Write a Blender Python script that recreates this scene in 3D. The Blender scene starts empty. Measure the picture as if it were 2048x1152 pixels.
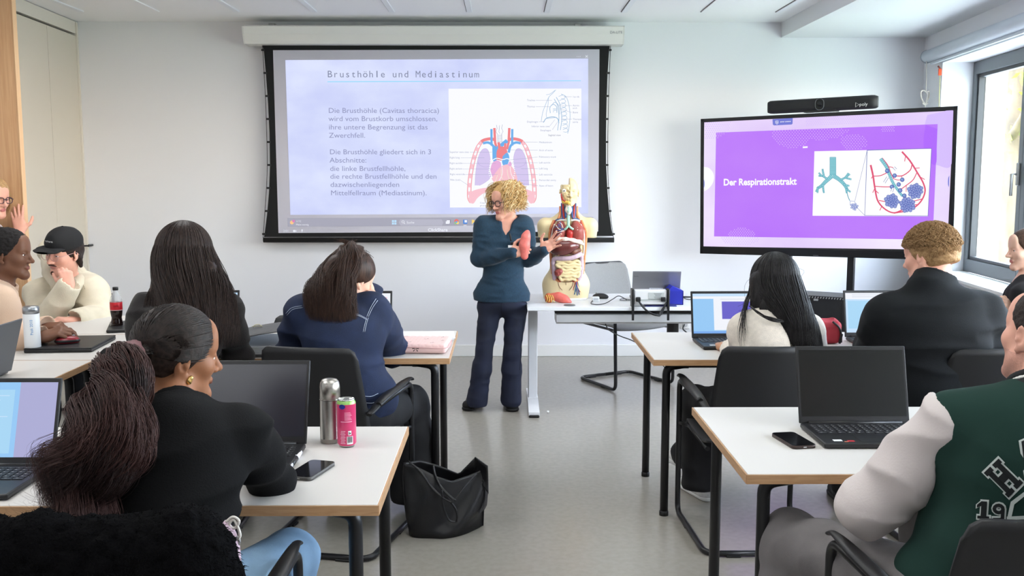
import bpy, bmesh, math, random
import numpy as np
from mathutils import Vector, Matrix, Euler

random.seed(7); np.random.seed(7)
scene = bpy.context.scene
COL = scene.collection
PI = math.pi

# ---------------------------------------------------------------- camera
F_PX = 1950.0                      # focal length for a 2048 px wide frame
PITCH = math.atan(226 / F_PX)      # tilted down
YAW = math.atan(16 / F_PX)
CAM_Z = 1.55
cam_data = bpy.data.cameras.new('camera')
cam_data.sensor_width = 36.0
cam_data.lens = F_PX * 36.0 / 2048.0
cam_data.clip_start = 0.05
cam = bpy.data.objects.new('camera', cam_data)
cam.location = (0, 0, CAM_Z)
cam.rotation_euler = (PI / 2 - PITCH, 0, -YAW)
COL.objects.link(cam)
scene.camera = cam

# ---------------------------------------------------------------- view
vs = scene.view_settings
scene.display_settings.display_device = 'sRGB'
vs.view_transform = 'Standard'; vs.look = 'None'; vs.gamma = 1.0
vs.use_curve_mapping = False
vs.exposure = 0.0

# ---------------------------------------------------------------- world and lights
world = bpy.data.worlds.new('daylight'); scene.world = world
world.use_nodes = True
wn = world.node_tree.nodes; wl = world.node_tree.links
bg = wn['Background']
sky = wn.new('ShaderNodeTexSky'); sky.sky_type = 'NISHITA'
sky.sun_disc = False; sky.sun_elevation = math.radians(40); sky.sun_rotation = math.radians(120)
mixn = wn.new('ShaderNodeMixRGB'); mixn.inputs[0].default_value = 0.75
mixn.inputs[2].default_value = (0.90, 0.95, 1.0, 1)
wl.new(sky.outputs[0], mixn.inputs[1]); wl.new(mixn.outputs[0], bg.inputs[0])
bg.inputs[1].default_value = 6.0

def lamp(name, kind, loc, rot, energy, color=(1, 1, 1), **kw):
    d = bpy.data.lights.new(name, kind); d.energy = energy; d.color = color
    for k, v in kw.items(): setattr(d, k, v)
    o = bpy.data.objects.new(name, d); o.location = loc; o.rotation_euler = rot
    COL.objects.link(o); return o

lamp('sun', 'SUN', (-8, 2, 10), (math.radians(20), math.radians(-48), 0), 6.0, (1, .95, .88), angle=math.radians(2))
# daylight entering through the window band of the right wall
lamp('window_daylight', 'AREA', (3.74, 5.0, 1.62), (0, math.radians(90), 0), 145, (.64, .80, 1.0),
     shape='RECTANGLE', size=1.5, size_y=5.6)
# ceiling luminaires of the room (their panels hang behind and above the photographer's view)
CEIL_LIGHTS = [(-2.0, 5.4), (0.4, 5.4), (-2.0, 2.6), (0.4, 2.6), (-2.0, -0.2), (0.4, -0.2)]
for i, (lx, ly) in enumerate(CEIL_LIGHTS):
    lamp('ceiling_panel_light', 'AREA', (lx, ly, 2.785), (0, 0, 0), 28 if lx < 0 else 16, (.95, .975, 1.0),
         shape='RECTANGLE', size=1.15, size_y=1.15)

# ---------------------------------------------------------------- helpers: pixels of the photo to points in the room
CAM_R = Euler((PI / 2 - PITCH, 0, -YAW)).to_matrix()
CAM_P = Vector((0, 0, CAM_Z))
def ray(px, py):
    return CAM_R @ Vector(((px - 1024) / F_PX, -(py - 576) / F_PX, -1.0))
def at(px, py, Y):
    d = ray(px, py); return CAM_P + d * (Y / d.y)
def atz(px, py, z):
    d = ray(px, py); return CAM_P + d * ((z - CAM_Z) / d.z)
def atplane(px, py, p0, n):
    d = ray(px, py); return CAM_P + d * ((p0 - CAM_P).dot(n) / d.dot(n))
V = Vector

# ---------------------------------------------------------------- materials
def lin(c):
    c = c / 255.0
    return c / 12.92 if c <= 0.04045 else ((c + 0.055) / 1.055) ** 2.4
def rgb(r, g, b): return (lin(r), lin(g), lin(b), 1.0)
MATS = {}
def mat(name, col, rough=.5, metal=0.0, bump=0.0, bscale=200.0, var=0.0, vscale=8.0, stretch=None,
        spec=.5, emit=0.0, coat=0.0, trans=0.0, alpha=1.0, sheen=0.0, ior=1.45):
    if name in MATS: return MATS[name]
    m = bpy.data.materials.new(name); m.use_nodes = True
    nt = m.node_tree; N = nt.nodes; L = nt.links
    p = N['Principled BSDF']
    c = rgb(*col)
    p.inputs['Base Color'].default_value = c
    p.inputs['Roughness'].default_value = rough
    p.inputs['Metallic'].default_value = metal
    p.inputs['Specular IOR Level'].default_value = spec
    p.inputs['Coat Weight'].default_value = coat
    p.inputs['Transmission Weight'].default_value = trans
    p.inputs['IOR'].default_value = ior
    p.inputs['Alpha'].default_value = alpha
    p.inputs['Sheen Weight'].default_value = sheen
    if emit:
        p.inputs['Emission Color'].default_value = c
        p.inputs['Emission Strength'].default_value = emit
    tc = N.new('ShaderNodeTexCoord')
    src = tc.outputs['Object']
    if stretch:
        mp = N.new('ShaderNodeMapping'); mp.inputs['Scale'].default_value = stretch
        L.new(src, mp.inputs['Vector']); src = mp.outputs['Vector']
    if var:
        nz = N.new('ShaderNodeTexNoise'); nz.inputs['Scale'].default_value = vscale
        nz.inputs['Detail'].default_value = 5
        L.new(src, nz.inputs['Vector'])
        cr = N.new('ShaderNodeValToRGB')
        cr.color_ramp.elements[0].position = .3; cr.color_ramp.elements[1].position = .7
        cr.color_ramp.elements[0].color = tuple(x * (1 - var) for x in c[:3]) + (1,)
        cr.color_ramp.elements[1].color = tuple(min(1, x * (1 + var)) for x in c[:3]) + (1,)
        L.new(nz.outputs['Fac'], cr.inputs['Fac']); L.new(cr.outputs['Color'], p.inputs['Base Color'])
    if bump:
        nb = N.new('ShaderNodeTexNoise'); nb.inputs['Scale'].default_value = bscale
        nb.inputs['Detail'].default_value = 3
        L.new(src, nb.inputs['Vector'])
        bp = N.new('ShaderNodeBump'); bp.inputs['Strength'].default_value = bump
        bp.inputs['Distance'].default_value = .004
        L.new(nb.outputs['Fac'], bp.inputs['Height']); L.new(bp.outputs['Normal'], p.inputs['Normal'])
    MATS[name] = m
    return m
def glow(name, col, s=1.0, black=False):
    """light given off by a display or a projected picture"""
    if name in MATS: return MATS[name]
    m = bpy.data.materials.new(name); m.use_nodes = True
    p = m.node_tree.nodes['Principled BSDF']
    p.inputs['Base Color'].default_value = (0.01, .01, .01, 1)
    p.inputs['Roughness'].default_value = .6 if not black else .15
    p.inputs['Specular IOR Level'].default_value = .1
    p.inputs['Emission Color'].default_value = rgb(*col)
    p.inputs['Emission Strength'].default_value = s
    MATS[name] = m; return m

# ---------------------------------------------------------------- scene graph
def link(o, parent=None):
    COL.objects.link(o)
    if parent is not None:
        o.parent = parent
        o.matrix_parent_inverse = parent.matrix_basis.inverted()
    return o
def tag(o, label, cat, group=None):
    o['label'] = label; o['category'] = cat
    if group: o['group'] = group
    return o
def thing(name, label, cat, loc=(0, 0, 0), rz=0.0, group=None):
    o = bpy.data.objects.new(name, None); o.location = loc; o.rotation_euler = (0, 0, rz)
    o.empty_display_size = .05
    COL.objects.link(o); return tag(o, label, cat, group)
def structure(o): o['kind'] = 'structure'; return o
def local(o, parent):
    """parent with the child's coordinates already in the parent's frame"""
    o.parent = parent; o.matrix_parent_inverse = Matrix.Identity(4); return o
def copy_tree(o, parent=None):
    c = o.copy(); COL.objects.link(c)
    if parent is not None: c.parent = parent
    for ch in [x for x in bpy.data.objects if x.parent == o]:
        copy_tree(ch, c)
    return c

class MB:
    """collects shapes of one part; build() links them as one mesh object"""
    def __init__(s): s.bm = bmesh.new(); s.mats = []; s.cur = 0
    def m(s, material):
        if material not in s.mats: s.mats.append(material)
        s.cur = s.mats.index(material); return s
    def _mark(s, faces, smooth=True):
        for f in faces: f.material_index = s.cur; f.smooth = smooth
    def box(s, c, size, rot=None, bevel=0.0, seg=2, smooth=False):
        r = bmesh.ops.create_cube(s.bm, size=1.0)
        vs_ = r['verts']
        M = Matrix.Translation(V(c)) @ ((rot if isinstance(rot, Matrix) else Euler(rot or (0, 0, 0)).to_matrix()).to_4x4()) @ Matrix.Diagonal((size[0], size[1], size[2], 1))
        bmesh.ops.transform(s.bm, matrix=M, verts=vs_)
        fs = set(f for v in vs_ for f in v.link_faces)
        s._mark(fs, smooth)
        if bevel:
            es = list(set(e for v in vs_ for e in v.link_edges))
            rr = bmesh.ops.bevel(s.bm, geom=es, offset=bevel, segments=seg, affect='EDGES', profile=.5)
            s._mark(rr['faces'], True)
            for f in fs:
                if f.is_valid: f.material_index = s.cur
        return s
    def cyl(s, a, b, r1, r2=None, n=20, caps=True):
        a, b = V(a), V(b); r2 = r1 if r2 is None else r2
        d = b - a; L = d.length
        q = V((0, 0, 1)).rotation_difference(d).to_matrix().to_4x4()
        r = bmesh.ops.create_cone(s.bm, cap_ends=caps, segments=n, radius1=r1, radius2=r2, depth=L,
                                  matrix=Matrix.Translation((a + b) / 2) @ q)
        fs = set(f for v in r['verts'] for f in v.link_faces)
        for f in fs: f.material_index = s.cur; f.smooth = len(f.verts) == 4
        return s
    def tube(s, pts, r, n=12, closed=False, cap=True, flat=None):
        pts = [V(p) for p in pts]; N_ = len(pts); rings = []
        rs = r if isinstance(r, (list, tuple)) else [r] * N_
        prev = None
        for i, p in enumerate(pts):
            t = ((pts[(i + 1) % N_] - pts[i - 1]) if closed else (pts[min(i + 1, N_ - 1)] - pts[max(i - 1, 0)]))
            if t.length < 1e-9: t = V((0, 0, 1))
            t.normalize()
            if prev is None:
                ref = V((0, 0, 1)) if abs(t.z) < .9 else V((1, 0, 0))
                nrm = (ref - t * ref.dot(t)).normalized()
            else:
                nrm = prev - t * prev.dot(t)
                nrm = nrm.normalized() if nrm.length > 1e-6 else t.orthogonal().normalized()
            prev = nrm; bi = t.cross(nrm)
            ring = []
            for k in range(n):
                a = 2 * PI * k / n
                off = nrm * math.cos(a) * rs[i] * (flat or 1) + bi * math.sin(a) * rs[i]
                ring.append(s.bm.verts.new(p + off))
            rings.append(ring)
        fs = []
        for i in range(N_ if closed else N_ - 1):
            A, B = rings[i], rings[(i + 1) % N_]
            for k in range(n):
                fs.append(s.bm.faces.new((A[k], A[(k + 1) % n], B[(k + 1) % n], B[k])))
        s._mark(fs)
        if cap and not closed:
            s._mark([s.bm.faces.new(list(reversed(rings[0]))), s.bm.faces.new(rings[-1])], False)
        return s
    def lathe(s, prof, c=(0, 0, 0), n=32, rot=None):
        c = V(c); rings = []; R = rot or Matrix.Identity(3)
        for (r, z) in prof:
            if r < 1e-6: rings.append([s.bm.verts.new(c + R @ V((0, 0, z)))])
            else: rings.append([s.bm.verts.new(c + R @ V((r * math.cos(2 * PI * k / n), r * math.sin(2 * PI * k / n), z))) for k in range(n)])
        fs = []
        for A, B in zip(rings[:-1], rings[1:]):
            for k in range(n):
                k2 = (k + 1) % n
                if len(A) == 1 and len(B) == 1: continue
                if len(A) == 1: fs.append(s.bm.faces.new((A[0], B[k2], B[k])))
                elif len(B) == 1: fs.append(s.bm.faces.new((A[k], A[k2], B[0])))
                else: fs.append(s.bm.faces.new((A[k], A[k2], B[k2], B[k])))
        s._mark(fs); return s
    def poly(s, pts):
        f = s.bm.faces.new([s.bm.verts.new(V(p)) for p in pts]); s._mark([f], False); return s
    def prism(s, pts, d, smooth=False):
        """polygon pts extruded by vector d"""
        d = V(d); A = [s.bm.verts.new(V(p)) for p in pts]; B = [s.bm.verts.new(V(p) + d) for p in pts]
        n = len(A); fs = [s.bm.faces.new(list(reversed(A))), s.bm.faces.new(B)]
        s._mark(fs, False)
        s._mark([s.bm.faces.new((A[i], A[(i + 1) % n], B[(i + 1) % n], B[i])) for i in range(n)], smooth)
        return s
    def grid(s, fn, nu, nv, thick=0.0):
        vv = [[s.bm.verts.new(V(fn(i / (nu - 1), j / (nv - 1)))) for j in range(nv)] for i in range(nu)]
        s._mark([s.bm.faces.new((vv[i][j], vv[i + 1][j], vv[i + 1][j + 1], vv[i][j + 1])) for i in range(nu - 1) for j in range(nv - 1)])
        return s
    def build(s, name, material=None, parent=None, recalc=True, solid=0.0, soft=False):
        if recalc: bmesh.ops.recalc_face_normals(s.bm, faces=s.bm.faces)
        me = bpy.data.meshes.new(name); s.bm.to_mesh(me); s.bm.free()
        for mm in (s.mats or [material]): me.materials.append(mm)
        o = bpy.data.objects.new(name, me); COL.objects.link(o)
        if solid:
            md = o.modifiers.new('solid', 'SOLIDIFY'); md.thickness = solid; md.offset = 0
        if soft:
            md = o.modifiers.new('soft', 'SUBSURF'); md.levels = 2; md.render_levels = 2
        if parent is not None: local(o, parent)
        return o

def bez(pts, n=8):
    """smooth curve through points (Catmull-Rom)"""
    P = [V(p) for p in pts]; P = [P[0] * 2 - P[1]] + P + [P[-1] * 2 - P[-2]]; out = []
    for i in range(1, len(P) - 2):
        for k in range(n):
            t = k / n
            out.append(.5 * ((2 * P[i]) + (-P[i - 1] + P[i + 1]) * t + (2 * P[i - 1] - 5 * P[i] + 4 * P[i + 1] - P[i + 2]) * t * t
                             + (-P[i - 1] + 3 * P[i] - 3 * P[i + 1] + P[i + 2]) * t ** 3))
    out.append(P[-2]); return out
def rounded(pts, r, n=6):
    """polyline with rounded corners"""
    P = [V(p) for p in pts]; out = [P[0]]
    for i in range(1, len(P) - 1):
        a, b, c = P[i - 1], P[i], P[i + 1]
        d1 = (a - b); d2 = (c - b); rr = min(r, d1.length * .49, d2.length * .49)
        s_, e_ = b + d1.normalized() * rr, b + d2.normalized() * rr
        for k in range(n + 1):
            t = k / n; out.append(s_ * (1 - t) ** 2 + b * 2 * t * (1 - t) + e_ * t * t)
    out.append(P[-1]); return out
def rrect(w, h, r, n=5):
    out = []
    for (sx, sy, a0) in ((1, 1, 0), (-1, 1, 90), (-1, -1, 180), (1, -1, 270)):
        for k in range(n + 1):
            a = math.radians(a0 + 90 * k / n)
            out.append((sx * (w / 2 - r) + r * math.cos(a), sy * (h / 2 - r) + r * math.sin(a)))
    return out

def text(name, s, size, material, origin, ux, uz, parent=None, align='LEFT', xscale=1.0, depth=0.0, mono=0.0, bold=0.0):
    """lettering as a flat mesh: origin = baseline start, ux = reading direction, uz = up"""
    bm = bmesh.new()
    ux, uz = V(ux).normalized(), V(uz).normalized(); nn = ux.cross(uz)
    runs = [(s, 0.0)] if not mono else [(ch, i * mono) for i, ch in enumerate(s) if ch != ' ']
    M = Matrix((ux, uz, nn)).transposed().to_4x4(); M.translation = V(origin)
    for (t, off) in runs:
        cu = bpy.data.curves.new('t', 'FONT'); cu.body = t; cu.size = size
        cu.align_x = 'CENTER' if mono else align
        cu.extrude = depth; cu.resolution_u = 3; cu.offset = bold
        ob = bpy.data.objects.new('t', cu); COL.objects.link(ob)
        dg = bpy.context.evaluated_depsgraph_get()
        me = bpy.data.meshes.new_from_object(ob.evaluated_get(dg))
        if mono and len(me.vertices):
            xs_ = [v.co.x for v in me.vertices]; w_ = max(xs_) - min(xs_); c_ = (max(xs_) + min(xs_)) / 2
            k_ = min(max(w_, mono * .50), mono * .80) / w_; k_ = min(k_, 2.2) if w_ > mono * .2 else min(k_, 1.3)
            for v in me.vertices: v.co.x = (v.co.x - c_) * k_
        me.transform(M @ Matrix.Translation((off, 0, 0)) @ Matrix.Diagonal((xscale, 1, 1, 1)))
        bm.from_mesh(me)
        bpy.data.objects.remove(ob); bpy.data.curves.remove(cu); bpy.data.meshes.remove(me)
    me = bpy.data.meshes.new(name); bm.to_mesh(me); bm.free(); me.materials.append(material)
    o = bpy.data.objects.new(name, me); COL.objects.link(o)
    if parent is not None: local(o, parent)
    return o

# ---------------------------------------------------------------- implicit surfaces for bodies, hair, cloth, organs
def vnoise(P, seed=0):
    """smooth value noise in -1..1 for points (N,3)"""
    i = np.floor(P).astype(np.int64); f = P - i; f = f * f * (3 - 2 * f)
    def h(ix, iy, iz):
        n = (ix * 374761393 + iy * 668265263 + iz * 2147483647 + seed * 144665) & 0x7fffffff
        n = (n ^ (n >> 13)) * 1274126177 & 0x7fffffff
        return ((n ^ (n >> 16)) & 0xffff) / 32767.5 - 1.0
    r = 0
    for dx in (0, 1):
        wx = f[:, 0] if dx else 1 - f[:, 0]
        for dy in (0, 1):
            wy = f[:, 1] if dy else 1 - f[:, 1]
            for dz in (0, 1):
                wz = f[:, 2] if dz else 1 - f[:, 2]
                r = r + wx * wy * wz * h(i[:, 0] + dx, i[:, 1] + dy, i[:, 2] + dz)
    return r

class Sdf:
    def __init__(s): s.ops = []; s.M = Matrix.Identity(4); s.sc = 1.0; s.disp = []
    def frame(s, M=None):
        s.M = M if M is not None else Matrix.Identity(4); s.sc = s.M.to_scale()[0]; return s
    def _p(s, p): return np.array(s.M @ V(p))
    def _add(s, fn, lo, hi, k, op): s.ops.append((fn, np.minimum(lo, hi), np.maximum(lo, hi), max(k * s.sc, 1e-4), op)); return s
    def cap(s, a, b, r1, r2=None, k=.02, op='+', flat=None):
        """tapered capsule; flat = (axis, factor) thins it along the axis"""
        r2 = r1 if r2 is None else r2
        A, B = s._p(a), s._p(b); r1 *= s.sc; r2 *= s.sc
        ax = None
        if flat:
            ax = np.array((s.M.to_3x3() @ V(flat[0])).normalized()); fac = flat[1]
        def fn(x, y, z):
            P = (x - A[0], y - A[1], z - A[2]); D = B - A
            if ax is not None:
                t = (P[0] * ax[0] + P[1] * ax[1] + P[2] * ax[2]) * (fac - 1)
                P = (P[0] + t * ax[0], P[1] + t * ax[1], P[2] + t * ax[2])
                D = D + ax * (D @ ax) * (fac - 1)
            h = np.clip((P[0] * D[0] + P[1] * D[1] + P[2] * D[2]) / max(D @ D, 1e-12), 0, 1)
            d = np.sqrt((P[0] - h * D[0]) ** 2 + (P[1] - h * D[1]) ** 2 + (P[2] - h * D[2]) ** 2) - (r1 + (r2 - r1) * h)
            return d / (1 + (fac - 1) * .5) if ax is not None else d
        R = max(r1, r2)
        return s._add(fn, np.minimum(A, B) - R, np.maximum(A, B) + R, k, op)
    def ell(s, c, r, R=None, k=.02, op='+'):
        C_ = s._p(c); r = np.array(r, float) * s.sc
        RR = np.array((s.M.to_3x3().normalized() @ (R if R is not None else Matrix.Identity(3))))
        def fn(x, y, z):
            P = (x - C_[0], y - C_[1], z - C_[2])
            q = [P[0] * RR[0, i] + P[1] * RR[1, i] + P[2] * RR[2, i] for i in range(3)]
            k0 = np.sqrt(sum((q[i] / r[i]) ** 2 for i in range(3)))
            k1 = np.sqrt(sum((q[i] / r[i] ** 2) ** 2 for i in range(3))) + 1e-9
            return k0 * (k0 - 1) / k1
        e = np.abs(RR) @ r
        return s._add(fn, C_ - e, C_ + e, k, op)
    def box(s, c, half, R=None, rr=.01, k=.01, op='+'):
        C_ = s._p(c); hf = np.array(half, float) * s.sc - rr * s.sc; rr *= s.sc
        RR = np.array((s.M.to_3x3().normalized() @ (R if R is not None else Matrix.Identity(3))))
        def fn(x, y, z):
            P = (x - C_[0], y - C_[1], z - C_[2])
            q = [np.abs(P[0] * RR[0, i] + P[1] * RR[1, i] + P[2] * RR[2, i]) - hf[i] for i in range(3)]
            return np.sqrt(sum(np.maximum(v, 0) ** 2 for v in q)) + np.minimum(np.maximum(q[0], np.maximum(q[1], q[2])), 0) - rr
        e = np.abs(RR) @ (hf + rr)
        return s._add(fn, C_ - e, C_ + e, k, op)
    def path(s, pts, r, k=.02, op='+', flat=None):
        rs = r if isinstance(r, (list, tuple)) else [r] * len(pts)
        for i in range(len(pts) - 1): s.cap(pts[i], pts[i + 1], rs[i], rs[i + 1], k, op, flat)
        return s
    def cut(s, p, n, k=.004):
        """remove everything on the side n points to"""
        P = s._p(p); n = np.array((s.M.to_3x3() @ V(n)).normalized())
        def fn(x, y, z): return (x - P[0]) * n[0] + (y - P[1]) * n[1] + (z - P[2]) * n[2]
        s.ops.append((fn, None, None, k, '&')); return s
    def bounds(s, pad=.02):
        b = [o for o in s.ops if o[4] == '+']
        return np.min([o[1] for o in b], 0) - pad, np.max([o[2] for o in b], 0) + pad
    def field(s, xs, ys, zs):
        F = np.full((len(xs), len(ys), len(zs)), .25, np.float64)
        for fn, lo, hi, k, op in s.ops:
            if lo is None: sl = (slice(None),) * 3; a = (xs, ys, zs)
            else:
                mg = k + .03
                ii = [(np.searchsorted(v, lo[i] - mg), np.searchsorted(v, hi[i] + mg)) for i, v in enumerate((xs, ys, zs))]
                if any(p >= q for p, q in ii): continue
                sl = tuple(slice(p, q) for p, q in ii); a = tuple(v[q] for v, q in zip((xs, ys, zs), sl))
            d = fn(a[0][:, None, None], a[1][None, :, None], a[2][None, None, :])
            g = F[sl]
            if op == '+':
                h = np.maximum(k - np.abs(g - d), 0) / k; F[sl] = np.minimum(g, d) - h * h * k * .25
            else:
                if op == '-': d = -d
                h = np.maximum(k - np.abs(g - d), 0) / k; F[sl] = np.maximum(g, d) + h * h * k * .25
        if s.disp:
            near = np.argwhere(np.abs(F) < .035)
            if len(near):
                P = np.stack((xs[near[:, 0]], ys[near[:, 1]], zs[near[:, 2]]), 1)
                t = sum(fn(P) for fn in s.disp)
                F[near[:, 0], near[:, 1], near[:, 2]] += t
        return F
    def wrinkle(s, amp=.004, freq=(9, 9, 22), seed=1, rot=None):
        fr = np.array(freq); R = np.array(rot if rot is not None else Matrix.Identity(3))
        def fn(P):
            Q = (P @ R.T) * fr
            Q = Q + .6 * np.stack([vnoise(Q * .5, seed + 5), vnoise(Q * .5, seed + 6), vnoise(Q * .5, seed + 7)], 1)
            n = vnoise(Q, seed)
            return amp * (np.abs(n) * 2 - .6)
        s.disp.append(fn); return s
    def mesh(s, h, lo=None, hi=None):
        b0, b1 = s.bounds(.012 + h)
        lo = b0 if lo is None else np.maximum(lo, b0); hi = b1 if hi is None else np.minimum(hi, b1)
        xs, ys, zs = [np.arange(lo[i], hi[i] + h, h) for i in range(3)]
        F = s.field(xs, ys, zs)
        return surfnet(F, xs, ys, zs)

def surfnet(F, xs, ys, zs):
    sg = F < 0
    n = [x - 1 for x in F.shape]
    cnt = np.zeros(n, np.int8)
    for a in (0, 1):
        for b in (0, 1):
            for c in (0, 1): cnt += sg[a:a + n[0], b:b + n[1], c:c + n[2]]
    act = (cnt > 0) & (cnt < 8)
    cells = np.argwhere(act)
    idx = np.full(n, -1, np.int64); idx[act] = np.arange(len(cells))
    acc = np.zeros((len(cells), 3)); num = np.zeros(len(cells))
    cor = [(a, b, c) for a in (0, 1) for b in (0, 1) for c in (0, 1)]
    for p in cor:
        for ax in range(3):
            if p[ax]: continue
            q = list(p); q[ax] = 1
            ip = cells + np.array(p); iq = cells + np.array(q)
            fp = F[ip[:, 0], ip[:, 1], ip[:, 2]]; fq = F[iq[:, 0], iq[:, 1], iq[:, 2]]
            m = (fp < 0) != (fq < 0)
            t = np.where(m, fp / np.where(np.abs(fp - fq) < 1e-12, 1, fp - fq), 0)
            pp = np.stack((xs[ip[:, 0]], ys[ip[:, 1]], zs[ip[:, 2]]), 1); pq = np.stack((xs[iq[:, 0]], ys[iq[:, 1]], zs[iq[:, 2]]), 1)
            acc += np.where(m[:, None], pp + (pq - pp) * t[:, None], 0); num += m
    verts = acc / np.maximum(num, 1)[:, None]
    quads = []
    for ax in range(3):
        A = np.take(sg, range(0, sg.shape[ax] - 1), ax); B = np.take(sg, range(1, sg.shape[ax]), ax)
        e = np.argwhere(A != B)
        u, v = [(1, 2), (2, 0), (0, 1)][ax]
        ok = (e[:, u] > 0) & (e[:, v] > 0) & (e[:, u] < sg.shape[u] - 1) & (e[:, v] < sg.shape[v] - 1)
        e = e[ok]
        if not len(e): continue
        fl = A[e[:, 0], e[:, 1], e[:, 2]]
        def c_(du, dv):
            g = e.copy(); g[:, u] -= du; g[:, v] -= dv
            return idx[g[:, 0], g[:, 1], g[:, 2]]
        q = np.stack((c_(1, 1), c_(0, 1), c_(0, 0), c_(1, 0)), 1)
        q[~fl] = q[~fl][:, ::-1]
        quads.append(q)
    quads = np.concatenate(quads) if quads else np.zeros((0, 4), int)
    return verts, quads

def strand_mesh(paths, radii, n=4):
    """paths (S,N,3), radii (N,) or (S,N): a bundle of tapered strands"""
    P = np.asarray(paths, float); S, N_, _ = P.shape
    rad = np.broadcast_to(np.asarray(radii, float), (S, N_))
    T = np.gradient(P, axis=1); T /= np.linalg.norm(T, axis=2, keepdims=True) + 1e-9
    ref = np.where(np.abs(T[..., 0:1]) < .85, np.array([1., 0, 0]), np.array([0, 1., 0]))
    A = np.cross(T, ref); A /= np.linalg.norm(A, axis=2, keepdims=True) + 1e-9
    B = np.cross(T, A)
    ang = np.arange(n) * 2 * PI / n
    ring = P[:, :, None, :] + rad[:, :, None, None] * (A[:, :, None, :] * np.cos(ang)[None, None, :, None] + B[:, :, None, :] * np.sin(ang)[None, None, :, None])
    verts = ring.reshape(-1, 3)
    s_, i_, k_ = np.meshgrid(np.arange(S), np.arange(N_ - 1), np.arange(n), indexing='ij')
    f = lambda s, i, k: (s * N_ + i) * n + (k % n)
    q = np.stack((f(s_, i_, k_), f(s_, i_, k_ + 1), f(s_, i_ + 1, k_ + 1), f(s_, i_ + 1, k_)), -1).reshape(-1, 4)
    return verts, q

def vq_object(name, parts, mats, parent=None, matfn=None):
    """parts: list of (verts, quads); one mesh object"""
    off = 0; vv = []; qq = []; mi = []
    for v, q, *k in parts:
        vv.append(v); qq.append(q + off); off += len(v); mi.append(np.full(len(q), k[0] if k else 0))
    v = np.concatenate(vv); q = np.concatenate(qq)
    me = bpy.data.meshes.new(name)
    me.vertices.add(len(v)); me.vertices.foreach_set('co', v.astype(np.float32).ravel())
    me.loops.add(len(q) * 4); me.loops.foreach_set('vertex_index', q.astype(np.int32).ravel())
    me.polygons.add(len(q)); me.polygons.foreach_set('loop_start', np.arange(0, len(q) * 4, 4, dtype=np.int32))
    me.polygons.foreach_set('use_smooth', np.ones(len(q), bool))
    for mm in mats: me.materials.append(mm)
    if matfn is not None and len(mats) > 1:
        cen = v[q].mean(1)
        me.polygons.foreach_set('material_index', matfn(cen).astype(np.int32))
    elif len(mats) > 1: me.polygons.foreach_set('material_index', np.concatenate(mi).astype(np.int32))
    me.update(calc_edges=True); me.validate()
    o = bpy.data.objects.new(name, me); COL.objects.link(o)
    if parent is not None: 
        o.parent = parent; o.matrix_parent_inverse = parent.matrix_basis.inverted()
    return o
# ================================================================ materials in use
M_WALL = mat('wall_paint', (232, 232, 236), .85, bump=.05, bscale=60)
M_CEIL = mat('ceiling_paint', (246, 246, 248), .8)
M_CSTRIP = mat('ceiling_profile', (238, 240, 246), .35)
M_SOFFIT = mat('soffit_paint', (222, 224, 226), .85)
M_CREAM = mat('cream_laminate', (212, 204, 190), .5)
M_CREAM2 = mat('cream_edge', (224, 217, 206), .5)
M_DARKGAP = mat('shadow_gap', (60, 56, 52), .8)
M_WHITE = mat('white_plastic', (235, 235, 233), .4)
M_BLACK = mat('black_plastic', (22, 22, 24), .42)
M_BLACKM = mat('black_powder_metal', (20, 20, 22), .35, bump=.03, bscale=900)
M_CHAIR = mat('chair_shell_black', (27, 27, 29), .5, bump=.08, bscale=700)
M_GREYMETAL = mat('grey_metal', (168, 168, 168), .4, metal=.6)
M_TABLE = mat('white_tabletop', (204, 200, 195), .42)
M_DESKTOP = mat('teacher_desktop', (226, 228, 231), .35)
M_SCREENBLACK = mat('screen_black_fabric', (18, 18, 19), .8)
M_SCREENWHITE = mat('screen_white_fabric', (196, 194, 206), .9)
M_FRAME = mat('window_frame_grey', (100, 105, 110), .4)
M_FRAMEDARK = mat('window_gasket', (52, 54, 56), .5)
M_BEECH = None

def wood(name, a, b, stretch=(1, 1, 12), rough=.45, scale=6):
    if name in MATS: return MATS[name]
    m = bpy.data.materials.new(name); m.use_nodes = True
    N = m.node_tree.nodes; L = m.node_tree.links; p = N['Principled BSDF']
    tc = N.new('ShaderNodeTexCoord'); mp = N.new('ShaderNodeMapping'); mp.inputs['Scale'].default_value = stretch
    nz = N.new('ShaderNodeTexNoise'); nz.inputs['Scale'].default_value = scale; nz.inputs['Detail'].default_value = 6
    nz.inputs['Distortion'].default_value = .6
    cr = N.new('ShaderNodeValToRGB')
    cr.color_ramp.elements[0].position = .3; cr.color_ramp.elements[1].position = .75
    cr.color_ramp.elements[0].color = rgb(*a); cr.color_ramp.elements[1].color = rgb(*b)
    L.new(tc.outputs['Object'], mp.inputs['Vector']); L.new(mp.outputs['Vector'], nz.inputs['Vector'])
    L.new(nz.outputs['Fac'], cr.inputs['Fac']); L.new(cr.outputs['Color'], p.inputs['Base Color'])
    p.inputs['Roughness'].default_value = rough
    MATS[name] = m; return m
M_WOODPANEL = wood('wood_panel_oak', (196, 150, 108), (214, 172, 130), (30, 30, 1.2), .45, 3)
M_WOODEDGE = wood('wood_panel_edge', (226, 184, 140), (234, 196, 154), (20, 20, 1), .45, 3)
M_BEECH = wood('beech_edge_band', (178, 136, 96), (200, 160, 120), (3, 3, 30), .45, 5)

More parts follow.
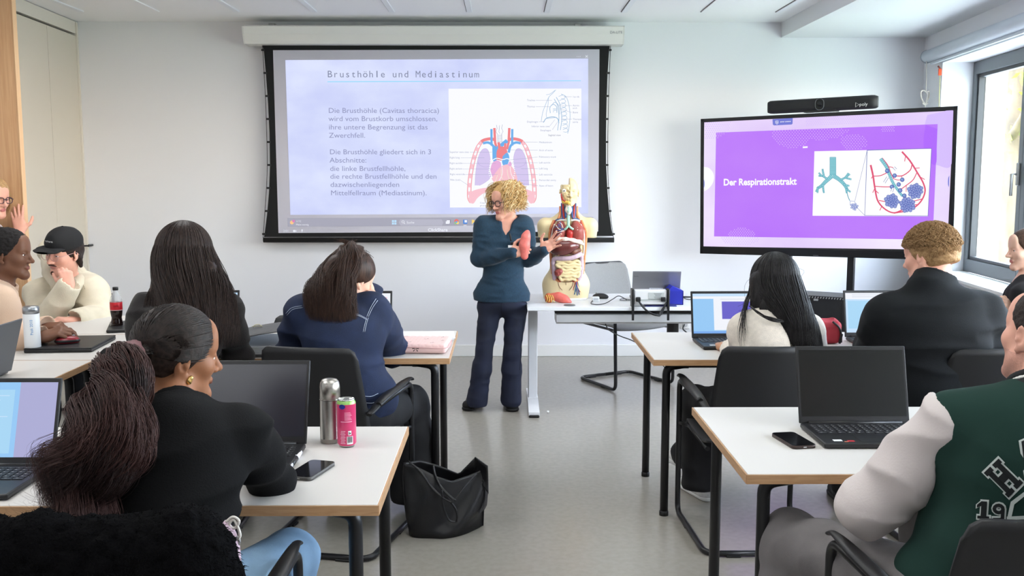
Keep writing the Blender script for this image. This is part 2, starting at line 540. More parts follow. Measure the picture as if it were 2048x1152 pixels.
def floor_mat():
    m = bpy.data.materials.new('linoleum_floor'); m.use_nodes = True
    N = m.node_tree.nodes; L = m.node_tree.links; p = N['Principled BSDF']
    tc = N.new('ShaderNodeTexCoord')
    nz = N.new('ShaderNodeTexNoise'); nz.inputs['Scale'].default_value = 35; nz.inputs['Detail'].default_value = 3
    n2 = N.new('ShaderNodeTexNoise'); n2.inputs['Scale'].default_value = 1.3; n2.inputs['Detail'].default_value = 3
    cr = N.new('ShaderNodeValToRGB')
    cr.color_ramp.elements[0].position = .35; cr.color_ramp.elements[1].position = .65
    cr.color_ramp.elements[0].color = rgb(150, 145, 136); cr.color_ramp.elements[1].color = rgb(156, 151, 142)
    L.new(tc.outputs['Object'], nz.inputs['Vector']); L.new(nz.outputs['Fac'], cr.inputs['Fac'])
    L.new(tc.outputs['Object'], n2.inputs['Vector'])
    L.new(cr.outputs['Color'], p.inputs['Base Color'])
    mr = N.new('ShaderNodeMapRange'); mr.inputs['To Min'].default_value = .19; mr.inputs['To Max'].default_value = .28
    L.new(n2.outputs['Fac'], mr.inputs['Value']); L.new(mr.outputs['Result'], p.inputs['Roughness'])
    p.inputs['Specular IOR Level'].default_value = .55
    return m
M_FLOOR = floor_mat()

# ================================================================ room shell
YW = 8.28           # front wall
ZC = 2.81           # main ceiling
ZS = 2.685          # lower soffit along the window side
XS = at(1562, 75, YW).x
XL = -3.53
ang_r = math.atan(.106)
RW = Matrix.Translation((3.51, YW, 0)) @ Matrix.Rotation(-ang_r, 4, 'Z')     # right wall frame: local -y runs towards the camera

structure(MB().box((-.6, 3.0, -.05), (9.6, 12.4, .1)).build('floor', M_FLOOR))
structure(MB().box((-.6, YW + .1, 1.5), (9.6, .2, 3.2)).build('wall_front', M_WALL))
structure(MB().box((-.6, -3.1, 1.5), (9.6, .2, 3.2)).build('wall_back', M_WALL))
structure(MB().box((-4.75, 3.0, 1.5), (.2, 12.4, 3.2)).build('wall_left', M_WALL))
c = MB().m(M_CEIL).box(((XS - 4.7) / 2, 2.7, ZC + .05), (XS + 4.7, 11.3, .1))
c = structure(c.build('ceiling', M_CEIL))
b = MB().box(((XS + 4.3) / 2, 2.7, ZS + .1), (4.3 - XS, 11.3, .2)); structure(b.build('trim_1', M_SOFFIT))
# metal profiles between the ceiling panels
for i in range(-5, 8):
    px0 = at(939, 23, 7.76).x + .6 * (i - 0)
    if px0 > XS - .05 or px0 < -4.4: continue
    narrow = i in (-4, 3)
    mb = MB().m(M_CSTRIP if not narrow else M_CEIL).box((px0, 7.76 - 5.0, ZC - .004), (.042 if not narrow else .008, 10.0, .010), bevel=.002)
    mb.m(M_DARKGAP).box((px0 - .023 if not narrow else px0 - .006, 7.76 - 5.0, ZC - .0015), (.004, 10.0, .004))
    structure(mb.build('trim_%d' % (i + 7), M_CSTRIP))
structure(MB().box((-.2, YW - .008, .05), (8, .016, .1), bevel=.004).build('baseboard_front', M_WHITE))
for (lx, ly) in CEIL_LIGHTS:
    t = thing('ceiling_light', 'square flush ceiling light panel above the rows of tables', 'ceiling light', (lx, ly, ZC), group='ceiling light panels')
    MB().box((0, 0, -.006), (1.19, 1.19, .012)).build('light_frame', M_CSTRIP, t)
    MB().box((0, 0, -.014), (1.14, 1.14, .004)).build('diffuser', glow('panel_light_on', (255, 250, 244), 1.5), t)

# ---- right wall with the window band, in its own slightly splayed frame
def rw_build(mb, name, m):
    o = mb.build(name, m); o.matrix_world = RW; return structure(o)
DEPTH = .24; SILL = .76; HEAD = 2.43; W0 = -.47; W1 = -7.6
mb = MB()
mb.box((.25, -5.6, SILL / 2), (.5, 11.4, SILL))
mb.box((.25, -5.6, (HEAD + 3.0) / 2), (.5, 11.4, 3.0 - HEAD))
mb.box((.25, (W0 + .1) / 2, (SILL + HEAD) / 2), (.5, abs(W0) + .1, HEAD - SILL))
mb.box((.25, (W1 - 11.3) / 2, (SILL + HEAD) / 2), (.5, 11.3 + W1, HEAD - SILL))
rw_build(mb, 'wall_right', M_WALL)
rw_build(MB().box((DEPTH / 2 - .02, (W0 + W1) / 2, SILL + .012), (DEPTH + .04, abs(W1 - W0), .024), bevel=.004), 'trim_20', M_WHITE)
M_GLASS = bpy.data.materials.new('window_glass'); M_GLASS.use_nodes = True
gn = M_GLASS.node_tree.nodes; gl_ = M_GLASS.node_tree.links
tr = gn.new('ShaderNodeBsdfTransparent'); gs = gn.new('ShaderNodeBsdfGlossy'); gs.inputs['Roughness'].default_value = .02
mx = gn.new('ShaderNodeMixShader'); mx.inputs[0].default_value = .06
gl_.new(tr.outputs[0], mx.inputs[1]); gl_.new(gs.outputs[0], mx.inputs[2]); gl_.new(mx.outputs[0], gn['Material Output'].inputs[0])
NW = 7; PW = (W0 - W1) / NW
for i in range(NW):
    y1 = W0 - i * PW; y0 = y1 - PW; ym = (y0 + y1) / 2; zm = (SILL + HEAD) / 2 + .01; hh = HEAD - SILL - .02
    fr = MB().m(M_FRAME)
    fx = DEPTH + .03
    for (yy) in (y1 - .035, y0 + .035): fr.box((fx, yy, zm), (.07, .07, hh), bevel=.005)
    for zz in (SILL + .075, HEAD - .05): fr.box((fx, ym, zz), (.07, PW - .12, .1), bevel=.005)
    fr.m(M_FRAMEDARK)
    for yy in (y1 - .084, y0 + .084): fr.box((fx + .005, yy, zm), (.05, .028, hh - .2))
    for zz in (SILL + .137, HEAD - .112): fr.box((fx + .005, ym, zz), (.05, PW - .14, .026))
    o = fr.build('window_%d' % (i + 1), M_FRAME); o.matrix_world = RW; structure(o)
    MB().box((fx + .01, ym, zm), (.012, PW - .18, hh - .24)).build('glass', M_GLASS, o)
    hb = MB().box((fx - .045, y0 + .035, zm - .05), (.02, .035, .16), bevel=.008)
    hb.tube([(fx - .05, y0 + .035, zm - .05), (fx - .085, y0 + .035, zm - .05), (fx - .085, y0 + .035, zm - .2)], .011, n=10)
    hb.build('window_handle', M_GREYMETAL, o)

# ---- roller blind along the window band
t = thing('roller_blind', 'light grey roller blind tube mounted above the window', 'roller blind', (0, 0, 0)); t.matrix_world = RW
M_BLIND = mat('blind_aluminium', (196, 202, 210), .45)
MB().cyl((-.06, -.28, 2.5), (-.06, -7.7, 2.5), .05, n=28).build('cassette', M_BLIND, t)
MB().cyl((-.06, -.262, 2.5), (-.06, -.28, 2.5), .053, n=28).build('end_cap', mat('blind_cap', (170, 176, 184), .5), t)
MB().box((-.05, -4.0, 2.437), (.022, 7.3, .02), bevel=.006).build('bottom_rail', M_BLIND, t)
t = thing('blind_string', 'thin white blind cord tied in a loop beside the big display', 'cord')
p = at(1853, 120, 7.95)
cw = MB()
cw.tube([p + V((0, 0, -.0)), at(1853, 160, 7.95), at(1852, 185, 7.95)], .004, n=6)
lp = [at(a, b_, 7.95) for a, b_ in ((1852, 185), (1858, 183), (1857, 196), (1850, 207), (1843, 196), (1842, 184), (1848, 181), (1855, 190), (1852, 204), (1850, 214))]
cw.tube(bez(lp, 6), .006, n=6)
cw.tube(bez([at(1845, 206, 7.95), at(1850, 209, 7.95), at(1856, 206, 7.95)], 4), .007, n=6)
o = cw.build('cord_loop', mat('cord_white', (214, 208, 200), .7)); o.parent = t
t = thing('blind_chain', 'orange safety tag with a thin pull cord in the window reveal', 'cord')
py_ = 7.75
o = MB().tube(bez([at(1880, 150, py_), at(1879, 180, py_), at(1878, 214, py_)], 5), .0025, n=6).build('pull_cord', mat('cord_yellow', (190, 190, 120), .7)); o.parent = t
a_, b2 = at(1880, 137, py_), at(1880, 151, py_)
o = MB().box((a_ + b2) / 2, (.026, .012, (a_ - b2).length), bevel=.004).build('safety_tag', mat('tag_orange', (226, 84, 44), .5)); o.parent = t
o = MB().cyl(at(1876, 132, py_), at(1882, 139, py_), .007, n=8).build('hook', mat('hook_red', (120, 50, 40), .5)); o.parent = t

# ---- built-in wardrobe on the left, splayed a few degrees, and the oak door leaf standing open before it
wx = at(165, 300, YW).x
ang_l = math.atan(-.062)
LW = Matrix.Translation((wx, YW, 0)) @ Matrix.Rotation(-ang_l, 4, 'Z')
n_l = LW.to_3x3() @ V((1, 0, 0)); p_l = V((wx, YW, 0))
def ly_(px, py): return (LW.inverted() @ atplane(px, py, p_l, n_l))
t = thing('built_in_wardrobe', 'cream laminate built-in wardrobe wall reaching up to the ceiling', 'wardrobe'); t.matrix_world = LW
s1 = ly_(94, 60).y; s2 = ly_(155, 80).y; zt = ly_(160, 74).z; yend = -1.78
MB().box((-.17, yend / 2 - .025, 1.39), (.26, abs(yend) - .06, 2.76)).build('carcass', M_DARKGAP, t)
MB().box((-.02, yend / 2 - .002, (zt + ZC) / 2 + .004), (.045, abs(yend) - .01, ZC - zt - .018), bevel=.001).build('fascia_panel', M_CREAM2, t)
for (a, b_) in ((yend, s1), (s1, s2), (s2, -.03)):
    nm = 'door' if a != s2 else 'filler_panel'
    MB().box((-.02, (a + b_) / 2, (zt + .08) / 2), (.04, b_ - a - .006, zt - .09), bevel=.001).build(nm, M_CREAM, t)
MB().box((-.012, -.018, ZC / 2 - .004), (.05, .03, ZC - .012)).build('end_strip', M_CREAM2, t)
hp = ly_(170, 491)
hd = MB().box((.045, hp.y, hp.z), (.012, .11, .016), bevel=.004); hd.box((.02, hp.y - .04, hp.z), (.05, .012, .012)); hd.box((.02, hp.y + .04, hp.z), (.05, .012, .012))
hd.build('handle', M_BLACK, t)
dp = at(48, 430, 6.42)
d1 = MB().m(M_WOODPANEL).box((dp.x - .55, 6.44, 1.37), (1.1, .045, 2.74)).m(M_WOODEDGE).box((dp.x + .002, 6.438, 1.37), (.004, .05, 2.74))
structure(d1.build('door_1', M_WOODPANEL))

# ---- outside: lawn, hedge and tree trunks beyond the glass
M_LAWN = mat('lawn', (150, 164, 104), .9, var=.3, vscale=.8)
g = MB().box((24, 8, -.6), (38, 60, .2)).build('lawn', M_LAWN); g['kind'] = 'structure'
M_BARK = mat('bark', (112, 100, 84), .9, var=.35, vscale=6, stretch=(1, 1, .25), bump=.5, bscale=14)
M_LEAF = mat('spring_leaves', (136, 152, 62), .7, var=.25, vscale=2)
M_LEAF2 = mat('pale_leaves', (160, 168, 112), .7, var=.2, vscale=2)
rng = np.random.RandomState(3)
def tree(px, Y, r, h, label, leafm, nleaf, crown, lean=0.0):
    base = at(px, 420, Y); base.z = -.5
    t = thing('tree', label, 'tree', base)
    mb = MB()
    pts = bez([(0, 0, 0), (lean * .3, .05, h * .3), (lean * .7, -.05, h * .6), (lean, 0, h)], 8)
    mb.tube(pts, [r * (1.15 - .75 * i / (len(pts) - 1)) for i in range(len(pts))], n=12)
    for k in range(9):
        i = 6 + k * 2; i = min(i, len(pts) - 3); a = rng.rand() * 6.3
        d = V((math.cos(a), math.sin(a), .5)); L_ = h * .22
        mb.tube(bez([pts[i], pts[i] + d * L_ * .5, pts[i] + d * L_ + V((0, 0, .3))], 4), [r * .35 * (1 - j / 10) for j in range(9)], n=6)
    mb.build('trunk', M_BARK, t)
    N_ = nleaf
    c = rng.normal(0, 1, (N_, 3)); c = c / np.linalg.norm(c, axis=1)[:, None] * rng.rand(N_, 1) ** .4 * 1.5 * np.array([crown, crown, h * .26]) + np.array([lean, 0, h * .62])
    d1_ = rng.normal(0, 1, (N_, 3)); d1_ /= np.linalg.norm(d1_, axis=1)[:, None]
    d2_ = np.cross(d1_, rng.normal(0, 1, (N_, 3))); d2_ /= np.linalg.norm(d2_, axis=1)[:, None]
    s_ = (.05 + .06 * rng.rand(N_))[:, None]
    v = np.stack((c - d1_ * s_, c + d2_ * s_ * .5, c + d1_ * s_, c - d2_ * s_ * .5), 1).reshape(-1, 3)
    o = vq_object('foliage', [(v, np.arange(N_ * 4).reshape(-1, 4))], [leafm]); local(o, t)
    return t
tree(2000, 15, .22, 8.5, 'thick pale tree trunk seen in the middle of the window pane', M_LEAF, 1500, .8, .35)
tree(1962, 24, .17, 8, 'slim tree standing close to the window frame beside the big display', M_LEAF2, 1500, .9, -.2)
tree(2085, 33, .2, 8, 'leafy yellow-green tree at the outer edge of the window pane', M_LEAF, 2600, 1.1, .3)

# ================================================================ projection screen
t = thing('projection_screen', 'large pull-down projection screen with white housing showing a lecture slide', 'projection screen')
YS = 8.16
x0, x1 = at(487, 60, 8.06).x, at(1248, 60, 8.06).x
zt_, zb_ = at(860, 52, 8.06).z, at(860, 88, 8.06).z
prof = [(YW - .03, zt_), (8.03, zt_), (8.015, zt_ - .01), (8.02, (zt_ + zb_) / 2), (8.045, zb_ + .02), (8.06, zb_), (YW - .05, zb_)]
h = MB().m(mat('housing_white', (232, 230, 226), .4))
h.prism([(x0 + .012, y, z) for y, z in prof], (x1 - x0 - .024, 0, 0))
h.build('housing', None, t)
for xa in (x0, x1 - .012):
    MB().prism([(xa, y, z) for y, z in prof], (.012, 0, 0)).build('end_cap', mat('housing_cap', (220, 218, 214), .4), t)
for px in (545, 1155):
    xb = at(px, 50, 8.15).x
    MB().box((xb, 8.18, zt_ + .015), (.05, .12, .03), bevel=.003).build('mounting_bracket', M_GREYMETAL, t)
cb = MB()
for k in range(3):
    cb.tube(bez([(at(515 + 12 * k, 50, 8.12).x, 8.14, zt_ + .004), (at(535 + 12 * k, 46, 8.12).x, 8.14, zt_ + .022 - .004 * k), (at(565 + 14 * k, 48, 8.12).x, 8.14, zt_ + .012), (at(600 + 6 * k, 50, 8.12).x, 8.14, zt_ + .003)], 5), .004, n=6)
cb.build('power_lead', M_WHITE, t)
text('housing_lettering', 'DA-LITE', .028, mat('grey_print', (120, 120, 126), .6), at(1220, 67, 8.012), (1, 0, 0), (0, 0, 1), t)
Lp = [(525, 89), (528, 104), (532, 150), (536, 205), (539, 265), (540, 330), (538, 385), (534, 430), (530, 462), (528, 474)]
Rp = [(1220, 88), (1218, 104), (1215, 150), (1213, 205), (1212, 265), (1212, 325), (1215, 385), (1219, 430), (1223, 458), (1226, 472)]
fb = MB().poly([at(a, b_, YS + .004) for a, b_ in Lp] + [at(a, b_, YS + .004) for a, b_ in reversed(Rp)])
fb.build('black_fabric', M_SCREENBLACK, t, solid=.002)
MB().poly([at(a, b_, YS) for a, b_ in ((546, 100.4), (557, 466), (1196.5, 463), (1199, 98.7))]).build('white_fabric', M_SCREENWHITE, t)
q0, q1 = at(527, 480, YS), at(1228, 480, YS)
MB().tube([q0, q1], .021, n=16).build('bottom_bar', M_SCREENBLACK, t)
for side, pp, dx in ((0, Lp, -6), (1, Rp, 7)):
    cc = MB()
    cord = [(525 + side * 696, 90), (531 + side * 686, 200), (534.5 + side * 681, 330), (530 + side * 690, 420), (526 + side * 701, 476)]
    cc.tube(bez([at(a, b_, YS + .004) for a, b_ in cord], 6), .0025, n=5)
    for k in range(9):
        yy = 100 + k * 46
        f_ = np.interp(yy, [b_ for a, b_ in pp], [a for a, b_ in pp])
        q = at(f_, yy, YS); cc.box(q + V((-.006 + .012 * side, 0, 0)), (.026, .008, .016))
    cc.build('tension_cord', M_BLACK, t)

def slide_glow(name, a, b_, scale=3.0, s=1.0):
    m = bpy.data.materials.new(name); m.use_nodes = True
    N = m.node_tree.nodes; L = m.node_tree.links; p = N['Principled BSDF']
    tc = N.new('ShaderNodeTexCoord'); nz = N.new('ShaderNodeTexNoise'); nz.inputs['Scale'].default_value = scale; nz.inputs['Detail'].default_value = 9
    mp = N.new('ShaderNodeMapping'); mp.inputs['Scale'].default_value = (1, 1, 1.6)
    cr = N.new('ShaderNodeValToRGB'); cr.color_ramp.elements[0].position = .35; cr.color_ramp.elements[1].position = .68
    cr.color_ramp.elements[0].color = rgb(*a); cr.color_ramp.elements[1].color = rgb(*b_)
    L.new(tc.outputs['Object'], mp.inputs[0]); L.new(mp.outputs[0], nz.inputs['Vector']); L.new(nz.outputs['Fac'], cr.inputs['Fac'])
    L.new(cr.outputs['Color'], p.inputs['Emission Color']); p.inputs['Emission Strength'].default_value = s
    p.inputs['Base Color'].default_value = (.02, .02, .02, 1); p.inputs['Roughness'].default_value = .9; p.inputs['Specular IOR Level'].default_value = 0
    MATS[name] = m; return m

class Flat:
    """flat artwork on a plane, coordinates in photo pixels; each call adds to one of several inks"""
    def __init__(s, mapper, scale=1.0, ox=0, oy=0): s.map = mapper; s.k = scale; s.ox = ox; s.oy = oy; s.layers = []
    def P(s, p, d): return s.map(s.ox + p[0] / s.k, s.oy + p[1] / s.k, d)
    def build(s, name, items, parent, d0, step=.0003):
        """items: list of (material, kind, pts, width) drawn in order"""
        mb = MB()
        d = d0
        for (mt, kind, pts, *w) in items:
            d += step; mb.m(mt)
            if kind == 'fill':
                mb.poly([s.P(p, d) for p in pts])
            elif kind == 'line':
                P2 = [V((p[0], p[1], 0)) for p in pts]; wd = w[0] / 2
                L_, R_ = [], []
                for i, p in enumerate(P2):
                    tt = (P2[min(i + 1, len(P2) - 1)] - P2[max(i - 1, 0)])
                    if tt.length < 1e-6: tt = V((1, 0, 0))
                    tt.normalize(); nn = V((-tt.y, tt.x, 0))
                    wi = wd if len(w) < 2 else wd + (w[1] / 2 - wd) * i / (len(P2) - 1)
                    L_.append(s.P(p + nn * wi, d)); R_.append(s.P(p - nn * wi, d))
                for i in range(len(P2) - 1): mb.poly([L_[i], L_[i + 1], R_[i + 1], R_[i]])
            elif kind == 'dot':
                r = w[0]; n = w[1] if len(w) > 1 else 8
                for (cx, cy) in pts: mb.poly([s.P((cx + r * math.cos(2 * PI * k / n), cy + r * math.sin(2 * PI * k / n)), d) for k in range(n)])
        return mb.build(name, None, parent, recalc=False)
def curve2(pts, n=6): return [(p.x, p.y) for p in bez([(a, b_, 0) for a, b_ in pts], n)]

def smap(px, py, d): return at(px, py, YS - d)
F0 = Flat(smap, 2.879, 540, 90)
G_SLIDE = slide_glow('slide_blue', (204, 211, 250), (222, 229, 255), 2.2)
G_PIC = glow('slide_picture_white', (250, 251, 255))
G_TXT = glow('slide_text', (146, 150, 188)); G_TITLE = glow('slide_title', (132, 138, 164)); G_CYAN = glow('slide_rule', (150, 222, 255))
G_TASK = glow('slide_taskbar', (168, 168, 184)); G_WHITE = glow('slide_white', (240, 242, 250)); G_PILL = glow('slide_pill', (184, 184, 200))
F0.build('slide', [(G_SLIDE, 'fill', [(88, 87), (117, 978), (1832, 970), (1832, 78)])], t, .002)
F0.build('taskbar', [(G_TASK, 'fill', [(100, 996), (102, 1046), (1862, 1036), (1862, 990)]),
                     (G_PILL, 'fill', [(750, 1004), (742, 1022), (752, 1040), (990, 1040), (998, 1022), (988, 1004)])], t, .002)
icons = [(glow('icon_win', (190, 225, 250)), 'fill', [(702 + a * 14, 1008 + b_ * 14), (702 + a * 14, 1020 + b_ * 14), (714 + a * 14, 1020 + b_ * 14), (714 + a * 14, 1008 + b_ * 14)]) for a in (0, 1) for b_ in (0, 1)]
icons += [(G_WHITE, 'line', [(766 + 7 * math.cos(k), 1018 + 7 * math.sin(k)) for k in np.linspace(0, 6.3, 12)], 2.5), (G_WHITE, 'line', [(771, 1024), (777, 1030)], 3),
          (G_WHITE, 'fill', [(1012, 1015), (1012, 1030), (1032, 1030), (1032, 1015)]), (glow('icon_grey', (120, 120, 135)), 'fill', [(1020, 1006), (1020, 1024), (1040, 1024), (1040, 1006)]), (G_WHITE, 'fill', [(1018, 1008), (1018, 1026), (1036, 1026), (1036, 1008)]),
          (glow('icon_red', (235, 120, 110)), 'dot', [(1074, 1015)], 13, 14), (glow('icon_green', (140, 205, 130)), 'dot', [(1070, 1024)], 8, 12), (glow('icon_yellow', (250, 220, 110)), 'dot', [(1080, 1024)], 8, 12), (glow('icon_blue', (110, 160, 240)), 'dot', [(1074, 1019)], 6, 12),
          (glow('icon_word', (80, 140, 220)), 'fill', [(1112, 1006), (1112, 1030), (1136, 1030), (1136, 1006)]), (G_WHITE, 'fill', [(1120, 1008), (1120, 1022), (1134, 1022), (1134, 1008)]), (G_WHITE, 'line', [(1114, 1039), (1132, 1039)], 3),
          (glow('icon_folder', (250, 215, 120)), 'fill', [(1162, 1006), (1162, 1030), (1188, 1030), (1188, 1010), (1174, 1010), (1172, 1006)]), (glow('icon_folderb', (110, 170, 230)), 'fill', [(1168, 1024), (1168, 1031), (1184, 1031), (1184, 1024)]),
          (glow('icon_weather', (250, 200, 140)), 'dot', [(126, 1022)], 11, 12), (glow('icon_weather2', (220, 130, 190)), 'dot', [(136, 1014)], 8, 10),
          (G_WHITE, 'line', [(1816, 59), (1830, 72)], 3), (G_WHITE, 'line', [(1830, 59), (1816, 72)], 3), (G_WHITE, 'dot', [(1768, 66), (1777, 66), (1786, 66)], 2.2, 6),
          (G_WHITE, 'fill', [(133, 1065), (133, 1077), (146, 1077), (146, 1065)]), (G_WHITE, 'fill', [(147, 1070), (152, 1066), (152, 1077), (147, 1073)]), (G_WHITE, 'fill', [(181, 1062), (181, 1073), (188, 1073), (188, 1062)]), (G_WHITE, 'line', [(184, 1073), (184, 1080)], 2)]
for nm, a_, b_ in (('start_icon', 0, 4), ('search_icon', 4, 6), ('window_icon', 6, 9), ('browser_icon', 9, 13), ('writer_icon', 13, 16), ('folder_icon', 16, 18), ('weather_icon', 18, 20), ('close_cross', 20, 22), ('menu_dots', 22, 23), ('camera_icon', 23, 25), ('microphone_icon', 25, 27)):
    F0.build(nm, icons[a_:b_], t, .0035)
SXD = (at(900, 200, YS) - at(700, 200.0, YS)).normalized()
def st(name, s, cx, cy, hpx, m_, xs=1.0, **kw):
    """slide lettering: baseline at crop position, cap height in crop pixels"""
    p = F0.P((cx, cy), .0085); sz = hpx / 2.879 / F_PX * 8.2 / .70
    return text(name, s, sz, m_, p, (1, 0, 0), (0, 0, 1), t, xscale=xs, **kw)
k1 = 8.2 / F_PX / 2.879
st('heading_lettering', 'Brusthöhle und Mediastinum', 346, 186, 37, G_TITLE, 1.0, mono=32.9 * k1)
F0.build('heading_rule', [(G_CYAN, 'fill', [(331, 209), (331, 214), (1790, 208), (1790, 204)])], t, .0035)
for k, (s_, x_, y_, w_) in enumerate([('Die Brusthöhle (Cavitas thoracica)', 336, 391, 620), ('wird vom Brustkorb umschlossen,', 337, 438, 613), ('ihre untere Begrenzung ist das', 338, 486, 556), ('Zwerchfell.', 339, 534, 204),
                        ('Die Brusthöhle gliedert sich in 3', 343, 629, 571), ('Abschnitte:', 343, 677, 208), ('die linke Brustfellhöhle,', 345, 725, 426), ('die rechte Brustfellhöhle und den', 346, 770, 602), ('dazwischenliegenden', 347, 817, 390), ('Mittelfellraum (Mediastinum).', 349, 865, 543)]):
    o = st('slide_lettering', s_, x_, y_, 28, G_TXT)
    wd = max(v.co.x for v in o.data.vertices) - min(v.co.x for v in o.data.vertices)
    f_ = w_ * k1 / wd; xo = min(v.co.x for v in o.data.vertices)
    for v in o.data.vertices: v.co.x = xo + (v.co.x - xo) * f_
st('taskbar_lettering', 'Suche', 787, 1028, 13, G_WHITE); st('taskbar_lettering', '11°C', 150, 1020, 10, G_WHITE); st('taskbar_lettering', 'Meist sonnig', 150, 1039, 10, G_WHITE)
st('taskbar_lettering', '2:01', 76, 1077, 13, G_WHITE); st('share_lettering', 'ClickShare', 909, 1073, 17, G_WHITE, 1.08, bold=.001)

# picture on the slide: thorax diagram and side view
RED = glow('ink_red', (240, 132, 138)); PINK = glow('ink_pink', (250, 196, 208)); BLUE = glow('ink_blue', (110, 176, 236)); LILAC = glow('ink_lilac', (214, 200, 240)); LILAC2 = glow('ink_lilac_dark', (196, 180, 226))
MAUVE = glow('ink_mauve', (232, 176, 222)); ROSE = glow('ink_rose', (248, 196, 208)); INK = glow('ink_line', (150, 158, 190)); SKYB = glow('ink_sky', (140, 180, 214)); G_LAB = glow('ink_label', (158, 166, 196)); CREAM_ = glow('ink_cream', (244, 232, 214))
F0.build('slide_picture', [(G_PIC, 'fill', [(1028, 252), (1036, 936), (1793, 934), (1793, 251)])], t, .0035)
def mirror(pts, cx=1335): return [(2 * cx - a, b_) for a, b_ in pts]
it = []
ribL = curve2([(1222, 552), (1196, 590), (1172, 660), (1156, 740), (1148, 820), (1148, 880), (1160, 908)])
itL = [(PINK, 'line', ribL, 20), (RED, 'line', [(a - 11, b_) for a, b_ in ribL], 2.5), (RED, 'line', [(a + 11, b_) for a, b_ in ribL], 2.5)]
for k in range(4, len(ribL) - 3, 4):
    (ax_, ay_), (bx_, by_) = ribL[k], ribL[k + 2]
    itL.append((G_PIC, 'line', [(ax_, ay_), (bx_, by_)], 12))
itL.append((PINK, 'fill', curve2([(1146, 850), (1190, 832), (1250, 822), (1292, 830), (1296, 850), (1240, 850), (1196, 880), (1172, 912), (1150, 905), (1144, 880)])[:-1]))
lung = curve2([(1180, 808), (1184, 740), (1196, 660), (1216, 610), (1240, 596), (1258, 612), (1268, 660), (1262, 720), (1270, 760), (1240, 790), (1200, 812)])[:-1]
itL += [(LILAC, 'fill', lung), (LILAC2, 'line', curve2([(1196, 670), (1206, 690), (1234, 702), (1262, 700)]), 2.5), (LILAC2, 'line', lung, 2)]
itL += [(RED, 'line', curve2([(1216, 556), (1236, 546), (1272, 540), (1300, 548)]), 17), (BLUE, 'line', curve2([(1226, 566), (1256, 562), (1284, 580), (1296, 620)]), 14), (BLUE, 'line', [(1275, 484), (1276, 580)], 13), (RED, 'line', [(1292, 478), (1296, 560), (1306, 600)], 14)]
it += itL
for (mt, kind, pts, *w) in itL: it.append((mt, kind, mirror(pts), *w))
it += [(BLUE, 'fill', curve2([(1280, 590), (1298, 580), (1306, 620), (1304, 670), (1296, 678), (1278, 660)])[:-1]),
       (BLUE, 'line', curve2([(1366, 550), (1336, 574), (1310, 594), (1294, 620)]), 22),
       (RED, 'fill', curve2([(1304, 660), (1306, 610), (1326, 586), (1352, 588), (1366, 610), (1364, 640), (1346, 650), (1330, 670)])[:-1]),
       (RED, 'line', [(1322, 600), (1316, 560)], 15), (RED, 'line', [(1352, 594), (1356, 566)], 13),
       (BLUE, 'fill', curve2([(1340, 640), (1366, 620), (1378, 650), (1366, 690), (1344, 694), (1334, 668)])[:-1]),
       (MAUVE, 'fill', curve2([(1268, 720), (1280, 680), (1308, 664), (1330, 680), (1326, 720), (1300, 752), (1276, 760)])[:-1]),
       (ROSE, 'fill', curve2([(1276, 770), (1310, 720), (1340, 694), (1380, 690), (1412, 730), (1424, 780), (1400, 816), (1340, 830), (1296, 810)])[:-1]),
       (MAUVE, 'fill', curve2([(1368, 690), (1382, 670), (1392, 690), (1380, 700)])[:-1]),
       (G_PIC, 'line', curve2([(1280, 664), (1306, 652), (1340, 660), (1366, 654), (1390, 668), (1400, 690)]), 5),
       (G_PIC, 'line', curve2([(1336, 700), (1338, 740), (1320, 780), (1300, 800)]), 3), (G_PIC, 'line', curve2([(1382, 700), (1388, 740), (1408, 780)]), 3), (CREAM_, 'line', curve2([(1330, 716), (1334, 760), (1350, 800)]), 3),
       (CREAM_, 'line', curve2([(1310, 750), (1300, 780), (1290, 800)]), 3), (CREAM_, 'line', curve2([(1366, 716), (1370, 750), (1384, 790)]), 3)]
wp = [(1304, 460), (1308, 480), (1300, 500), (1310, 512), (1312, 560), (1336, 560), (1334, 512), (1342, 498), (1334, 480), (1338, 458)]
it += [(INK, 'line', wp, 2)] + [(INK, 'line', [(1312, 520 + 9 * k), (1335, 520 + 9 * k)], 2) for k in range(5)] + [(INK, 'line', [(1322, 462), (1318, 500), (1324, 510)], 2)]
dash = curve2([(1276, 600), (1268, 680), (1262, 740), (1284, 800)], 5) ; it += [(G_PIC, 'dot', dash, 3.5, 6), (G_PIC, 'dot', mirror(dash), 3.5, 6)]
# side view
it += [(SKYB, 'line', curve2([(1646, 258), (1630, 276), (1606, 300), (1588, 340), (1570, 390), (1562, 440)]), 2.2), (SKYB, 'line', curve2([(1590, 286), (1612, 282), (1640, 262)]), 2), (SKYB, 'line', curve2([(1676, 282), (1706, 300), (1722, 350), (1728, 410), (1722, 470), (1714, 510)]), 2.5),
       (SKYB, 'line', curve2([(1604, 300), (1600, 350), (1590, 400), (1598, 426)]), 2), (SKYB, 'line', curve2([(1574, 446), (1592, 422), (1630, 414), (1656, 424), (1664, 450)]), 4), (SKYB, 'line', curve2([(1648, 300), (1668, 340), (1680, 420), (1672, 490)]), 3), (SKYB, 'line', curve2([(1636, 310), (1656, 350), (1664, 420), (1656, 492)]), 3),
       (SKYB, 'line', curve2([(1614, 392), (1612, 360), (1630, 342), (1650, 356), (1652, 390)]), 3), (SKYB, 'line', curve2([(1620, 350), (1640, 330), (1662, 350), (1668, 400)]), 2.5), (SKYB, 'line', curve2([(1600, 424), (1640, 418)]), 2), (SKYB, 'dot', [(1632 + 7 * (k % 3), 368 + 8 * (k // 3)) for k in range(7)], 2.5, 6)]
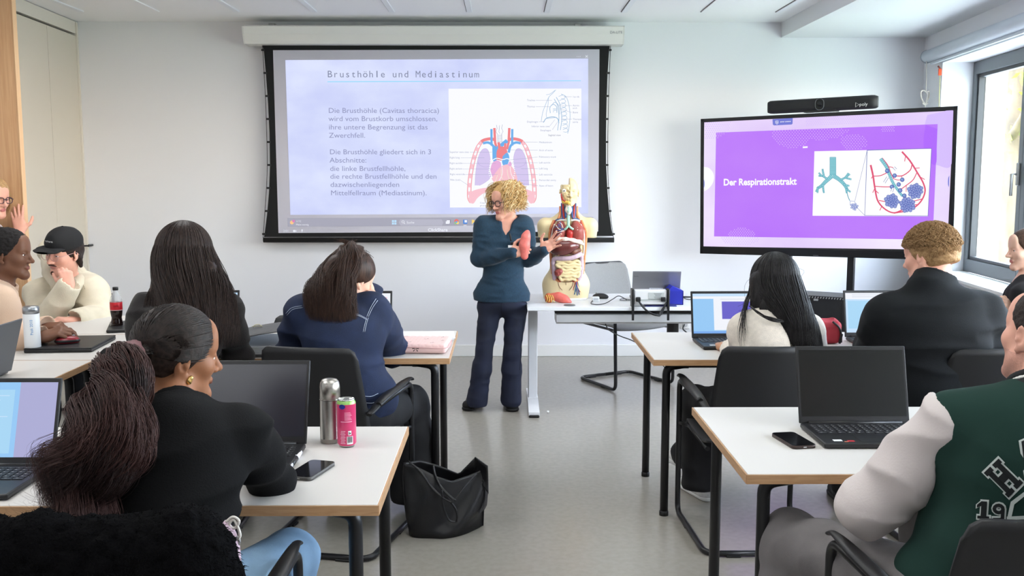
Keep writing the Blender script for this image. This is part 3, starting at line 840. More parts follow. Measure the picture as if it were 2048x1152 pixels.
for k in range(9):
    y_ = 296 + k * 24
    it.append((SKYB, 'line', curve2([(1662 + 3 * k, y_), (1690 + 2.2 * k, y_ - 8), (1700 + 2 * k, y_ + 6), (1690 + 2 * k, y_ + 14), (1676 + 1.6 * k, y_ + 12)]), 2))
LBL = [('Superior vena cava', 1034, 621, 1150, 617, 1278, 617), ('Right lung', 1034, 653, 1098, 650, 1234, 650), ('Right auricle', 1034, 685, 1106, 682, 1300, 682), ('Right atrium', 1034, 717, 1108, 714, 1284, 714), ('Right ventricle', 1036, 749, 1118, 746, 1310, 746), ('Ribs (cut)', 1038, 781, 1094, 777, 1142, 808),
       ('Mediastinum', 1549, 565, 1460, 560, 1542, 560), ('Arch of aorta', 1549, 611, 1366, 604, 1542, 606), ('Pulmonary trunk', 1549, 649, 1366, 664, 1542, 645), ('Left auricle', 1549, 682, 1384, 680, 1542, 678), ('Left lung', 1549, 716, 1446, 712, 1542, 712), ('Left ventricle', 1549, 751, 1400, 746, 1542, 747), ('Pericardial cavity', 1549, 783, 1424, 780, 1542, 780), ('Apex of heart', 1549, 815, 1400, 790, 1542, 811),
       ('1st rib', 1743, 303, 1690, 298, 1738, 298), ('Trachea', 1479, 323, 1530, 319, 1624, 319), ('Thymus', 1479, 359, 1530, 355, 1614, 355), ('Aortic', 1743, 353, 1664, 349, 1738, 349), ('arch', 1743, 368, 0, 0, 0, 0), ('Bone', 1743, 393, 1672, 368, 1738, 389), ('Thoracic', 1743, 432, 1676, 427, 1738, 427), ('aorta', 1743, 448, 0, 0, 0, 0), ('Diaphragm', 1479, 447, 1548, 443, 1582, 441), ('Inferior vena cava', 1506, 473, 1612, 466, 1640, 430), ('Esophagus', 1557, 496, 1626, 488, 1658, 440), ('Sagittal view', 1602, 524, 0, 0, 0, 0)]
for (s_, tx, ty, lx0, ly0, lx1, ly1) in LBL:
    if lx1: it.append((INK, 'line', [(lx0, ly0), (lx1, ly1)], 1.3))
F0.build('thorax_diagram', it, t, .0042, step=.00002)
for (s_, tx, ty, *_) in LBL: st('diagram_lettering', s_, tx, ty, 10, G_LAB if s_ != 'Sagittal view' else G_TITLE)
st('diagram_lettering', 'Copyright', 1209, 913, 9, G_LAB); st('diagram_lettering', 'phrenic nerves', 1209, 929, 9, G_LAB)

# ================================================================ big display on its trolley
pTL, pTR, pBL = at(1402, 238, 7.9), at(1916, 212, 6.88), at(1397, 507, 7.9)
U_ = (pTR - pTL); TVW = U_.length; U_.normalize()
W_ = (pTL - pBL); W_ = (W_ - U_ * W_.dot(U_)); TVH = W_.length; W_.normalize()
N_tv = U_.cross(W_)            # towards the room
if N_tv.y > 0: N_tv = -N_tv
TVM = Matrix((U_, W_, N_tv)).transposed().to_4x4(); TVM.translation = (pTL + U_ * TVW / 2 - W_ * TVH / 2)
t = thing('interactive_display', 'large black-framed wall display showing a purple slide titled Der Respirationstrakt', 'display')
def tvb(mb, name, m_, parent=None):
    o = mb.build(name, m_); o.data.transform(TVM); local(o, parent or t); return o
tvb(MB().box((0, 0, -.035), (TVW, TVH, .07), bevel=.006), 'housing', M_BLACK)
bz = .028
fr = MB()
for (cx, cy, sx, sy) in ((0, TVH / 2 - bz / 2, TVW, bz), (0, -TVH / 2 + .03, TVW, .06), (-TVW / 2 + bz / 2, 0, bz, TVH), (TVW / 2 - bz / 2, 0, bz, TVH)):
    fr.box((cx, cy, .004), (sx, sy, .012), bevel=.003)
tvb(fr, 'bezel', mat('bezel_black', (14, 14, 17), .25))
def tmap(px, py, d): return atplane(px, py, TVM.translation + N_tv * d, N_tv)
F1 = Flat(tmap, 3.3875, 1380, 180)
TVA = slide_glow('tv_pale', (226, 204, 250), (246, 236, 255), .8); TVP = slide_glow('tv_purple', (182, 112, 250), (192, 128, 250), .9)
TVW_ = glow('tv_white', (255, 255, 255)); TVDOT = glow('tv_dots', (222, 190, 252)); TVDOT2 = glow('tv_dots_pale', (252, 244, 255)); TVTAG = glow('tv_tab', (116, 124, 214)); TVLI = glow('tv_patch', (214, 190, 252)); TVLI2 = glow('tv_patch2', (176, 104, 252))
it = [(TVA, 'fill', [(97, 217), (82, 1060), (1742, 1083), (1786, 140)]), (TVLI, 'fill', curve2([(1608, 170), (1590, 240), (1582, 340), (1584, 420), (1610, 480), (1680, 510), (1768, 512), (1782, 300), (1785, 142), (1700, 150)])[:-1]),
      (TVW_, 'fill', curve2([(92, 520), (130, 530), (160, 570), (158, 620), (130, 664), (90, 690)])[:-1])]
F1.build('picture_background', it, t, .0015, step=.00015)
it = [(TVP, 'fill', [(177, 289), (163, 992), (1644, 1014), (1678, 231)])]
it.append((TVLI2, 'fill', curve2([(1596, 236), (1582, 340), (1590, 430), (1620, 486), (1666, 500), (1672, 380), (1677, 240)])[:-1]))
dots, dots2 = [], []
for r in range(14):
    for c_ in range(34):
        x_, y_ = 560 + c_ * 19 + (r % 2) * 9.5, 268 + r * 11.5 - c_ * .7
        if (((x_ - 690) / 140) ** 2 + ((y_ - 290) / 105) ** 2 < 1) or (((x_ - 880) / 200) ** 2 + ((y_ - 250) / 90) ** 2 < 1) or (((x_ - 1110) / 95) ** 2 + ((y_ - 352) / 56) ** 2 < 1):
            if y_ > 262: dots.append((x_, y_))
for r in range(6):
    for c_ in range(14):
        x_, y_ = 262 + c_ * 16 + (r % 2) * 8, 936 + r * 10.5
        if ((x_ - 350) / 95) ** 2 + ((y_ - 990) / 58) ** 2 < 1 and y_ < 990: dots.append((x_, y_))
for r in range(4):
    for c_ in range(6): dots.append((1300 + c_ * 15 + (r % 2) * 7, 246 + r * 11 - c_ * .5))
for r in range(9):
    for c_ in range(16):
        x_, y_ = 104 + c_ * 14 + (r % 2) * 7, 222 + r * 13 - c_ * .4
        if ((x_ - 110) / 165) ** 2 + ((y_ - 220) / 120) ** 2 < 1: (dots2 if (x_ < 172 or y_ < 284) else dots).append((x_, y_))
for r in range(5):
    for c_ in range(40):
        x_, y_ = 790 + c_ * 15 + (r % 2) * 7, 190 + r * 12 - c_ * .6
        if y_ < 244: dots2.append((x_, y_))
for r in range(5):
    for c_ in range(17):
        x_, y_ = 200 + c_ * 16 + (r % 2) * 8, 1002 + r * 11
        if ((x_ - 340) / 135) ** 2 + ((y_ - 1000) / 55) ** 2 < 1: dots2.append((x_, y_))
it.append((TVDOT, 'dot', dots, 3.4, 6)); it.append((TVLI, 'dot', dots2, 3.4, 6))
it += [(TVTAG, 'fill', [(559, 198), (561, 234), (570, 240), (688, 234), (695, 228), (696, 190)]), (TVW_, 'line', [(580, 210), (580, 226), (598, 225), (598, 209), (580, 210)], 3), (TVW_, 'line', [(585, 224), (589, 213), (594, 224)], 2.5), (TVW_, 'line', [(586, 232), (592, 232)], 3)]
for k in range(7): it.append((TVW_, 'line', [(612 + k * 10 + (4 if k > 2 else 0), 219 - k * .5), (618 + k * 10 + (4 if k > 2 else 0), 213 - k * .5)], 4))
it += [(TVW_, 'fill', [(764, 383), (764, 394), (797, 392), (797, 381)]),
       (TVTAG, 'fill', curve2([(90, 600), (97, 615), (98, 650), (90, 672)])[:-1]), (TVTAG, 'fill', curve2([(1757, 578), (1749, 600), (1748, 640), (1756, 662)])[:-1])]
F1.build('picture_slide', it, t, .0024, step=.00012)
for s_, (a, b_), w_ in (('Der Respirationstrakt', (226, 646), 497),):
    o = text('heading_lettering', s_, 45 / 3.3875 / F_PX * 7.5 / .70, TVW_, F1.P((a, b_), .0042), U_, W_, t, bold=.0022)
    p0_, p1_ = V(F1.P((a, b_), .0042)), V(F1.P((a + w_, b_ - 3), .0042))
    loc_ = [(v.co - p0_).dot(U_) for v in o.data.vertices]; f_ = (p1_ - p0_).length / max(loc_)
    for v, l_ in zip(o.data.vertices, loc_): v.co += U_ * (l_ * (f_ - 1))
TQ = glow('tv_teal', (142, 208, 216)); TQD = glow('tv_teal_line', (86, 160, 184)); TB = glow('tv_blue', (122, 140, 206)); TBD = glow('tv_blue_line', (66, 84, 168)); TR_ = glow('tv_red', (226, 84, 120)); TLB = glow('tv_frame_blue', (86, 106, 180)); TV_ = glow('tv_violet', (150, 120, 190))
it = [(TVW_, 'fill', [(843, 415), (830, 852), (1612, 856), (1636, 398)])]
def tr_(pts, w0, w1):
    r = [(TQD, 'line', pts, w0 + 5, w1 + 4), (TQ, 'line', pts, w0, w1)]
    for k in range(0, len(pts) - 1):
        (ax_, ay_), (bx_, by_) = pts[k], pts[k + 1]; w_ = (w0 + (w1 - w0) * k / len(pts)) / 2 + 1
        L_ = math.hypot(bx_ - ax_, by_ - ay_) or 1; nx_, ny_ = -(by_ - ay_) / L_ * w_, (bx_ - ax_) / L_ * w_
        r.append((TQD, 'line', [(ax_ + nx_, ay_ + ny_), (ax_ - nx_, ay_ - ny_)], 2.5))
    return r
it += tr_(curve2([(968, 455), (968, 520), (968, 582)], 7), 38, 40)
it += tr_(curve2([(962, 582), (920, 620), (890, 650), (860, 668)], 5), 24, 14) + tr_(curve2([(972, 582), (1010, 606), (1045, 640), (1064, 672)], 5), 24, 16)
for br in ([(930, 604), (900, 584), (870, 582)], [(908, 590), (900, 550), (898, 534)], [(892, 584), (872, 560)], [(900, 640), (904, 680), (908, 698)], [(870, 660), (852, 690)], [(866, 660), (864, 698)], [(1020, 610), (1050, 594), (1084, 570)], [(1050, 594), (1094, 606)], [(1056, 590), (1074, 562)], [(1040, 640), (1080, 650)], [(1060, 670), (1088, 692)], [(1058, 670), (1062, 700)]):
    it += tr_(curve2(br, 3), 10, 7)
it += [(TQD, 'line', curve2([(1062, 690), (1070, 720), (1082, 750)]), 5), (TB, 'line', [(1085, 752), (1085, 780), (1117, 782), (1117, 754), (1085, 752)], 3)]
for k in range(14):
    a = k * 2.4; r = 5 * math.sqrt(k); it.append((TB, 'dot', [(1112 + r * 1.3 * math.cos(a), 790 + r * 1.3 * math.sin(a))], 7, 10)); it.append((TVW_, 'dot', [(1112 + r * 1.3 * math.cos(a), 790 + r * 1.3 * math.sin(a))], 3, 6))
it += [(TLB, 'line', [(1117, 752), (1200, 410)], 2), (TLB, 'line', [(1117, 782), (1184, 850)], 2), (TLB, 'line', [(1200, 408), (1636, 396), (1612, 853), (1184, 850), (1200, 408)], 4)]
it += [(TR_, 'line', curve2([(1224, 508), (1240, 580), (1252, 660), (1272, 750), (1320, 806), (1380, 832), (1440, 812)]), 13, 8), (TR_, 'line', curve2([(1436, 418), (1490, 480), (1540, 560), (1580, 630), (1592, 690), (1560, 760), (1490, 812), (1380, 834)]), 12, 9),
       (TR_, 'line', curve2([(1244, 584), (1290, 580), (1336, 560)]), 6), (TR_, 'line', curve2([(1252, 652), (1310, 656), (1370, 656)]), 6), (TR_, 'line', curve2([(1504, 508), (1490, 545), (1440, 580), (1390, 582)]), 7), (TR_, 'line', curve2([(1536, 562), (1510, 610), (1460, 650), (1430, 672)]), 6),
       (TR_, 'line', curve2([(1302, 460), (1340, 510), (1360, 560), (1380, 600)]), 6), (TR_, 'line', curve2([(1340, 520), (1370, 524), (1396, 540)]), 5), (TR_, 'line', curve2([(1376, 600), (1410, 610), (1440, 606)]), 5), (TR_, 'line', curve2([(1436, 580), (1430, 610)]), 4), (TR_, 'line', curve2([(1466, 646), (1464, 690)]), 4),
       (TR_, 'line', [(1460, 450), (1454, 484)], 5), (TR_, 'line', [(1524, 530), (1556, 528)], 5), (TR_, 'line', [(1564, 592), (1590, 606)], 5), (TR_, 'line', [(1240, 580), (1228, 600)], 5), (TR_, 'line', [(1250, 670), (1238, 696)], 5), (TR_, 'line', [(1256, 680), (1278, 700)], 5), (TR_, 'line', [(1298, 790), (1286, 816)], 5), (TR_, 'line', [(1280, 748), (1320, 756)], 6), (TR_, 'line', [(1580, 736), (1520, 752)], 6), (TR_, 'line', [(1540, 776), (1500, 780)], 5)]
it += tr_(curve2([(1292, 466), (1330, 520), (1350, 570), (1376, 630), (1410, 680), (1440, 720)], 5), 18, 12)
for (cx, cy, r0, n_) in ((1368, 752, 44, 26), (1472, 778, 48, 30), (1526, 684, 48, 28)):
    for k in range(n_):
        a = k * 2.4; r = r0 * math.sqrt(k / n_)
        p_ = (cx + r * math.cos(a), cy + r * math.sin(a) * .98)
        it += [(TBD, 'dot', [p_], 13, 12), (TB, 'dot', [p_], 11, 12), (glow('tv_pale_blue', (178, 190, 232)), 'line', [(p_[0] + 6 * math.cos(q), p_[1] + 6 * math.sin(q)) for q in np.linspace(0, 6.3, 9)], 2), (TV_, 'dot', [p_], 2, 6)]
for (cx, cy) in ((1336, 548), (1386, 580), (1368, 656), (1414, 640), (1424, 680), (1452, 716), (1438, 608)):
    it += [(TBD, 'dot', [(cx, cy)], 15, 12), (TB, 'dot', [(cx, cy)], 11, 12), (TQ, 'dot', [(cx - 3, cy - 3)], 4, 8)]
for (a, b_) in (((1316, 628), (1340, 590)), ((1366, 690), (1376, 664)), ((1396, 540), (1380, 524))):
    it += [(TBD, 'line', [a, b_], 16), (TVW_, 'line', [a, b_], 11)]
F1.build('airway_picture', it, t, .0044, step=.00002)
text('maker_lettering', 'iiyama', .016, mat('dim_print', (90, 90, 96), .5), F1.P((834, 1124), -.012 + .024), U_, W_, t)
for k in range(2):
    pass
# trolley carrying the display
t = thing('display_trolley', 'black trolley of two posts and a low cabinet under the big display', 'trolley')
back = -N_tv
for px in (1577, 1703):
    q = atplane(px, 515, TVM.translation - N_tv * .13, N_tv)
    mb = MB().box((q.x, q.y, .75), (.05, .05, 1.5), rot=(0, 0, math.atan2(U_.y, U_.x)), bevel=.004)
    mb.build('post', M_BLACKM, t)
q = atplane(1640, 380, TVM.translation - N_tv * .088, N_tv)
MB().box(q, (.7, .03, .5), rot=TVM.to_3x3() @ Matrix(((1, 0, 0), (0, 0, -1), (0, 1, 0)))).build('mounting_plate', M_BLACKM, t)
c0, c1 = atplane(1560, 592, TVM.translation - N_tv * .02, N_tv), atplane(1790, 592, TVM.translation - N_tv * .02, N_tv)
cz = atplane(1640, 588, TVM.translation - N_tv * .0, N_tv).z
cm = (c0 + c1) / 2; ra = math.atan2(U_.y, U_.x)
MB().box((cm.x, cm.y, cz / 2 + .04), ((c1 - c0).length, .3, cz - .08), rot=(0, 0, ra), bevel=.006).build('cabinet', mat('cabinet_black', (24, 24, 27), .45), t)
Rz_ = Matrix.Rotation(ra, 3, 'Z')
for k in (-.5, .12, .5):
    MB().box(V((cm.x, cm.y, cz / 2 + .03)) + Rz_ @ V((k * (c1 - c0).length * .8, -.152, 0)), (.006, .004, cz - .14), rot=(0, 0, ra)).build('door_gap', mat('gap_black', (6, 6, 7), .6), t)
pg = MB()
for k in range(40):
    pg.box(V((cm.x, cm.y, cz - .012)) + Rz_ @ V(((k / 39 - .5) * (c1 - c0).length * .94, -.152, 0)), (.006, .004, .012), rot=(0, .5, ra))
pg.build('vent_grille', M_GREYMETAL, t)
q = atplane(1632, 592, cm + Rz_ @ V((0, -.153, 0)), N_tv); q.z = cz - .03
MB().box(q, (.034, .006, .016), rot=(0, 0, ra), bevel=.002).build('badge', M_GREYMETAL, t)
MB().box((cm.x, cm.y, .03), ((c1 - c0).length + .1, .55, .04), rot=(0, 0, ra), bevel=.01).build('base', M_BLACKM, t)

# conference camera bar on top of the display
t = thing('video_bar', 'long black conference camera bar standing on top of the big display', 'camera')
vb = [(1536, 205), (1756, 192)]
bl_, br_ = atplane(1536, 228, TVM.translation + N_tv * .01, N_tv), atplane(1756, 219, TVM.translation + N_tv * .01, N_tv)
tl_ = atplane(1540, 202, TVM.translation + N_tv * .01, N_tv)
bw = (br_ - bl_).length; bh = (tl_ - bl_).length * .98
VBM = Matrix((U_, W_, N_tv)).transposed().to_4x4(); VBM.translation = (bl_ + br_) / 2 + W_ * (bh / 2 + .004)
VBM.translation = VBM.translation + W_ * max(0, (TVH / 2 + bh / 2 + .006) - (TVM.inverted() @ VBM.translation).y)
def vbb(mb, name, m_):
    o = mb.build(name, m_); o.data.transform(VBM); local(o, t); return o
body = MB()
sec = rrect(.1, bh, .03)
n_s = 14
def vsec(u, v):
    x_ = (u - .5) * bw; e = min(1, (1 - abs(u - .5) * 2) * 9); e = .35 + .65 * math.sqrt(max(0, 1 - (1 - e) ** 2))
    k = v * (len(sec) - 1e-6) ; i = int(k) % len(sec); f_ = k - int(k); a, b_ = sec[i], sec[(i + 1) % len(sec)]
    return (x_, (a[1] * (1 - f_) + b_[1] * f_) * (.72 + .28 * e), (a[0] * (1 - f_) + b_[0] * f_) * e)
body.grid(vsec, 41, len(sec) + 1)
for sgn in (0, 1): body.poly([vsec(sgn, j / len(sec)) for j in range(len(sec))])
vbb(body, 'speaker_body', mat('bar_mesh_black', (26, 26, 28), .6, bump=.2, bscale=900))
ln = MB(); pl = [(x_, y_, .051) for x_, y_ in rrect(.062, bh * .86, .03)]
ln.prism(pl, (0, 0, .006))
vbb(ln, 'lens_window', mat('lens_black', (4, 4, 5), .1))
rg = MB().tube([(x_, y_, .056) for x_, y_ in rrect(.062, bh * .86, .03)], .0025, n=8, closed=True)
vbb(rg, 'lens_ring', mat('ring_grey', (96, 98, 102), .4))
vbb(MB().lathe([(0, .062), (.016, .06), (.02, .057)], (0, .0, 0)), 'lens', mat('lens_glass', (8, 10, 14), .05))
text('bar_lettering', 'poly', .034, M_WHITE, VBM @ V((bw * .352, -.028, .052)), U_, W_, t)
lg = MB(); a_ = V((bw * .335, -.018, .052))
lg.tube([VBM @ (a_ + V(p_)) for p_ in ((-.013, .016, 0), (.012, 0, 0), (-.013, -.016, 0))], .0022, n=5, closed=True)
lg.build('bar_emblem', M_WHITE, t)
MB().box(VBM @ V((0, -bh / 2, 0)), (.24, .08, .012), rot=VBM.to_3x3() @ Matrix(((1, 0, 0), (0, 0, -1), (0, 1, 0)))).build('stand_foot', M_BLACK, t)
# wall socket low on the front wall
sk = thing('wall_socket', 'small white wall socket low on the front wall under the desk', 'socket', at(1369, 648, YW - .001))
MB().box((0, -.006, 0), (.08, .012, .08), bevel=.006).build('plate', M_WHITE, sk)
MB().lathe([(.026, 0), (.026, .004), (.02, .002), (0, .001)], (0, -.012, 0), 20, Euler((PI / 2, 0, 0)).to_matrix()).build('outlet', mat('socket_grey', (200, 200, 200), .5), sk)
# ================================================================ tables
TZ = .74
def table(name, label, x0, x1, y0, y1, legs='rrff', group='white student tables with beech edges'):
    t = thing(name, label, 'table', ((x0 + x1) / 2, (y0 + y1) / 2, 0), 0, group)
    w, d = x1 - x0, y1 - y0
    MB().box((0, 0, TZ - .0135), (w - .004, d - .004, .027), bevel=.0015).build('tabletop', M_TABLE, t)
    e = MB()
    e.box((0, -d / 2, TZ - .0145), (w + .002, .005, .0255)); e.box((0, d / 2, TZ - .0145), (w + .002, .005, .0255))
    e.box((-w / 2, 0, TZ - .0145), (.005, d, .0255)); e.box((w / 2, 0, TZ - .0145), (.005, d, .0255))
    e.build('edge_band', M_BEECH, t)
    f = MB()
    for sy in (-1, 1): f.box((0, sy * (d / 2 - .13), TZ - .045), (w - .3, .03, .03), bevel=.003)
    for sx in (-1, 1): f.box((sx * (w / 2 - .16), 0, TZ - .045), (.03, d - .2, .03), bevel=.003)
    f.build('under_frame', M_BLACKM, t)
    for sx in (-1, 1):
        for sy in (-1, 1):
            lx, ly = sx * (w / 2 - .07), sy * (d / 2 - .085)
            l = MB().tube(rounded([(lx - sx * .10, ly, TZ - .034), (lx - sx * .0, ly, TZ - .05), (lx, ly, TZ - .12), (lx, ly, .012)], .045, 5), .0185, n=16)
            l.box((lx - sx * .05, ly, TZ - .031), (.16, .07, .008), bevel=.002)
            lo = l.build('leg', M_BLACKM, t)
            MB().lathe([(.0, 0), (.021, 0), (.021, .02), (.0186, .022)], (lx, ly, 0), 16).build('foot_glide', M_BLACK, lo)
    return t
table('student_table', 'white table carrying the steel flask and pink can, beech edges', -1.905, -.312, 2.335, 3.095)
table('student_table', 'white table with the pink quilted laptop sleeve on its corner', -1.80, -.245, 4.28, 5.05)
table('student_table', 'white table with the white thermos bottle and closed laptop on it', -2.46, -1.81, 4.25, 4.945)
table('student_table', 'white table with the cola bottle standing on it beside the wardrobe', -2.95, -1.81, 4.955, 5.62)
table('student_table', 'white table before the white bottle, carrying the turned-away grey laptop lid', -2.95, -1.81, 3.52, 4.24)
table('student_table', 'white table with an open black laptop and phone beside the varsity jacket', .662, 2.26, 2.575, 3.35)
table('student_table', 'white table with the red pencil case lying on it', .662, 2.26, 4.235, 4.99)

# ================================================================ chairs
def chair_parts(t):
    # one-piece seat and backrest shells on a black cantilever tube frame
    def back(u, v):          # u across, v up
        z = .50 + v * .375
        w = (.45 - .055 * v) if v < .9 else (.45 - .055 * v) - .012 * ((v - .9) / .1) ** 2
        x = (u - .5) * w
        y = -.215 - .075 * v - .02 * v * v + .045 * (2 * u - 1) ** 2
        zz = z - (.016 * (max(0, abs(2 * u - 1) - .86) / .14) ** 2 if v > .93 else 0) + .004 * (1 - (2 * u - 1) ** 2) * v
        return (x, y, zz)
    b = MB().grid(back, 21, 16); b.build('backrest', M_CHAIR, t, solid=.014)
    def seat(u, v):
        x = (u - .5) * (.46 + .02 * math.sin(PI * v)); y = -.23 + v * .47
        z = .452 + .012 * (2 * u - 1) ** 2 - .03 * max(0, v - .8) ** 2 * 25 * .6 + .03 * max(0, .15 - v) * 4
        return (x, y, z)
    MB().grid(seat, 15, 16).build('seat', M_CHAIR, t, solid=.016)
    for s in (-1, 1):
        sd = MB().tube(rounded([(s * .225, -.20, .44), (s * .225, .2, .435), (s * .258, .245, .435)], .04), .010, n=10)
        sd.tube([(s * .2, -.19, .445), (s * .195, -.185, .52), (s * .18, -.20, .6)], .008, n=8)
        sd.build('seat_bracket', M_BLACKM, t)
        # tube: arm, front post, floor runner
        fr = MB().tube(rounded([(s * .25, -.16, .628), (s * .262, .25, .635), (s * .258, .265, .014), (s * .235, -.215, .014), (s * .20, -.245, .014), (0, -.245, .014)], .05, 6), .0125, n=12)
        fr.build('side_frame', M_BLACKM, t)
        ar = MB()
        pts = bez([(s * .228, -.215, .60), (s * .25, -.1, .64), (s * .262, .08, .656), (s * .264, .22, .66), (s * .262, .268, .645)], 5)
        ar.tube(pts, [.012 + .012 * math.sin(PI * min(1, i / (len(pts) - 1) * 1.25 + .05)) if i < len(pts) - 1 else .008 for i in range(len(pts))], n=12, flat=.5)
        ar.build('armrest', M_BLACK, t)
        for c_, z_ in (((s * .245, .1, .005), (.03, .05, .01)), ((s * .12, -.245, .005), (.06, .03, .01))): MB().box(c_, z_, bevel=.003).build('foot_glide', M_BLACK, t)
CH0 = thing('visitor_chair', 'black shell armchair of the woman in the denim jacket', 'chair', (-.72, 4.06, 0), -.2, 'black cantilever armchairs')
chair_parts(CH0)
def chair(label, x, y, rz, group='black cantilever armchairs'):
    c = copy_tree(CH0); c.location = (x, y, 0); c.rotation_euler = (0, 0, rz); tag(c, label, 'chair', group); return c
chair('black shell armchair of the long black-haired woman in the cream sweater', 1.055, 4.07, 0)
chair('black shell armchair behind the broad man in the black sweater', 1.93, 4.02, .06)
chair('black shell armchair of the very long brown-haired woman in the black cardigan', -1.41, 4.07, .05)
chair('black armchair with a furry black jacket over its back, nearest on the aisle side', -.77, 2.06, 0)
chair('black shell armchair of the man in the green varsity jacket', 1.10, 2.13, .05)
chair('black armchair under the woman by the window who holds a phone', 3.02, 5.62, 1.75)
chair('black armchair of the man in the cream hoodie and black cap', -2.76, 6.06, 3.0).scale = (1, 1, .9)
chair('black armchair of the man in the beige sweatshirt by the wardrobe', -2.75, 4.62, -1.45)
chair('dark empty armchair standing beyond the table of the denim jacket', -1.08, 5.0, 3.05).scale = (1, 1, .90)

# grey mesh armchair behind the teacher's desk
GM = mat('grey_mesh', (146, 146, 146), .85, bump=.5, bscale=420, var=.12, vscale=300)
c = copy_tree(CH0); c.location = (.90, 7.22, 0); c.rotation_euler = (0, 0, PI + .5)
c.name = 'mesh_chair'; tag(c, 'grey mesh-backed armchair standing behind the teacher desk', 'chair')
for k in ('group',):
    if k in c: del c[k]
for ch in list(c.children):
    if ch.name.startswith('backrest') or ch.name.startswith('seat') and 'bracket' not in ch.name:
        ch.data = ch.data.copy(); ch.data.materials.clear(); ch.data.materials.append(GM)
        if ch.name.startswith('backrest'):
            ch['label'] = 'grey mesh backrest'
rim = MB().tube(rounded([(-.225, -.21, .5), (-.215, -.265, .72), (-.198, -.305, .878), (.198, -.305, .878), (.215, -.265, .72), (.225, -.21, .5)], .04, 5), .008, n=8)
rim.build('back_frame', M_BLACK, c)

# ================================================================ teacher's sit-stand desk
DZ = .715; DX0, DX1, DY0, DY1 = .148, 1.72, 6.15, 6.86
t = thing('teacher_desk', 'white height-adjustable teacher desk with the anatomy torso on it', 'desk', (DX0, DY0, 0))
W_D = DX1 - DX0; D_D = DY1 - DY0
MB().box((W_D / 2, D_D / 2, DZ - .0125), (W_D, D_D, .025), bevel=.003).build('desktop', M_DESKTOP, t)
M_DLEG = mat('desk_leg_white', (226, 228, 232), .35)
for lx, m_ in ((.045, M_DLEG), (W_D - .06, M_DLEG)):
    l = MB().box((lx, .34, .36), (.062, .09, .64), bevel=.006).box((lx, .34, .55), (.05, .078, .3), bevel=.004)
    lo = l.build('leg', m_, t)
    f = MB().prism([(lx - .035, -.02, .012), (lx - .035, -.02, .034), (lx - .035, .3, .06), (lx - .035, .4, .06), (lx - .035, .70, .034), (lx - .035, .70, .012)], (.07, 0, 0))
    f.build('foot', m_, lo)
    MB().box((lx, -.0, .009), (.066, .06, .018), bevel=.006).box((lx, .66, .009), (.066, .06, .018), bevel=.006).build('foot_cap', M_BLACK, lo)
tx0 = at(1113, 636, 6.2).x - DX0
tr = MB().prism([(tx0, .05, DZ - .105), (tx0, .05, DZ - .058), (tx0, .09, DZ - .05), (tx0, .30, DZ - .05), (tx0, .30, DZ - .12), (tx0, .08, DZ - .12)], (W_D - tx0 - .12, 0, 0))
tr.build('cable_tray', mat('tray_grey', (196, 197, 198), .45, metal=.15), t)
MB().box((tx0 + (W_D - tx0) / 2 - .06, .16, DZ - .038), (W_D - tx0 - .1, .2, .024)).build('tray_gap_shade', M_BLACKM, t)  # black bar fills the gap above the tray, standing in for its shade
mx_ = at(1348, 655, 6.5).x - DX0
MB().cyl((mx_, .4, DZ - .26), (mx_, .4, DZ - .05), .04, n=18).build('motor_housing', M_BLACK, t)

# clamp-on socket strip at the front edge
ct = at(1300, 609, 6.17)
t = thing('socket_strip', 'white and black clamp-on socket box at the front edge of the teacher desk', 'power strip', (ct.x, 6.17, DZ))
wS = .225
MB().box((0, .01, .062), (wS - .02, .07, .092), bevel=.004).build('housing', mat('strip_alu', (214, 214, 214), .4), t)
for s in (-1, 1):
    MB().box((s * wS / 2, .005, .05), (.016, .085, .13), bevel=.005).box((s * wS / 2, -.03, -.045), (.014, .012, .08)).build('clamp_side', M_BLACK, t)
MB().box((.035, -.0262, .07), (.10, .002, .045)).box((.0, -.0262, .045), (.13, .002, .012)).build('type_label', mat('type_label', (176, 180, 178), .6), t)
pr = MB()
for k in range(5): pr.box((.045, -.0276, .086 - .007 * k), (.05 - .008 * (k % 3), .001, .0022))
pr.build('label_print', mat('label_print_grey', (90, 92, 92), .7), t)
pc = MB()
for k in range(4):
    pc.tube(bez([(-.085, -.03, .05), (-.06 + .012 * k, -.06, .01 - .01 * k), (-.01 + .02 * k, -.055, -.035 - .006 * k), (.06, -.04, -.05 + .006 * k), (.1, -.03, .03)], 6), .0042, n=7)
pc.build('power_lead', M_BLACK, t)
for s in (-1, 1): MB().box((s * .08, -.034, .05), (.03, .022, .03), bevel=.006).build('plug', M_BLACK, t)

# blue box behind the strip
q = at(1336, 612, 6.24)
t = thing('document_box', 'small royal blue open box with a slanted flap on the teacher desk', 'box', (at(1350, 610, 6.25).x, 6.3, DZ))
M_BLUEBOX = mat('blue_cardboard', (30, 38, 150), .45)
b = MB()
b.box((0, 0, .002), (.105, .11, .004)); b.box((0, -.053, .045), (.105, .004, .09)); b.box((0, .053, .045), (.105, .004, .09)); b.box((-.05, 0, .045), (.004, .11, .09)); b.box((.05, 0, .045), (.004, .11, .09))
b.build('box_body', M_BLUEBOX, t)
MB().prism([(-.054, -.056, .09), (.054, -.056, .09), (-.02, -.056, .122)], (0, .112, 0)).build('flap', mat('blue_card_flap', (36, 44, 166), .45), t)
t = thing('document_sheet', 'dark blue thin folder lying before the socket strip box', 'folder', (ct.x + .07, 6.2, DZ))
MB().box((0, 0, .004), (.2, .09, .006), bevel=.002).build('cover', mat('blue_folder', (52, 56, 120), .5), t)

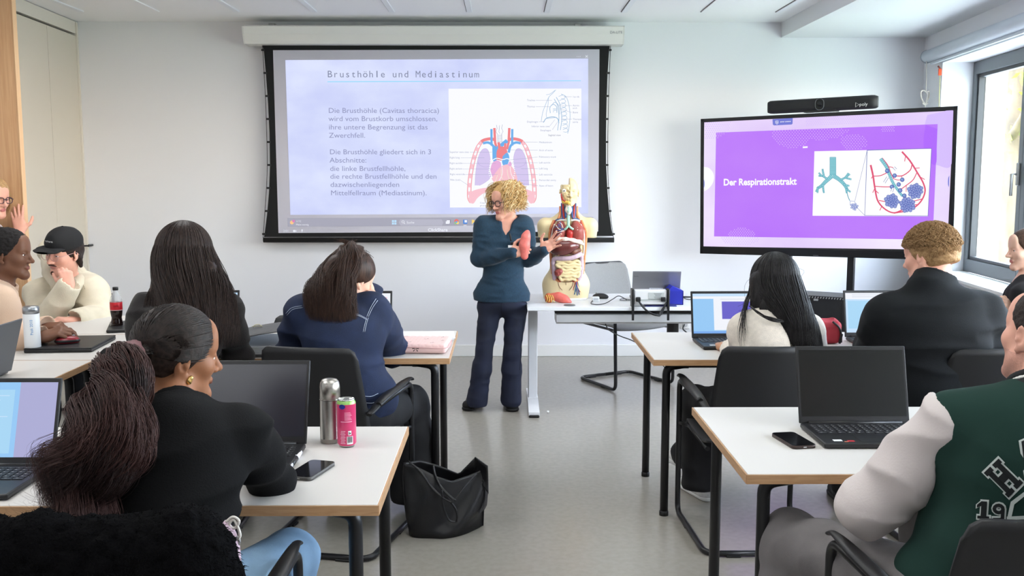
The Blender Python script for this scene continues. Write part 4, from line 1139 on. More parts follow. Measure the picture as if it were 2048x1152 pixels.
# ================================================================ laptops
M_LAP = mat('laptop_black', (28, 28, 30), .42, bump=.04, bscale=900)
M_KEY = mat('laptop_key', (38, 38, 41), .5); M_KEYP = mat('key_print', (150, 150, 150), .6)
M_SCR_OFF = mat('screen_off', (38, 39, 48), .26, spec=.45)  # off glass lightened to bluish grey: room reflection put into the colour
M_LAPGREY = mat('laptop_silver', (150, 150, 154), .38, metal=.75)
def laptop(label, loc, rz, w=.36, d=.245, tilt=18, shell=None, screen=None, key=None, stickers=True, group=None, art=None, lidh=None, border=.009, off=None):
    shell = shell or M_LAP; lidh = lidh or d * .97
    t = thing('laptop', label, 'laptop', loc, rz, group)
    MB().box((0, -d / 2, .0095), (w, d, .015), bevel=.005, seg=3).build('base', shell, t)
    kb = MB().m(key or M_KEY)
    rows = [(15, .011), (14.5, .017), (14, .017), (13, .017), (12, .017), (9, .017)]
    y = -.03
    kp = []
    for ri, (n, hgt) in enumerate(rows):
        n_ = 15 if ri < 5 else 11
        kw = (w * .90) / n_
        for k in range(n_):
            x = (k - (n_ - 1) / 2) * kw
            kb.m(key or M_KEY).box((x, y - hgt / 2, .0178), (kw - .0032, hgt - .0028, .0024))
            kb.m(M_KEYP).box((x - kw * .12, y - hgt * .42, .01915), (kw * .2, hgt * .2, .0003))
        y -= hgt + .0015
    kb.build('keyboard', None, t)
    MB().box((-.01, y - (d + y) * .48, .0172), (.105, max(.03, (d + y) * .8), .001), bevel=.0003).build('touchpad', mat('touchpad', (34, 34, 36), .35), t)
    MB().cyl((-w * .42, .002, .016), (w * .42, .002, .016), .0065, n=12).build('hinge', M_BLACK, t)
    R = Matrix.Rotation(-math.radians(tilt), 4, 'X')
    lid = MB().box((0, .004, lidh / 2), (w, .007, lidh), bevel=.003)
    o = lid.build('lid', shell, t); o.data.transform(Matrix.Translation((0, .006, .014)) @ R)
    L = Matrix.Translation((0, .006, .014)) @ R
    bzl = MB().box((0, -.0002, lidh / 2), (w - .004, .002, lidh - .004), bevel=.0008); ob = bzl.build('bezel', M_BLACK, t); ob.data.transform(L)
    bl = .022
    s = MB().m(screen or off or M_SCR_OFF).poly([(-w / 2 + border, -.0016, bl), (w / 2 - border, -.0016, bl), (w / 2 - border, -.0016, lidh - .013), (-w / 2 + border, -.0016, lidh - .013)])
    if art:
        for k, (mt, pts) in enumerate(art):
            s.m(mt).poly([(-w / 2 + border + a * (w - 2 * border), -.0017 - .00006 * (k + 1), bl + b_ * (lidh - .013 - bl)) for a, b_ in pts])
    so = s.build('display_panel', None, t, recalc=False); so.data.transform(L)
    wc = MB().lathe([(0, 0), (.0018, 0), (.0018, .0004)], (0, 0, 0), 10, Euler((PI / 2, 0, 0)).to_matrix()); wo = wc.build('webcam', mat('webcam', (70, 72, 80), .2), t); wo.data.transform(L @ Matrix.Translation((0, -.0015, lidh - .007)))
    if stickers:
        MB().box((-w / 2 + .05, -d + .035, .0172), (.026, .018, .0006)).build('white_sticker', mat('sticker_white', (220, 222, 224), .4), t)
        MB().box((-w / 2 + .088, -d + .028, .0172), (.02, .012, .0006)).build('red_sticker', mat('sticker_red', (190, 50, 60), .4), t)
        MB().box((-w / 2 + .072, -d + .02, .0172), (.012, .006, .0006)).build('orange_sticker', mat('sticker_orange', (200, 120, 90), .4), t)
    return t
def R_(x0, y0, x1, y1): return [(x0, y0), (x1, y0), (x1, y1), (x0, y1)]
LZ = TZ + .0005
GB = glow('scr_blue', (150, 200, 244)); GLIL = glow('scr_lilac', (172, 172, 212)); GWHT = glow('scr_white', (240, 243, 250)); GBLU = glow('scr_task', (120, 170, 236)); GPUR = glow('scr_purple', (104, 96, 200)); GGRY = glow('scr_grey', (200, 206, 220)); GCY = glow('scr_cyan', (168, 214, 244)); GDK = glow('scr_dark', (46, 50, 66)); GLB = glow('scr_paleblue', (196, 224, 250)); GPK = glow('scr_pink', (236, 196, 214))
lines = lambda x0, x1, ys, m_: [(m_, R_(x0, y - .006, x1 - .07 * (i % 3), y + .006)) for i, y in enumerate(ys)]
# the laptop of the woman with the pony tail (screen dark) and the purple-screen one at the picture's edge
laptop('black laptop with a dark screen before the pony-tailed woman', (-.77, 2.83, LZ), 0, .362, .25, 20, lidh=.252)
laptop('laptop with a glowing lilac and blue screen on the table nearest the left side', (-1.425, 2.62, LZ), 0, .365, .25, 19,
       screen=GLIL, art=[(GB, R_(0, 0, .70, 1)), (GCY, R_(.05, .05, .66, .9))] + lines(.08, .62, (.82, .76, .60, .54, .48, .30), GLB))
laptop('black laptop with a dark screen beside the phone, in front of the green varsity jacket', (1.131, 3.06, LZ), 0, .358, .245, 16, lidh=.25, off=mat('screen_off_dark', (17, 18, 17), .3, spec=.4))
laptop('black laptop with a lit document on its screen before the cream sweater', (1.103, 4.72, LZ), .02, .36, .25, 14, lidh=.232,
       screen=GB, art=[(GLB, R_(0, .93, 1, 1)), (GWHT, R_(.30, .08, 1, .93)), (GWHT, R_(0, .87, 1, .93)), (GPUR, R_(.42, .36, .95, .80)), (GBLU, R_(0, 0, 1, .055))] + lines(.52, .95, (.30, .26, .22, .18, .14), GGRY) + lines(.4, .9, (.86,), GGRY))
laptop('black laptop with a pale blue screen before the broad man in black', (1.86, 4.74, LZ), 0, .35, .245, 13, lidh=.232,
       screen=GLB, art=[(GWHT, R_(0, .84, 1, 1)), (GCY, R_(.03, .1, .5, .8))] + lines(.1, .9, (.95, .9), GGRY))
laptop('laptop whose lit screen edge shows beside the very long brown hair', (-1.50, 4.80, LZ), 0, .35, .24, 14, lidh=.23,
       screen=GLB, art=[(GBLU, R_(.8, .86, .94, .92)), (GWHT, R_(.3, .1, .96, .8)), (glow('scr_green', (176, 214, 220)), R_(.6, .2, .9, .6))])
laptop('laptop whose lit screen edge shows beside the denim jacket', (-.735, 4.80, LZ), 0, .35, .24, 13, lidh=.225,
       screen=GWHT, art=[(GPK, R_(.05, .8, .95, .9)), (GDK, R_(0, .60, 1, .70)), (GDK, R_(0, .1, .84, .6)), (GDK, R_(.96, .1, 1, .6)), (GWHT, R_(.86, .1, .95, .58))])
laptop('open black laptop on the far table beside the cola bottle', (-1.88, 5.2, LZ), -1.25, .33, .23, 25, stickers=False)
laptop('grey laptop lid seen from behind at the very edge beside the white bottle', (-2.035, 3.79, LZ), -PI / 2, .33, .23, 15, shell=mat('laptop_graphite', (84, 86, 90), .45), stickers=False)
laptop('silver laptop with its lid towards the class on the teacher desk', (at(1307, 590, 6.5).x, 6.42, DZ + .0005), PI - .06, .315, .22, 22, shell=M_LAPGREY, stickers=False,
       screen=GLB, key=mat('key_grey', (90, 90, 96), .5))
tl = [o for o in bpy.data.objects if o.get('label', '').startswith('silver laptop')][0]
Ls = Matrix.Translation((0, .006, .014)) @ Matrix.Rotation(-math.radians(22), 4, 'X')
lb = MB().box((0, .0082, .085), (.09, .0008, .014)).build('asset_sticker', mat('sticker_pale', (214, 218, 226), .4), tl); lb.data.transform(Ls)
def on_lid(s, x, z, size, m_, name):
    o = text(name, s, size, m_, (0, 0, 0), (-1, 0, 0), (0, 0, 1), tl); o.data.transform(Ls @ Matrix.Translation((x, .0088, z))); return o
on_lid('ThinkBook', -.085, .062, .018, mat('lid_print', (70, 70, 74), .4, metal=.5), 'lid_lettering')
on_lid('Lenovo', .150, .175, .010, MATS['lid_print'], 'lid_lettering')
on_lid('Klinik 04-12', .034, .081, .009, MATS['lid_print'], 'sticker_lettering')

# closed laptop with the red mouse on it
t = thing('closed_laptop', 'closed black laptop lying under the red mouse', 'laptop', (-2.06, 4.60, TZ), .08)
MB().box((0, 0, .009), (.30, .36, .016), bevel=.005, seg=3).build('base', M_LAP, t)
MB().box((0, 0, .0195), (.30, .36, .006), bevel=.0025).build('lid', M_LAP, t)
pt = MB()
for y in (-.12, -.06, .0): pt.box((.06 + y * .4, -.1805, .009), (.016, .001, .006))
pt.build('port', mat('port_dark', (8, 8, 8), .5), t)

# ================================================================ mice
def mouse(label, loc, rz, mt, mb_, z0=0):
    t = thing('computer_mouse', label, 'mouse', loc, rz)
    S = Sdf().ell((0, 0, .012), (.031, .055, .024), k=.01).cut((0, 0, 0.001), (0, 0, -1))
    S2 = Sdf().ell((0, 0, .012), (.0325, .057, .016), k=.01).cut((0, 0, 0.0), (0, 0, -1))
    M_ = Matrix.Translation(loc) @ Matrix.Rotation(rz, 4, 'Z')
    for nm, s_, mm in (('shell', S, mt), ('skirt', S2, mb_)):
        v, q_ = s_.mesh(.003); o = vq_object(nm, [(v, q_)], [mm]); local(o, t)
    MB().cyl((-.003, .028, .033), (.003, .028, .033), .007, n=14).build('scroll_wheel', M_GREYMETAL, t)
    return t
pm = atz(135, 686, TZ + .024)
mouse('red and black computer mouse on the closed laptop', (pm.x, pm.y, TZ + .0235), -1.2, mat('mouse_red', (132, 28, 40), .3), M_BLACK)
pm = atz(1201, 597, DZ + .0)
mouse('black computer mouse with a cable on the teacher desk', (pm.x, pm.y, DZ + .0005), 1.2, M_BLACK, M_BLACK)
def cable(label, pts, r, m_=None, nm='cable'):
    o = MB().tube(bez(pts, 8), r, n=8).build(nm, m_ or M_BLACK); return tag(o, label, 'cable')
cz_ = DZ + .006
P_ = lambda px, py, z=cz_: atz(px, py, z)
cable('thin black mouse cable curling across the teacher desk', [P_(1206, 594), P_(1188, 600), P_(1182, 607), P_(1196, 609), P_(1212, 606), P_(1226, 598, cz_ + .02), P_(1238, 592, cz_ + .03), P_(1254, 600)], .0028)
cable('short looped grey cable by the socket strip', [P_(1262, 600), P_(1246, 597), P_(1240, 600), P_(1250, 601), P_(1264, 600)], .003, mat('cable_grey', (110, 110, 112), .6))
cable('thick black cable arching over the desk towards the display', [P_(1366, 594), P_(1392, 594), P_(1410, 592, cz_ + .03), P_(1430, 586, cz_ + .045), P_(1445, 584, cz_ + .05), P_(1452, 588, cz_ + .02)], .006)
cable('thin black cable lying along the desk towards the display', [P_(1364, 592), P_(1372, 598), P_(1386, 599), P_(1410, 597), P_(1440, 594), P_(1490, 593)], .003)
cable('black cable hanging under the teacher desk down to the floor', [at(1211, 648, 6.5), at(1218, 660, 6.6), at(1240, 672, 6.8), at(1262, 680, 7.0), at(1280, 690, 7.2), at(1300, 705, 7.4), atz(1330, 735, .006)], .004)
cable('white and black plug lead below the wall socket', [at(1369, 649, 8.262), at(1366, 658, 8.22), at(1376, 668, 8.15), at(1390, 690, 8.12), atz(1406, 722, .006), atz(1440, 726, .006)], .006)
t = thing('plug_adapter', 'small clear plastic adapter block beside the black mouse', 'adapter', (P_(1191, 601).x, P_(1191, 601).y, DZ))
MB().box((0, 0, .016), (.048, .04, .032), bevel=.004).build('block', mat('clear_plastic', (224, 228, 230), .25, coat=.4), t)
MB().box((0, -.0205, .018), (.03, .001, .014)).build('print', mat('pale_print', (188, 192, 196), .6), t)

# ================================================================ small things on the student tables
# white thermos bottle
q = atz(59, 706, TZ)
t = thing('thermos_bottle', 'slim white thermos bottle with a steel lid and blue lettering', 'bottle', (q.x, q.y + .035, TZ))
r = .0355
MB().lathe([(0, 0), (r - .003, 0), (r, .004), (r, .176), (r - .001, .178)], (0, 0, 0), 36).build('body', mat('thermos_white', (232, 234, 236), .3), t)
MB().lathe([(r - .002, .178), (r + .0005, .18), (r + .0005, .206), (r - .004, .212), (0, .212)], (0, 0, 0), 36).build('lid', mat('steel_lid', (160, 164, 168), .28, metal=.9), t)
MB().lathe([(0, -.0002), (r - .002, -.0002), (r - .001, .003)], (0, 0, 0), 36).build('base_ring', M_BLACK, t)
dirc = V((-q.x, -q.y, 0)).normalized(); sid = V((0, 0, 1)).cross(dirc)
text('bottle_lettering', 'Peak 2010', .017, mat('print_blue', (70, 140, 200), .5), dirc * (r + .0004) + V((0, 0, .082)) - sid * -.004, (0, 0, 1), -sid, t)
text('bottle_lettering', 'www.peak.de', .007, MATS['print_blue'], dirc * (r + .0003) + V((0, 0, .018)) - sid * .02, sid, (0, 0, 1), t)

# cola bottle
q = atz(230, 659, TZ)
t = thing('cola_bottle', 'half-full cola bottle with a red label and black cap', 'bottle', (q.x, q.y + .03, TZ))
M_PET = mat('pet_clear', (216, 220, 222), .12, alpha=.35, spec=.6); M_COLA = mat('cola_liquid', (26, 12, 10), .12, spec=.6); M_CLAB = mat('cola_label', (196, 30, 44), .4)
MB().lathe([(0, .002), (.02, 0), (.027, .006), (.030, .02), (.030, .036), (.0265, .05), (.0255, .06), (.029, .074), (.031, .09), (.0312, .1), (.0312, .108), (.0295, .112)], (0, 0, 0), 30).build('body', M_COLA, t)
MB().lathe([(.0312, .1), (.0318, .101), (.0318, .142), (.0312, .143)], (0, 0, 0), 30).build('paper_label', M_CLAB, t)
MB().lathe([(.031, .142), (.030, .155), (.025, .172), (.017, .188), (.0125, .198), (.0125, .206)], (0, 0, 0), 30).build('neck', M_PET, t)
MB().lathe([(0, .222), (.0135, .222), (.0145, .219), (.0145, .206), (.0125, .205)], (0, 0, 0), 24).build('cap', M_BLACK, t)
MB().lathe([(.0321, .1), (.0321, .1025)], (0, 0, 0), 30).build('label_stripe', mat('label_pale', (226, 200, 200), .5), t)
dirc = V((-q.x, -q.y, 0)).normalized(); sid = V((0, 0, 1)).cross(dirc)
text('label_lettering', 'cola', .016, mat('label_dark', (110, 10, 22), .5), dirc * .0322 + V((0, 0, .12)) - sid * .014, sid, (0, 0, 1), t)

# steel flask
q = atz(658, 889, TZ)
t = thing('steel_flask', 'brushed steel vacuum flask with a domed cup lid', 'flask', (q.x, q.y + .031, TZ))
r = .0315; M_STEEL = mat('brushed_steel', (176, 172, 166), .26, metal=1.0, bump=.15, bscale=60, stretch=(1, 1, 40))
MB().lathe([(0, 0), (r - .002, 0), (r, .003), (r, .013), (r + .0005, .0135), (r + .0005, .0145), (r, .015), (r, .133)], (0, 0, 0), 44).build('body', M_STEEL, t)
MB().lathe([(r, .1335), (r - .0025, .134), (r - .0025, .137), (r, .1375), (r - .0005, .172), (r - .003, .186), (r - .009, .194), (r - .018, .197), (0, .198)], (0, 0, 0), 44).build('cup_lid', M_STEEL, t)

# pink can
q = atz(691, 897, TZ)
t = thing('drink_can', 'pink tall drink can with a barcode and green rim', 'can', (q.x, q.y + .028, TZ))
r = .0285; M_CANP = mat('can_pink', (216, 58, 112), .3, metal=.25, coat=.3); M_ALU = mat('can_alu', (200, 202, 200), .25, metal=.9)
MB().m(M_CANP).lathe([(r - .004, .006), (r, .012), (r, .132)], (0, 0, 0), 44).build('body', M_CANP, t)
MB().m(M_ALU).lathe([(0, .004), (.02, .003), (.022, 0), (r - .004, .006)], (0, 0, 0), 44).build('base', M_ALU, t)
MB().m(mat('can_green', (150, 196, 110), .3, metal=.3)).lathe([(r, .132), (r - .001, .136), (r - .004, .142)], (0, 0, 0), 44).build('shoulder', MATS['can_green'], t)
MB().m(M_ALU).lathe([(r - .004, .142), (r - .0035, .1455), (r - .005, .146), (r - .006, .143), (0, .1425)], (0, 0, 0), 44).build('top', M_ALU, t)
MB().box((0, .004, .1440), (.014, .022, .0015), bevel=.0005).build('pull_tab', M_ALU, t)
dirc = V((-q.x, -q.y, 0)).normalized(); sid = V((0, 0, 1)).cross(dirc)
def onc(a, z, dr=.0004):
    """point on the can's side: a = arc length to the viewer's right"""
    th = a / r; return (dirc * math.cos(th) + sid * math.sin(th)) * (r + dr) + V((0, 0, z))
def patch(mb, a0, a1, z0, z1, dr=.0004):
    n = max(2, int(abs(a1 - a0) / .003) + 1)
    for i in range(n - 1):
        u, w_ = a0 + (a1 - a0) * i / (n - 1), a0 + (a1 - a0) * (i + 1) / (n - 1)
        mb.poly([onc(u, z0, dr), onc(w_, z0, dr), onc(w_, z1, dr), onc(u, z1, dr)])
mb = MB().m(mat('print_white', (236, 232, 232), .5)); patch(mb, .0, .019, .012, .036); patch(mb, .004, .014, .040, .053); mb.build('barcode_field', None, t)
mb = MB().m(mat('print_black', (24, 24, 24), .6))
for k in range(13): patch(mb, .0015 + .00125 * k, .0015 + .00125 * k + (.0008 if k % 3 else .0004), .017, .035, .0007)
patch(mb, .006, .008, .042, .05, .0007); patch(mb, .0085, .012, .0465, .0475, .0007); patch(mb, .0088, .0118, .043, .0465, .0007); mb.build('barcode', None, t)
mb = MB().m(mat('print_pale_pink', (240, 170, 196), .5))
for k in range(9): patch(mb, -.02 + .001 * (k % 3), -.004 - .002 * (k % 2), .014 + .0046 * k, .0162 + .0046 * k)
for k in range(6): patch(mb, -.006, .016 - .002 * (k % 3), .086 + .0042 * k, .0876 + .0042 * k)
patch(mb, -.018, .017, .0795, .0818); mb.build('small_print', None, t)
mb = MB().m(mat('print_blue_dark', (44, 52, 140), .4)); mb.poly([onc(-.013 + .010 * math.cos(2 * PI * k / 14), .126 + .0075 * math.sin(2 * PI * k / 14), .0007) for k in range(14)]); mb.build('emblem', None, t)

# phones
def phone(label, cx, cy, rz, case, refl=None):
    q = atz(cx, cy, TZ)
    t = thing('smartphone', label, 'phone', (q.x, q.y, TZ), rz)
    pts = rrect(.076, .156, .013, 6)
    MB().prism([(x, y, .0005) for x, y in pts], (0, 0, .0098), smooth=True).build('case', case, t)
    MB().prism([(x * .955, y * .975, .0095) for x, y in pts], (0, 0, .0014)).build('display', mat('phone_glass', (12, 12, 15), .08), t)
    p_ = MB().box((0, -.0782, .0052), (.010, .001, .0036), bevel=.0003)
    p_.build('charging_port', M_GREYMETAL, t)
    sp = MB()
    for k in range(5):
        for s in (-1, 1): sp.box((s * (.012 + .004 * k), -.0782, .0052), (.0022, .001, .0016))
    sp.build('speaker_holes', M_DARKGAP, t)
    return t
phone('grey-cased black smartphone beside the dark laptop with the pens', 622.5, 944, -.27, mat('phone_grey', (88, 86, 84), .5))
phone('black smartphone with a copper edge beside the varsity jacket wearer', 1586.5, 884, .16, mat('phone_copper', (66, 54, 50), .35, metal=.5))

# pens lying beside the dark laptop
for (lab, a, b_, mw, mk) in (('white and black marker lying tip away beside the dark laptop', (566, 950), (600, 905), 'pen_white', 'pen_black'), ('black and silver pen lying close along the dark laptop', (572, 938), (601, 899), 'pen_silver', 'pen_black')):
    p0, p1 = atz(a[0], a[1], TZ + .008), atz(b_[0], b_[1], TZ + .008); d = p1 - p0
    t = thing('marker_pen', lab, 'pen', p0 - V((0, 0, .008)))
    R0 = .0085 if mw == 'pen_white' else .006
    o = MB().cyl(V((0, 0, R0)), V((0, 0, R0)) + d * .42, R0, n=14); o.build('barrel', mat('pen_white', (224, 222, 228), .35) if mw == 'pen_white' else mat('pen_silver', (180, 178, 184), .3, metal=.5), t)
    o = MB().cyl(V((0, 0, R0)) + d * .42, V((0, 0, R0)) + d * .72, R0 * 1.05, n=14); o.build('grip', mat('pen_black', (26, 26, 28), .4), t)
    o = MB().cyl(V((0, 0, R0)) + d * .72, V((0, 0, R0)) + d * 1.0, R0 * 1.08, R0 * .9, n=14); o.build('cap', MATS[mw], t)

# ring binder
q = atz(530, 716, TZ)
t = thing('ring_binder', 'grey ring binder lying open beside the black cardigan', 'binder', (-1.14, 4.52, TZ), .08)
M_BIND = mat('binder_grey', (84, 84, 86), .6, var=.15, vscale=40); M_PAPER = mat('paper_white', (232, 234, 238), .8)
MB().box((-.03, -.02, .006), (.30, .40, .006), bevel=.002).build('back_cover', M_BIND, t)
pp = MB()
for k in range(6): pp.box((-.03, -.02, .013 + .006 * k), (.27 - .002 * (k % 2), .37, .004))
pp.build('sheets', M_PAPER, t)
cv = MB(); cv.grid(lambda u, v: (-.18 + .33 * u, -.22 + .42 * v, .05 + .045 * math.sin(PI * u * .55) * (1 - .3 * v) + .02 * u), 12, 6); cv.build('front_cover', M_BIND, t, solid=.003)
for k in (0, 1):
    rr = MB().tube([(-.13 + .10 * k + .02 * math.cos(a), .10, .088 + .012 * math.sin(a)) for a in np.linspace(0, PI, 9)], .0028, n=6); rr.box((-.13 + .1 * k, .09, .093), (.05, .008, .003)); rr.build('ring_clip', mat('clip_brass', (206, 200, 176), .3, metal=.7), t)

# pink laptop sleeve with bows, papers beneath
t = thing('laptop_sleeve', 'pink quilted laptop sleeve with little black bows', 'laptop sleeve', (-.425, 4.50, TZ), -.06)
M_PINKS = mat('quilt_pink', (232, 196, 192), .75, bump=.1, bscale=120)
S = Sdf().box((0, 0, .024), (.17, .125, .022), rr=.016, k=.005)
S.disp.append(lambda P: .0022 * np.maximum(np.exp(-(((P[:, 0] + P[:, 1]) / .032 % 1 - .5) / .12) ** 2), np.exp(-(((P[:, 0] - P[:, 1]) / .032 % 1 - .5) / .12) ** 2)) * (P[:, 2] > .03))
v, q_ = S.mesh(.004); local(vq_object('padded_cover', [(v, q_)], [M_PINKS]), t)
def bow(x, y, z, s, up=(0, 0, 1), rz=0):
    mb = MB(); n = V(up); a = Matrix.Rotation(rz, 3, n); ux = V((1, 0, 0)); uy = n.cross(ux)
    for sg in (-1, 1):
        mb.poly([V((x, y, z)) + a @ (ux * sg * p_ * s + uy * q_ * s) for p_, q_ in ((0, 0), (1, .55), (1.1, -.1))])
        mb.poly([V((x, y, z)) + a @ (ux * sg * p_ * s + uy * q_ * s) for p_, q_ in ((0, 0), (.55, -.9), (.9, -.8))])
    return mb.build('bow_print', mat('bow_black', (34, 28, 28), .7), t, recalc=False)
for (x, y) in ((-.13, .06), (-.05, .09), (.06, .02), (.13, .08), (-.1, -.03), (-.01, -.06), (.1, -.08), (.14, -.02)): bow(x, y, .0468, .010, rz=x * 9)
bow(.03, -.1258, .026, .014, (0, -1, 0)); bow(-.12, -.1258, .024, .011, (0, -1, 0)); bow(.172, -.04, .026, .012, (1, 0, 0), 1.5); bow(.172, .05, .026, .011, (1, 0, 0), 1.5)
MB().tube(bez([(-.168, -.12, .024), (0, -.127, .031), (.168, -.12, .03), (.172, .1, .03)], 8), .0022, n=6).build('zipper', mat('zip_pink', (206, 160, 158), .5), t)
MB().tube(bez([(-.10, -.127, .02), (-.12, -.133, .012), (-.15, -.135, .008)], 4), .003, n=6).build('zip_pull', M_GREYMETAL, t)
t = thing('paper_stack', 'loose white sheets lying behind the pink laptop sleeve', 'paper', (-.405, 4.80, TZ), .04)
for k in range(4):
    MB().box((.006 * k - .01, .01 * (k % 2), .002 + .0045 * k), (.30, .21, .0035), rot=(0, 0, .03 * k - .04)).build('sheet', M_PAPER, t)
t = thing('red_folder', 'thin red folder edge sticking out beside the pink sleeve', 'folder', (-.62, 4.62, TZ), -.5)
MB().box((0, 0, .004), (.03, .26, .006), bevel=.002).build('cover', mat('folder_red', (196, 60, 70), .6), t)

# red pencil case
q = atz(1657, 689, TZ)
t = thing('pencil_case', 'dark red fabric pencil case with a black zip', 'pencil case', (q.x + .01, q.y + .06, TZ), -.25)
S = Sdf().box((0, .0, .055), (.062, .058, .054), rr=.022, k=.01).cap((-.05, .03, .085), (.03, .05, .09), .02, k=.03); S.wrinkle(.004, (16, 16, 16), 4)
v, q_ = S.mesh(.005); local(vq_object('pouch', [(v, q_)], [mat('pouch_red', (150, 40, 52), .75, bump=.2, bscale=300)]), t)
MB().tube(bez([(.02, -.062, .112), (.05, -.064, .085), (.062, -.05, .05), (.064, -.045, .01)], 6), .005, n=8).build('zipper', M_BLACK, t)
MB().box((.060, -.058, .03), (.012, .008, .05), rot=(0, .2, 0), bevel=.003).build('zip_pull', M_BLACK, t)

# little white bead on the floor
q = atz(1096, 826, 0)
o = MB().lathe([(0, 0), (.006, .001), (.009, .007), (.007, .014), (0, .016)], q, 14).build('white_bead', M_WHITE); tag(o, 'tiny white bead lying on the floor near the desk foot', 'bead')

# ================================================================ black leather tote on the floor
bx = atz(890, 1062, 0)
t = thing('tote_bag', 'slouching black leather tote bag standing on the floor in the aisle', 'bag')
M_LEA = mat('black_leather', (20, 20, 22), .36, bump=.06, bscale=300)
LB = Flat(None)
YB = 4.1
ol = [(808, 918), (800, 935), (806, 985), (815, 1050), (818, 1062), (850, 1068), (892, 1073), (930, 1052), (958, 1030), (972, 1012), (975, 960), (975, 932), (950, 914), (940, 948), (925, 950), (890, 940), (850, 926)]
def tb(px, py, dy=0.0): return at(px, py, YB + dy)
# two sides bulging apart: front sheet, rear sheet, both joined at the outline
front = [[(806, 926), (838, 935), (870, 952), (905, 962), (940, 950), (974, 934)],
         [(804, 960), (836, 965), (870, 978), (906, 985), (942, 975), (976, 958)],
         [(808, 1000), (838, 1004), (870, 1012), (908, 1014), (944, 1004), (975, 985)],
         [(813, 1036), (842, 1040), (872, 1046), (906, 1046), (942, 1030), (973, 1010)],
         [(819, 1062), (846, 1066), (872, 1070), (893, 1072), (932, 1050), (966, 1022)]]
rear = [[(806, 926), (840, 920), (880, 932), (918, 948), (950, 915), (974, 934)],
        [(804, 955), (838, 950), (880, 958), (918, 965), (950, 950), (976, 958)],
        [(808, 1000), (838, 990), (880, 990), (918, 990), (948, 985), (975, 985)],
        [(813, 1036), (842, 1030), (880, 1024), (918, 1016), (948, 1004), (973, 1010)],
        [(819, 1062), (846, 1052), (880, 1040), (918, 1030), (950, 1020), (966, 1022)]]
def sheet(rows, depth_fn):
    nr, nc = len(rows), len(rows[0])
    def fn(u, v):
        a = u * (nc - 1); b_ = v * (nr - 1)
        i = min(int(a), nc - 2); j = min(int(b_), nr - 2); fu, fv = a - i, b_ - j
        sm = lambda x: x
        p = [0, 0]
        for k in (0, 1):
            p[k] = (rows[j][i][k] * (1 - fu) + rows[j][i + 1][k] * fu) * (1 - fv) + (rows[j + 1][i][k] * (1 - fu) + rows[j + 1][i + 1][k] * fu) * fv
        return p, depth_fn(u, v)
    return fn
def fdep(u, v): return -.10 * math.sin(PI * u) ** .7 * (.35 + .65 * v) + .012 * math.sin(9 * u + 5 * v) + .10 * u - .02
def rdep(u, v): return .10 * math.sin(PI * u) ** .7 * (.4 + .6 * v) + .10 * u - .02
def place(fn, lift=True):
    def g(u, v):
        (px, py), dy = fn(u, v); p = tb(px, py, dy)
        if p.z < .004 or v > .985: p.z = .004
        return p
    return g
b = MB().grid(place(sheet(front, fdep)), 30, 24); fo = b.build('front_panel', M_LEA, t, solid=.005)
b = MB().grid(place(sheet(rear, rdep)), 30, 24); b.build('back_panel', M_LEA, t, solid=.005)
b = MB().grid(lambda u, v: V(place(sheet(front, fdep))(u, 1)) * (1 - v) + V(place(sheet(rear, rdep))(u, 1)) * v, 24, 6); b.build('bottom_panel', M_LEA, t, solid=.006)
# corner flap standing up at the aisle side
fl = MB().grid(lambda u, v: tb(950 + 25 * u + 2 * v, 914 + 18 * u + (36 + 20 * u) * v, .07 - .05 * u + .02 * math.sin(3 * v)), 8, 8); fl.build('side_flap', M_LEA, t, solid=.005)
for pts in ([(816, 922, -.02), (842, 944, -.06), (862, 972, -.09), (880, 990, -.12), (900, 1003, -.13), (908, 1000, -.13), (930, 972, -.09), (952, 948, -.03)],
            [(866, 930, .04), (870, 950, -.02), (882, 974, -.10), (904, 996, -.13), (912, 1000, -.13)]):
    MB().tube(bez([tb(*p_) for p_ in pts], 7), .0065, n=8, flat=.6).build('handle', M_LEA, t)
MB().tube(bez([tb(*p_) for p_ in ((884, 980, -.12), (886, 1010, -.13), (896, 1038, -.13), (908, 1044, -.12), (914, 1040, -.12), (912, 1020, -.12), (898, 1000, -.12), (890, 992, -.12))], 7), .0045, n=8).build('strap', M_LEA, t)
MB().tube(bez([tb(*p_) for p_ in ((966, 960, .05), (970, 985, .045), (968, 1005, .04), (958, 1026, .02))], 7), .003, n=8).build('seam', M_BLACK, t)
# ================================================================ people: shared anatomy
def headM(c, yaw, pitch=0.0, roll=0.0, s=1.0):
    """head frame: local +y is where the face looks; yaw 0 looks away from the camera, +90 to -x"""
    r = math.radians
    M = Matrix.Rotation(r(yaw), 4, 'Z') @ Matrix.Rotation(r(pitch), 4, 'X') @ Matrix.Rotation(r(roll), 4, 'Y')
    return Matrix.Translation(c) @ M @ Matrix.Scale(s, 4)

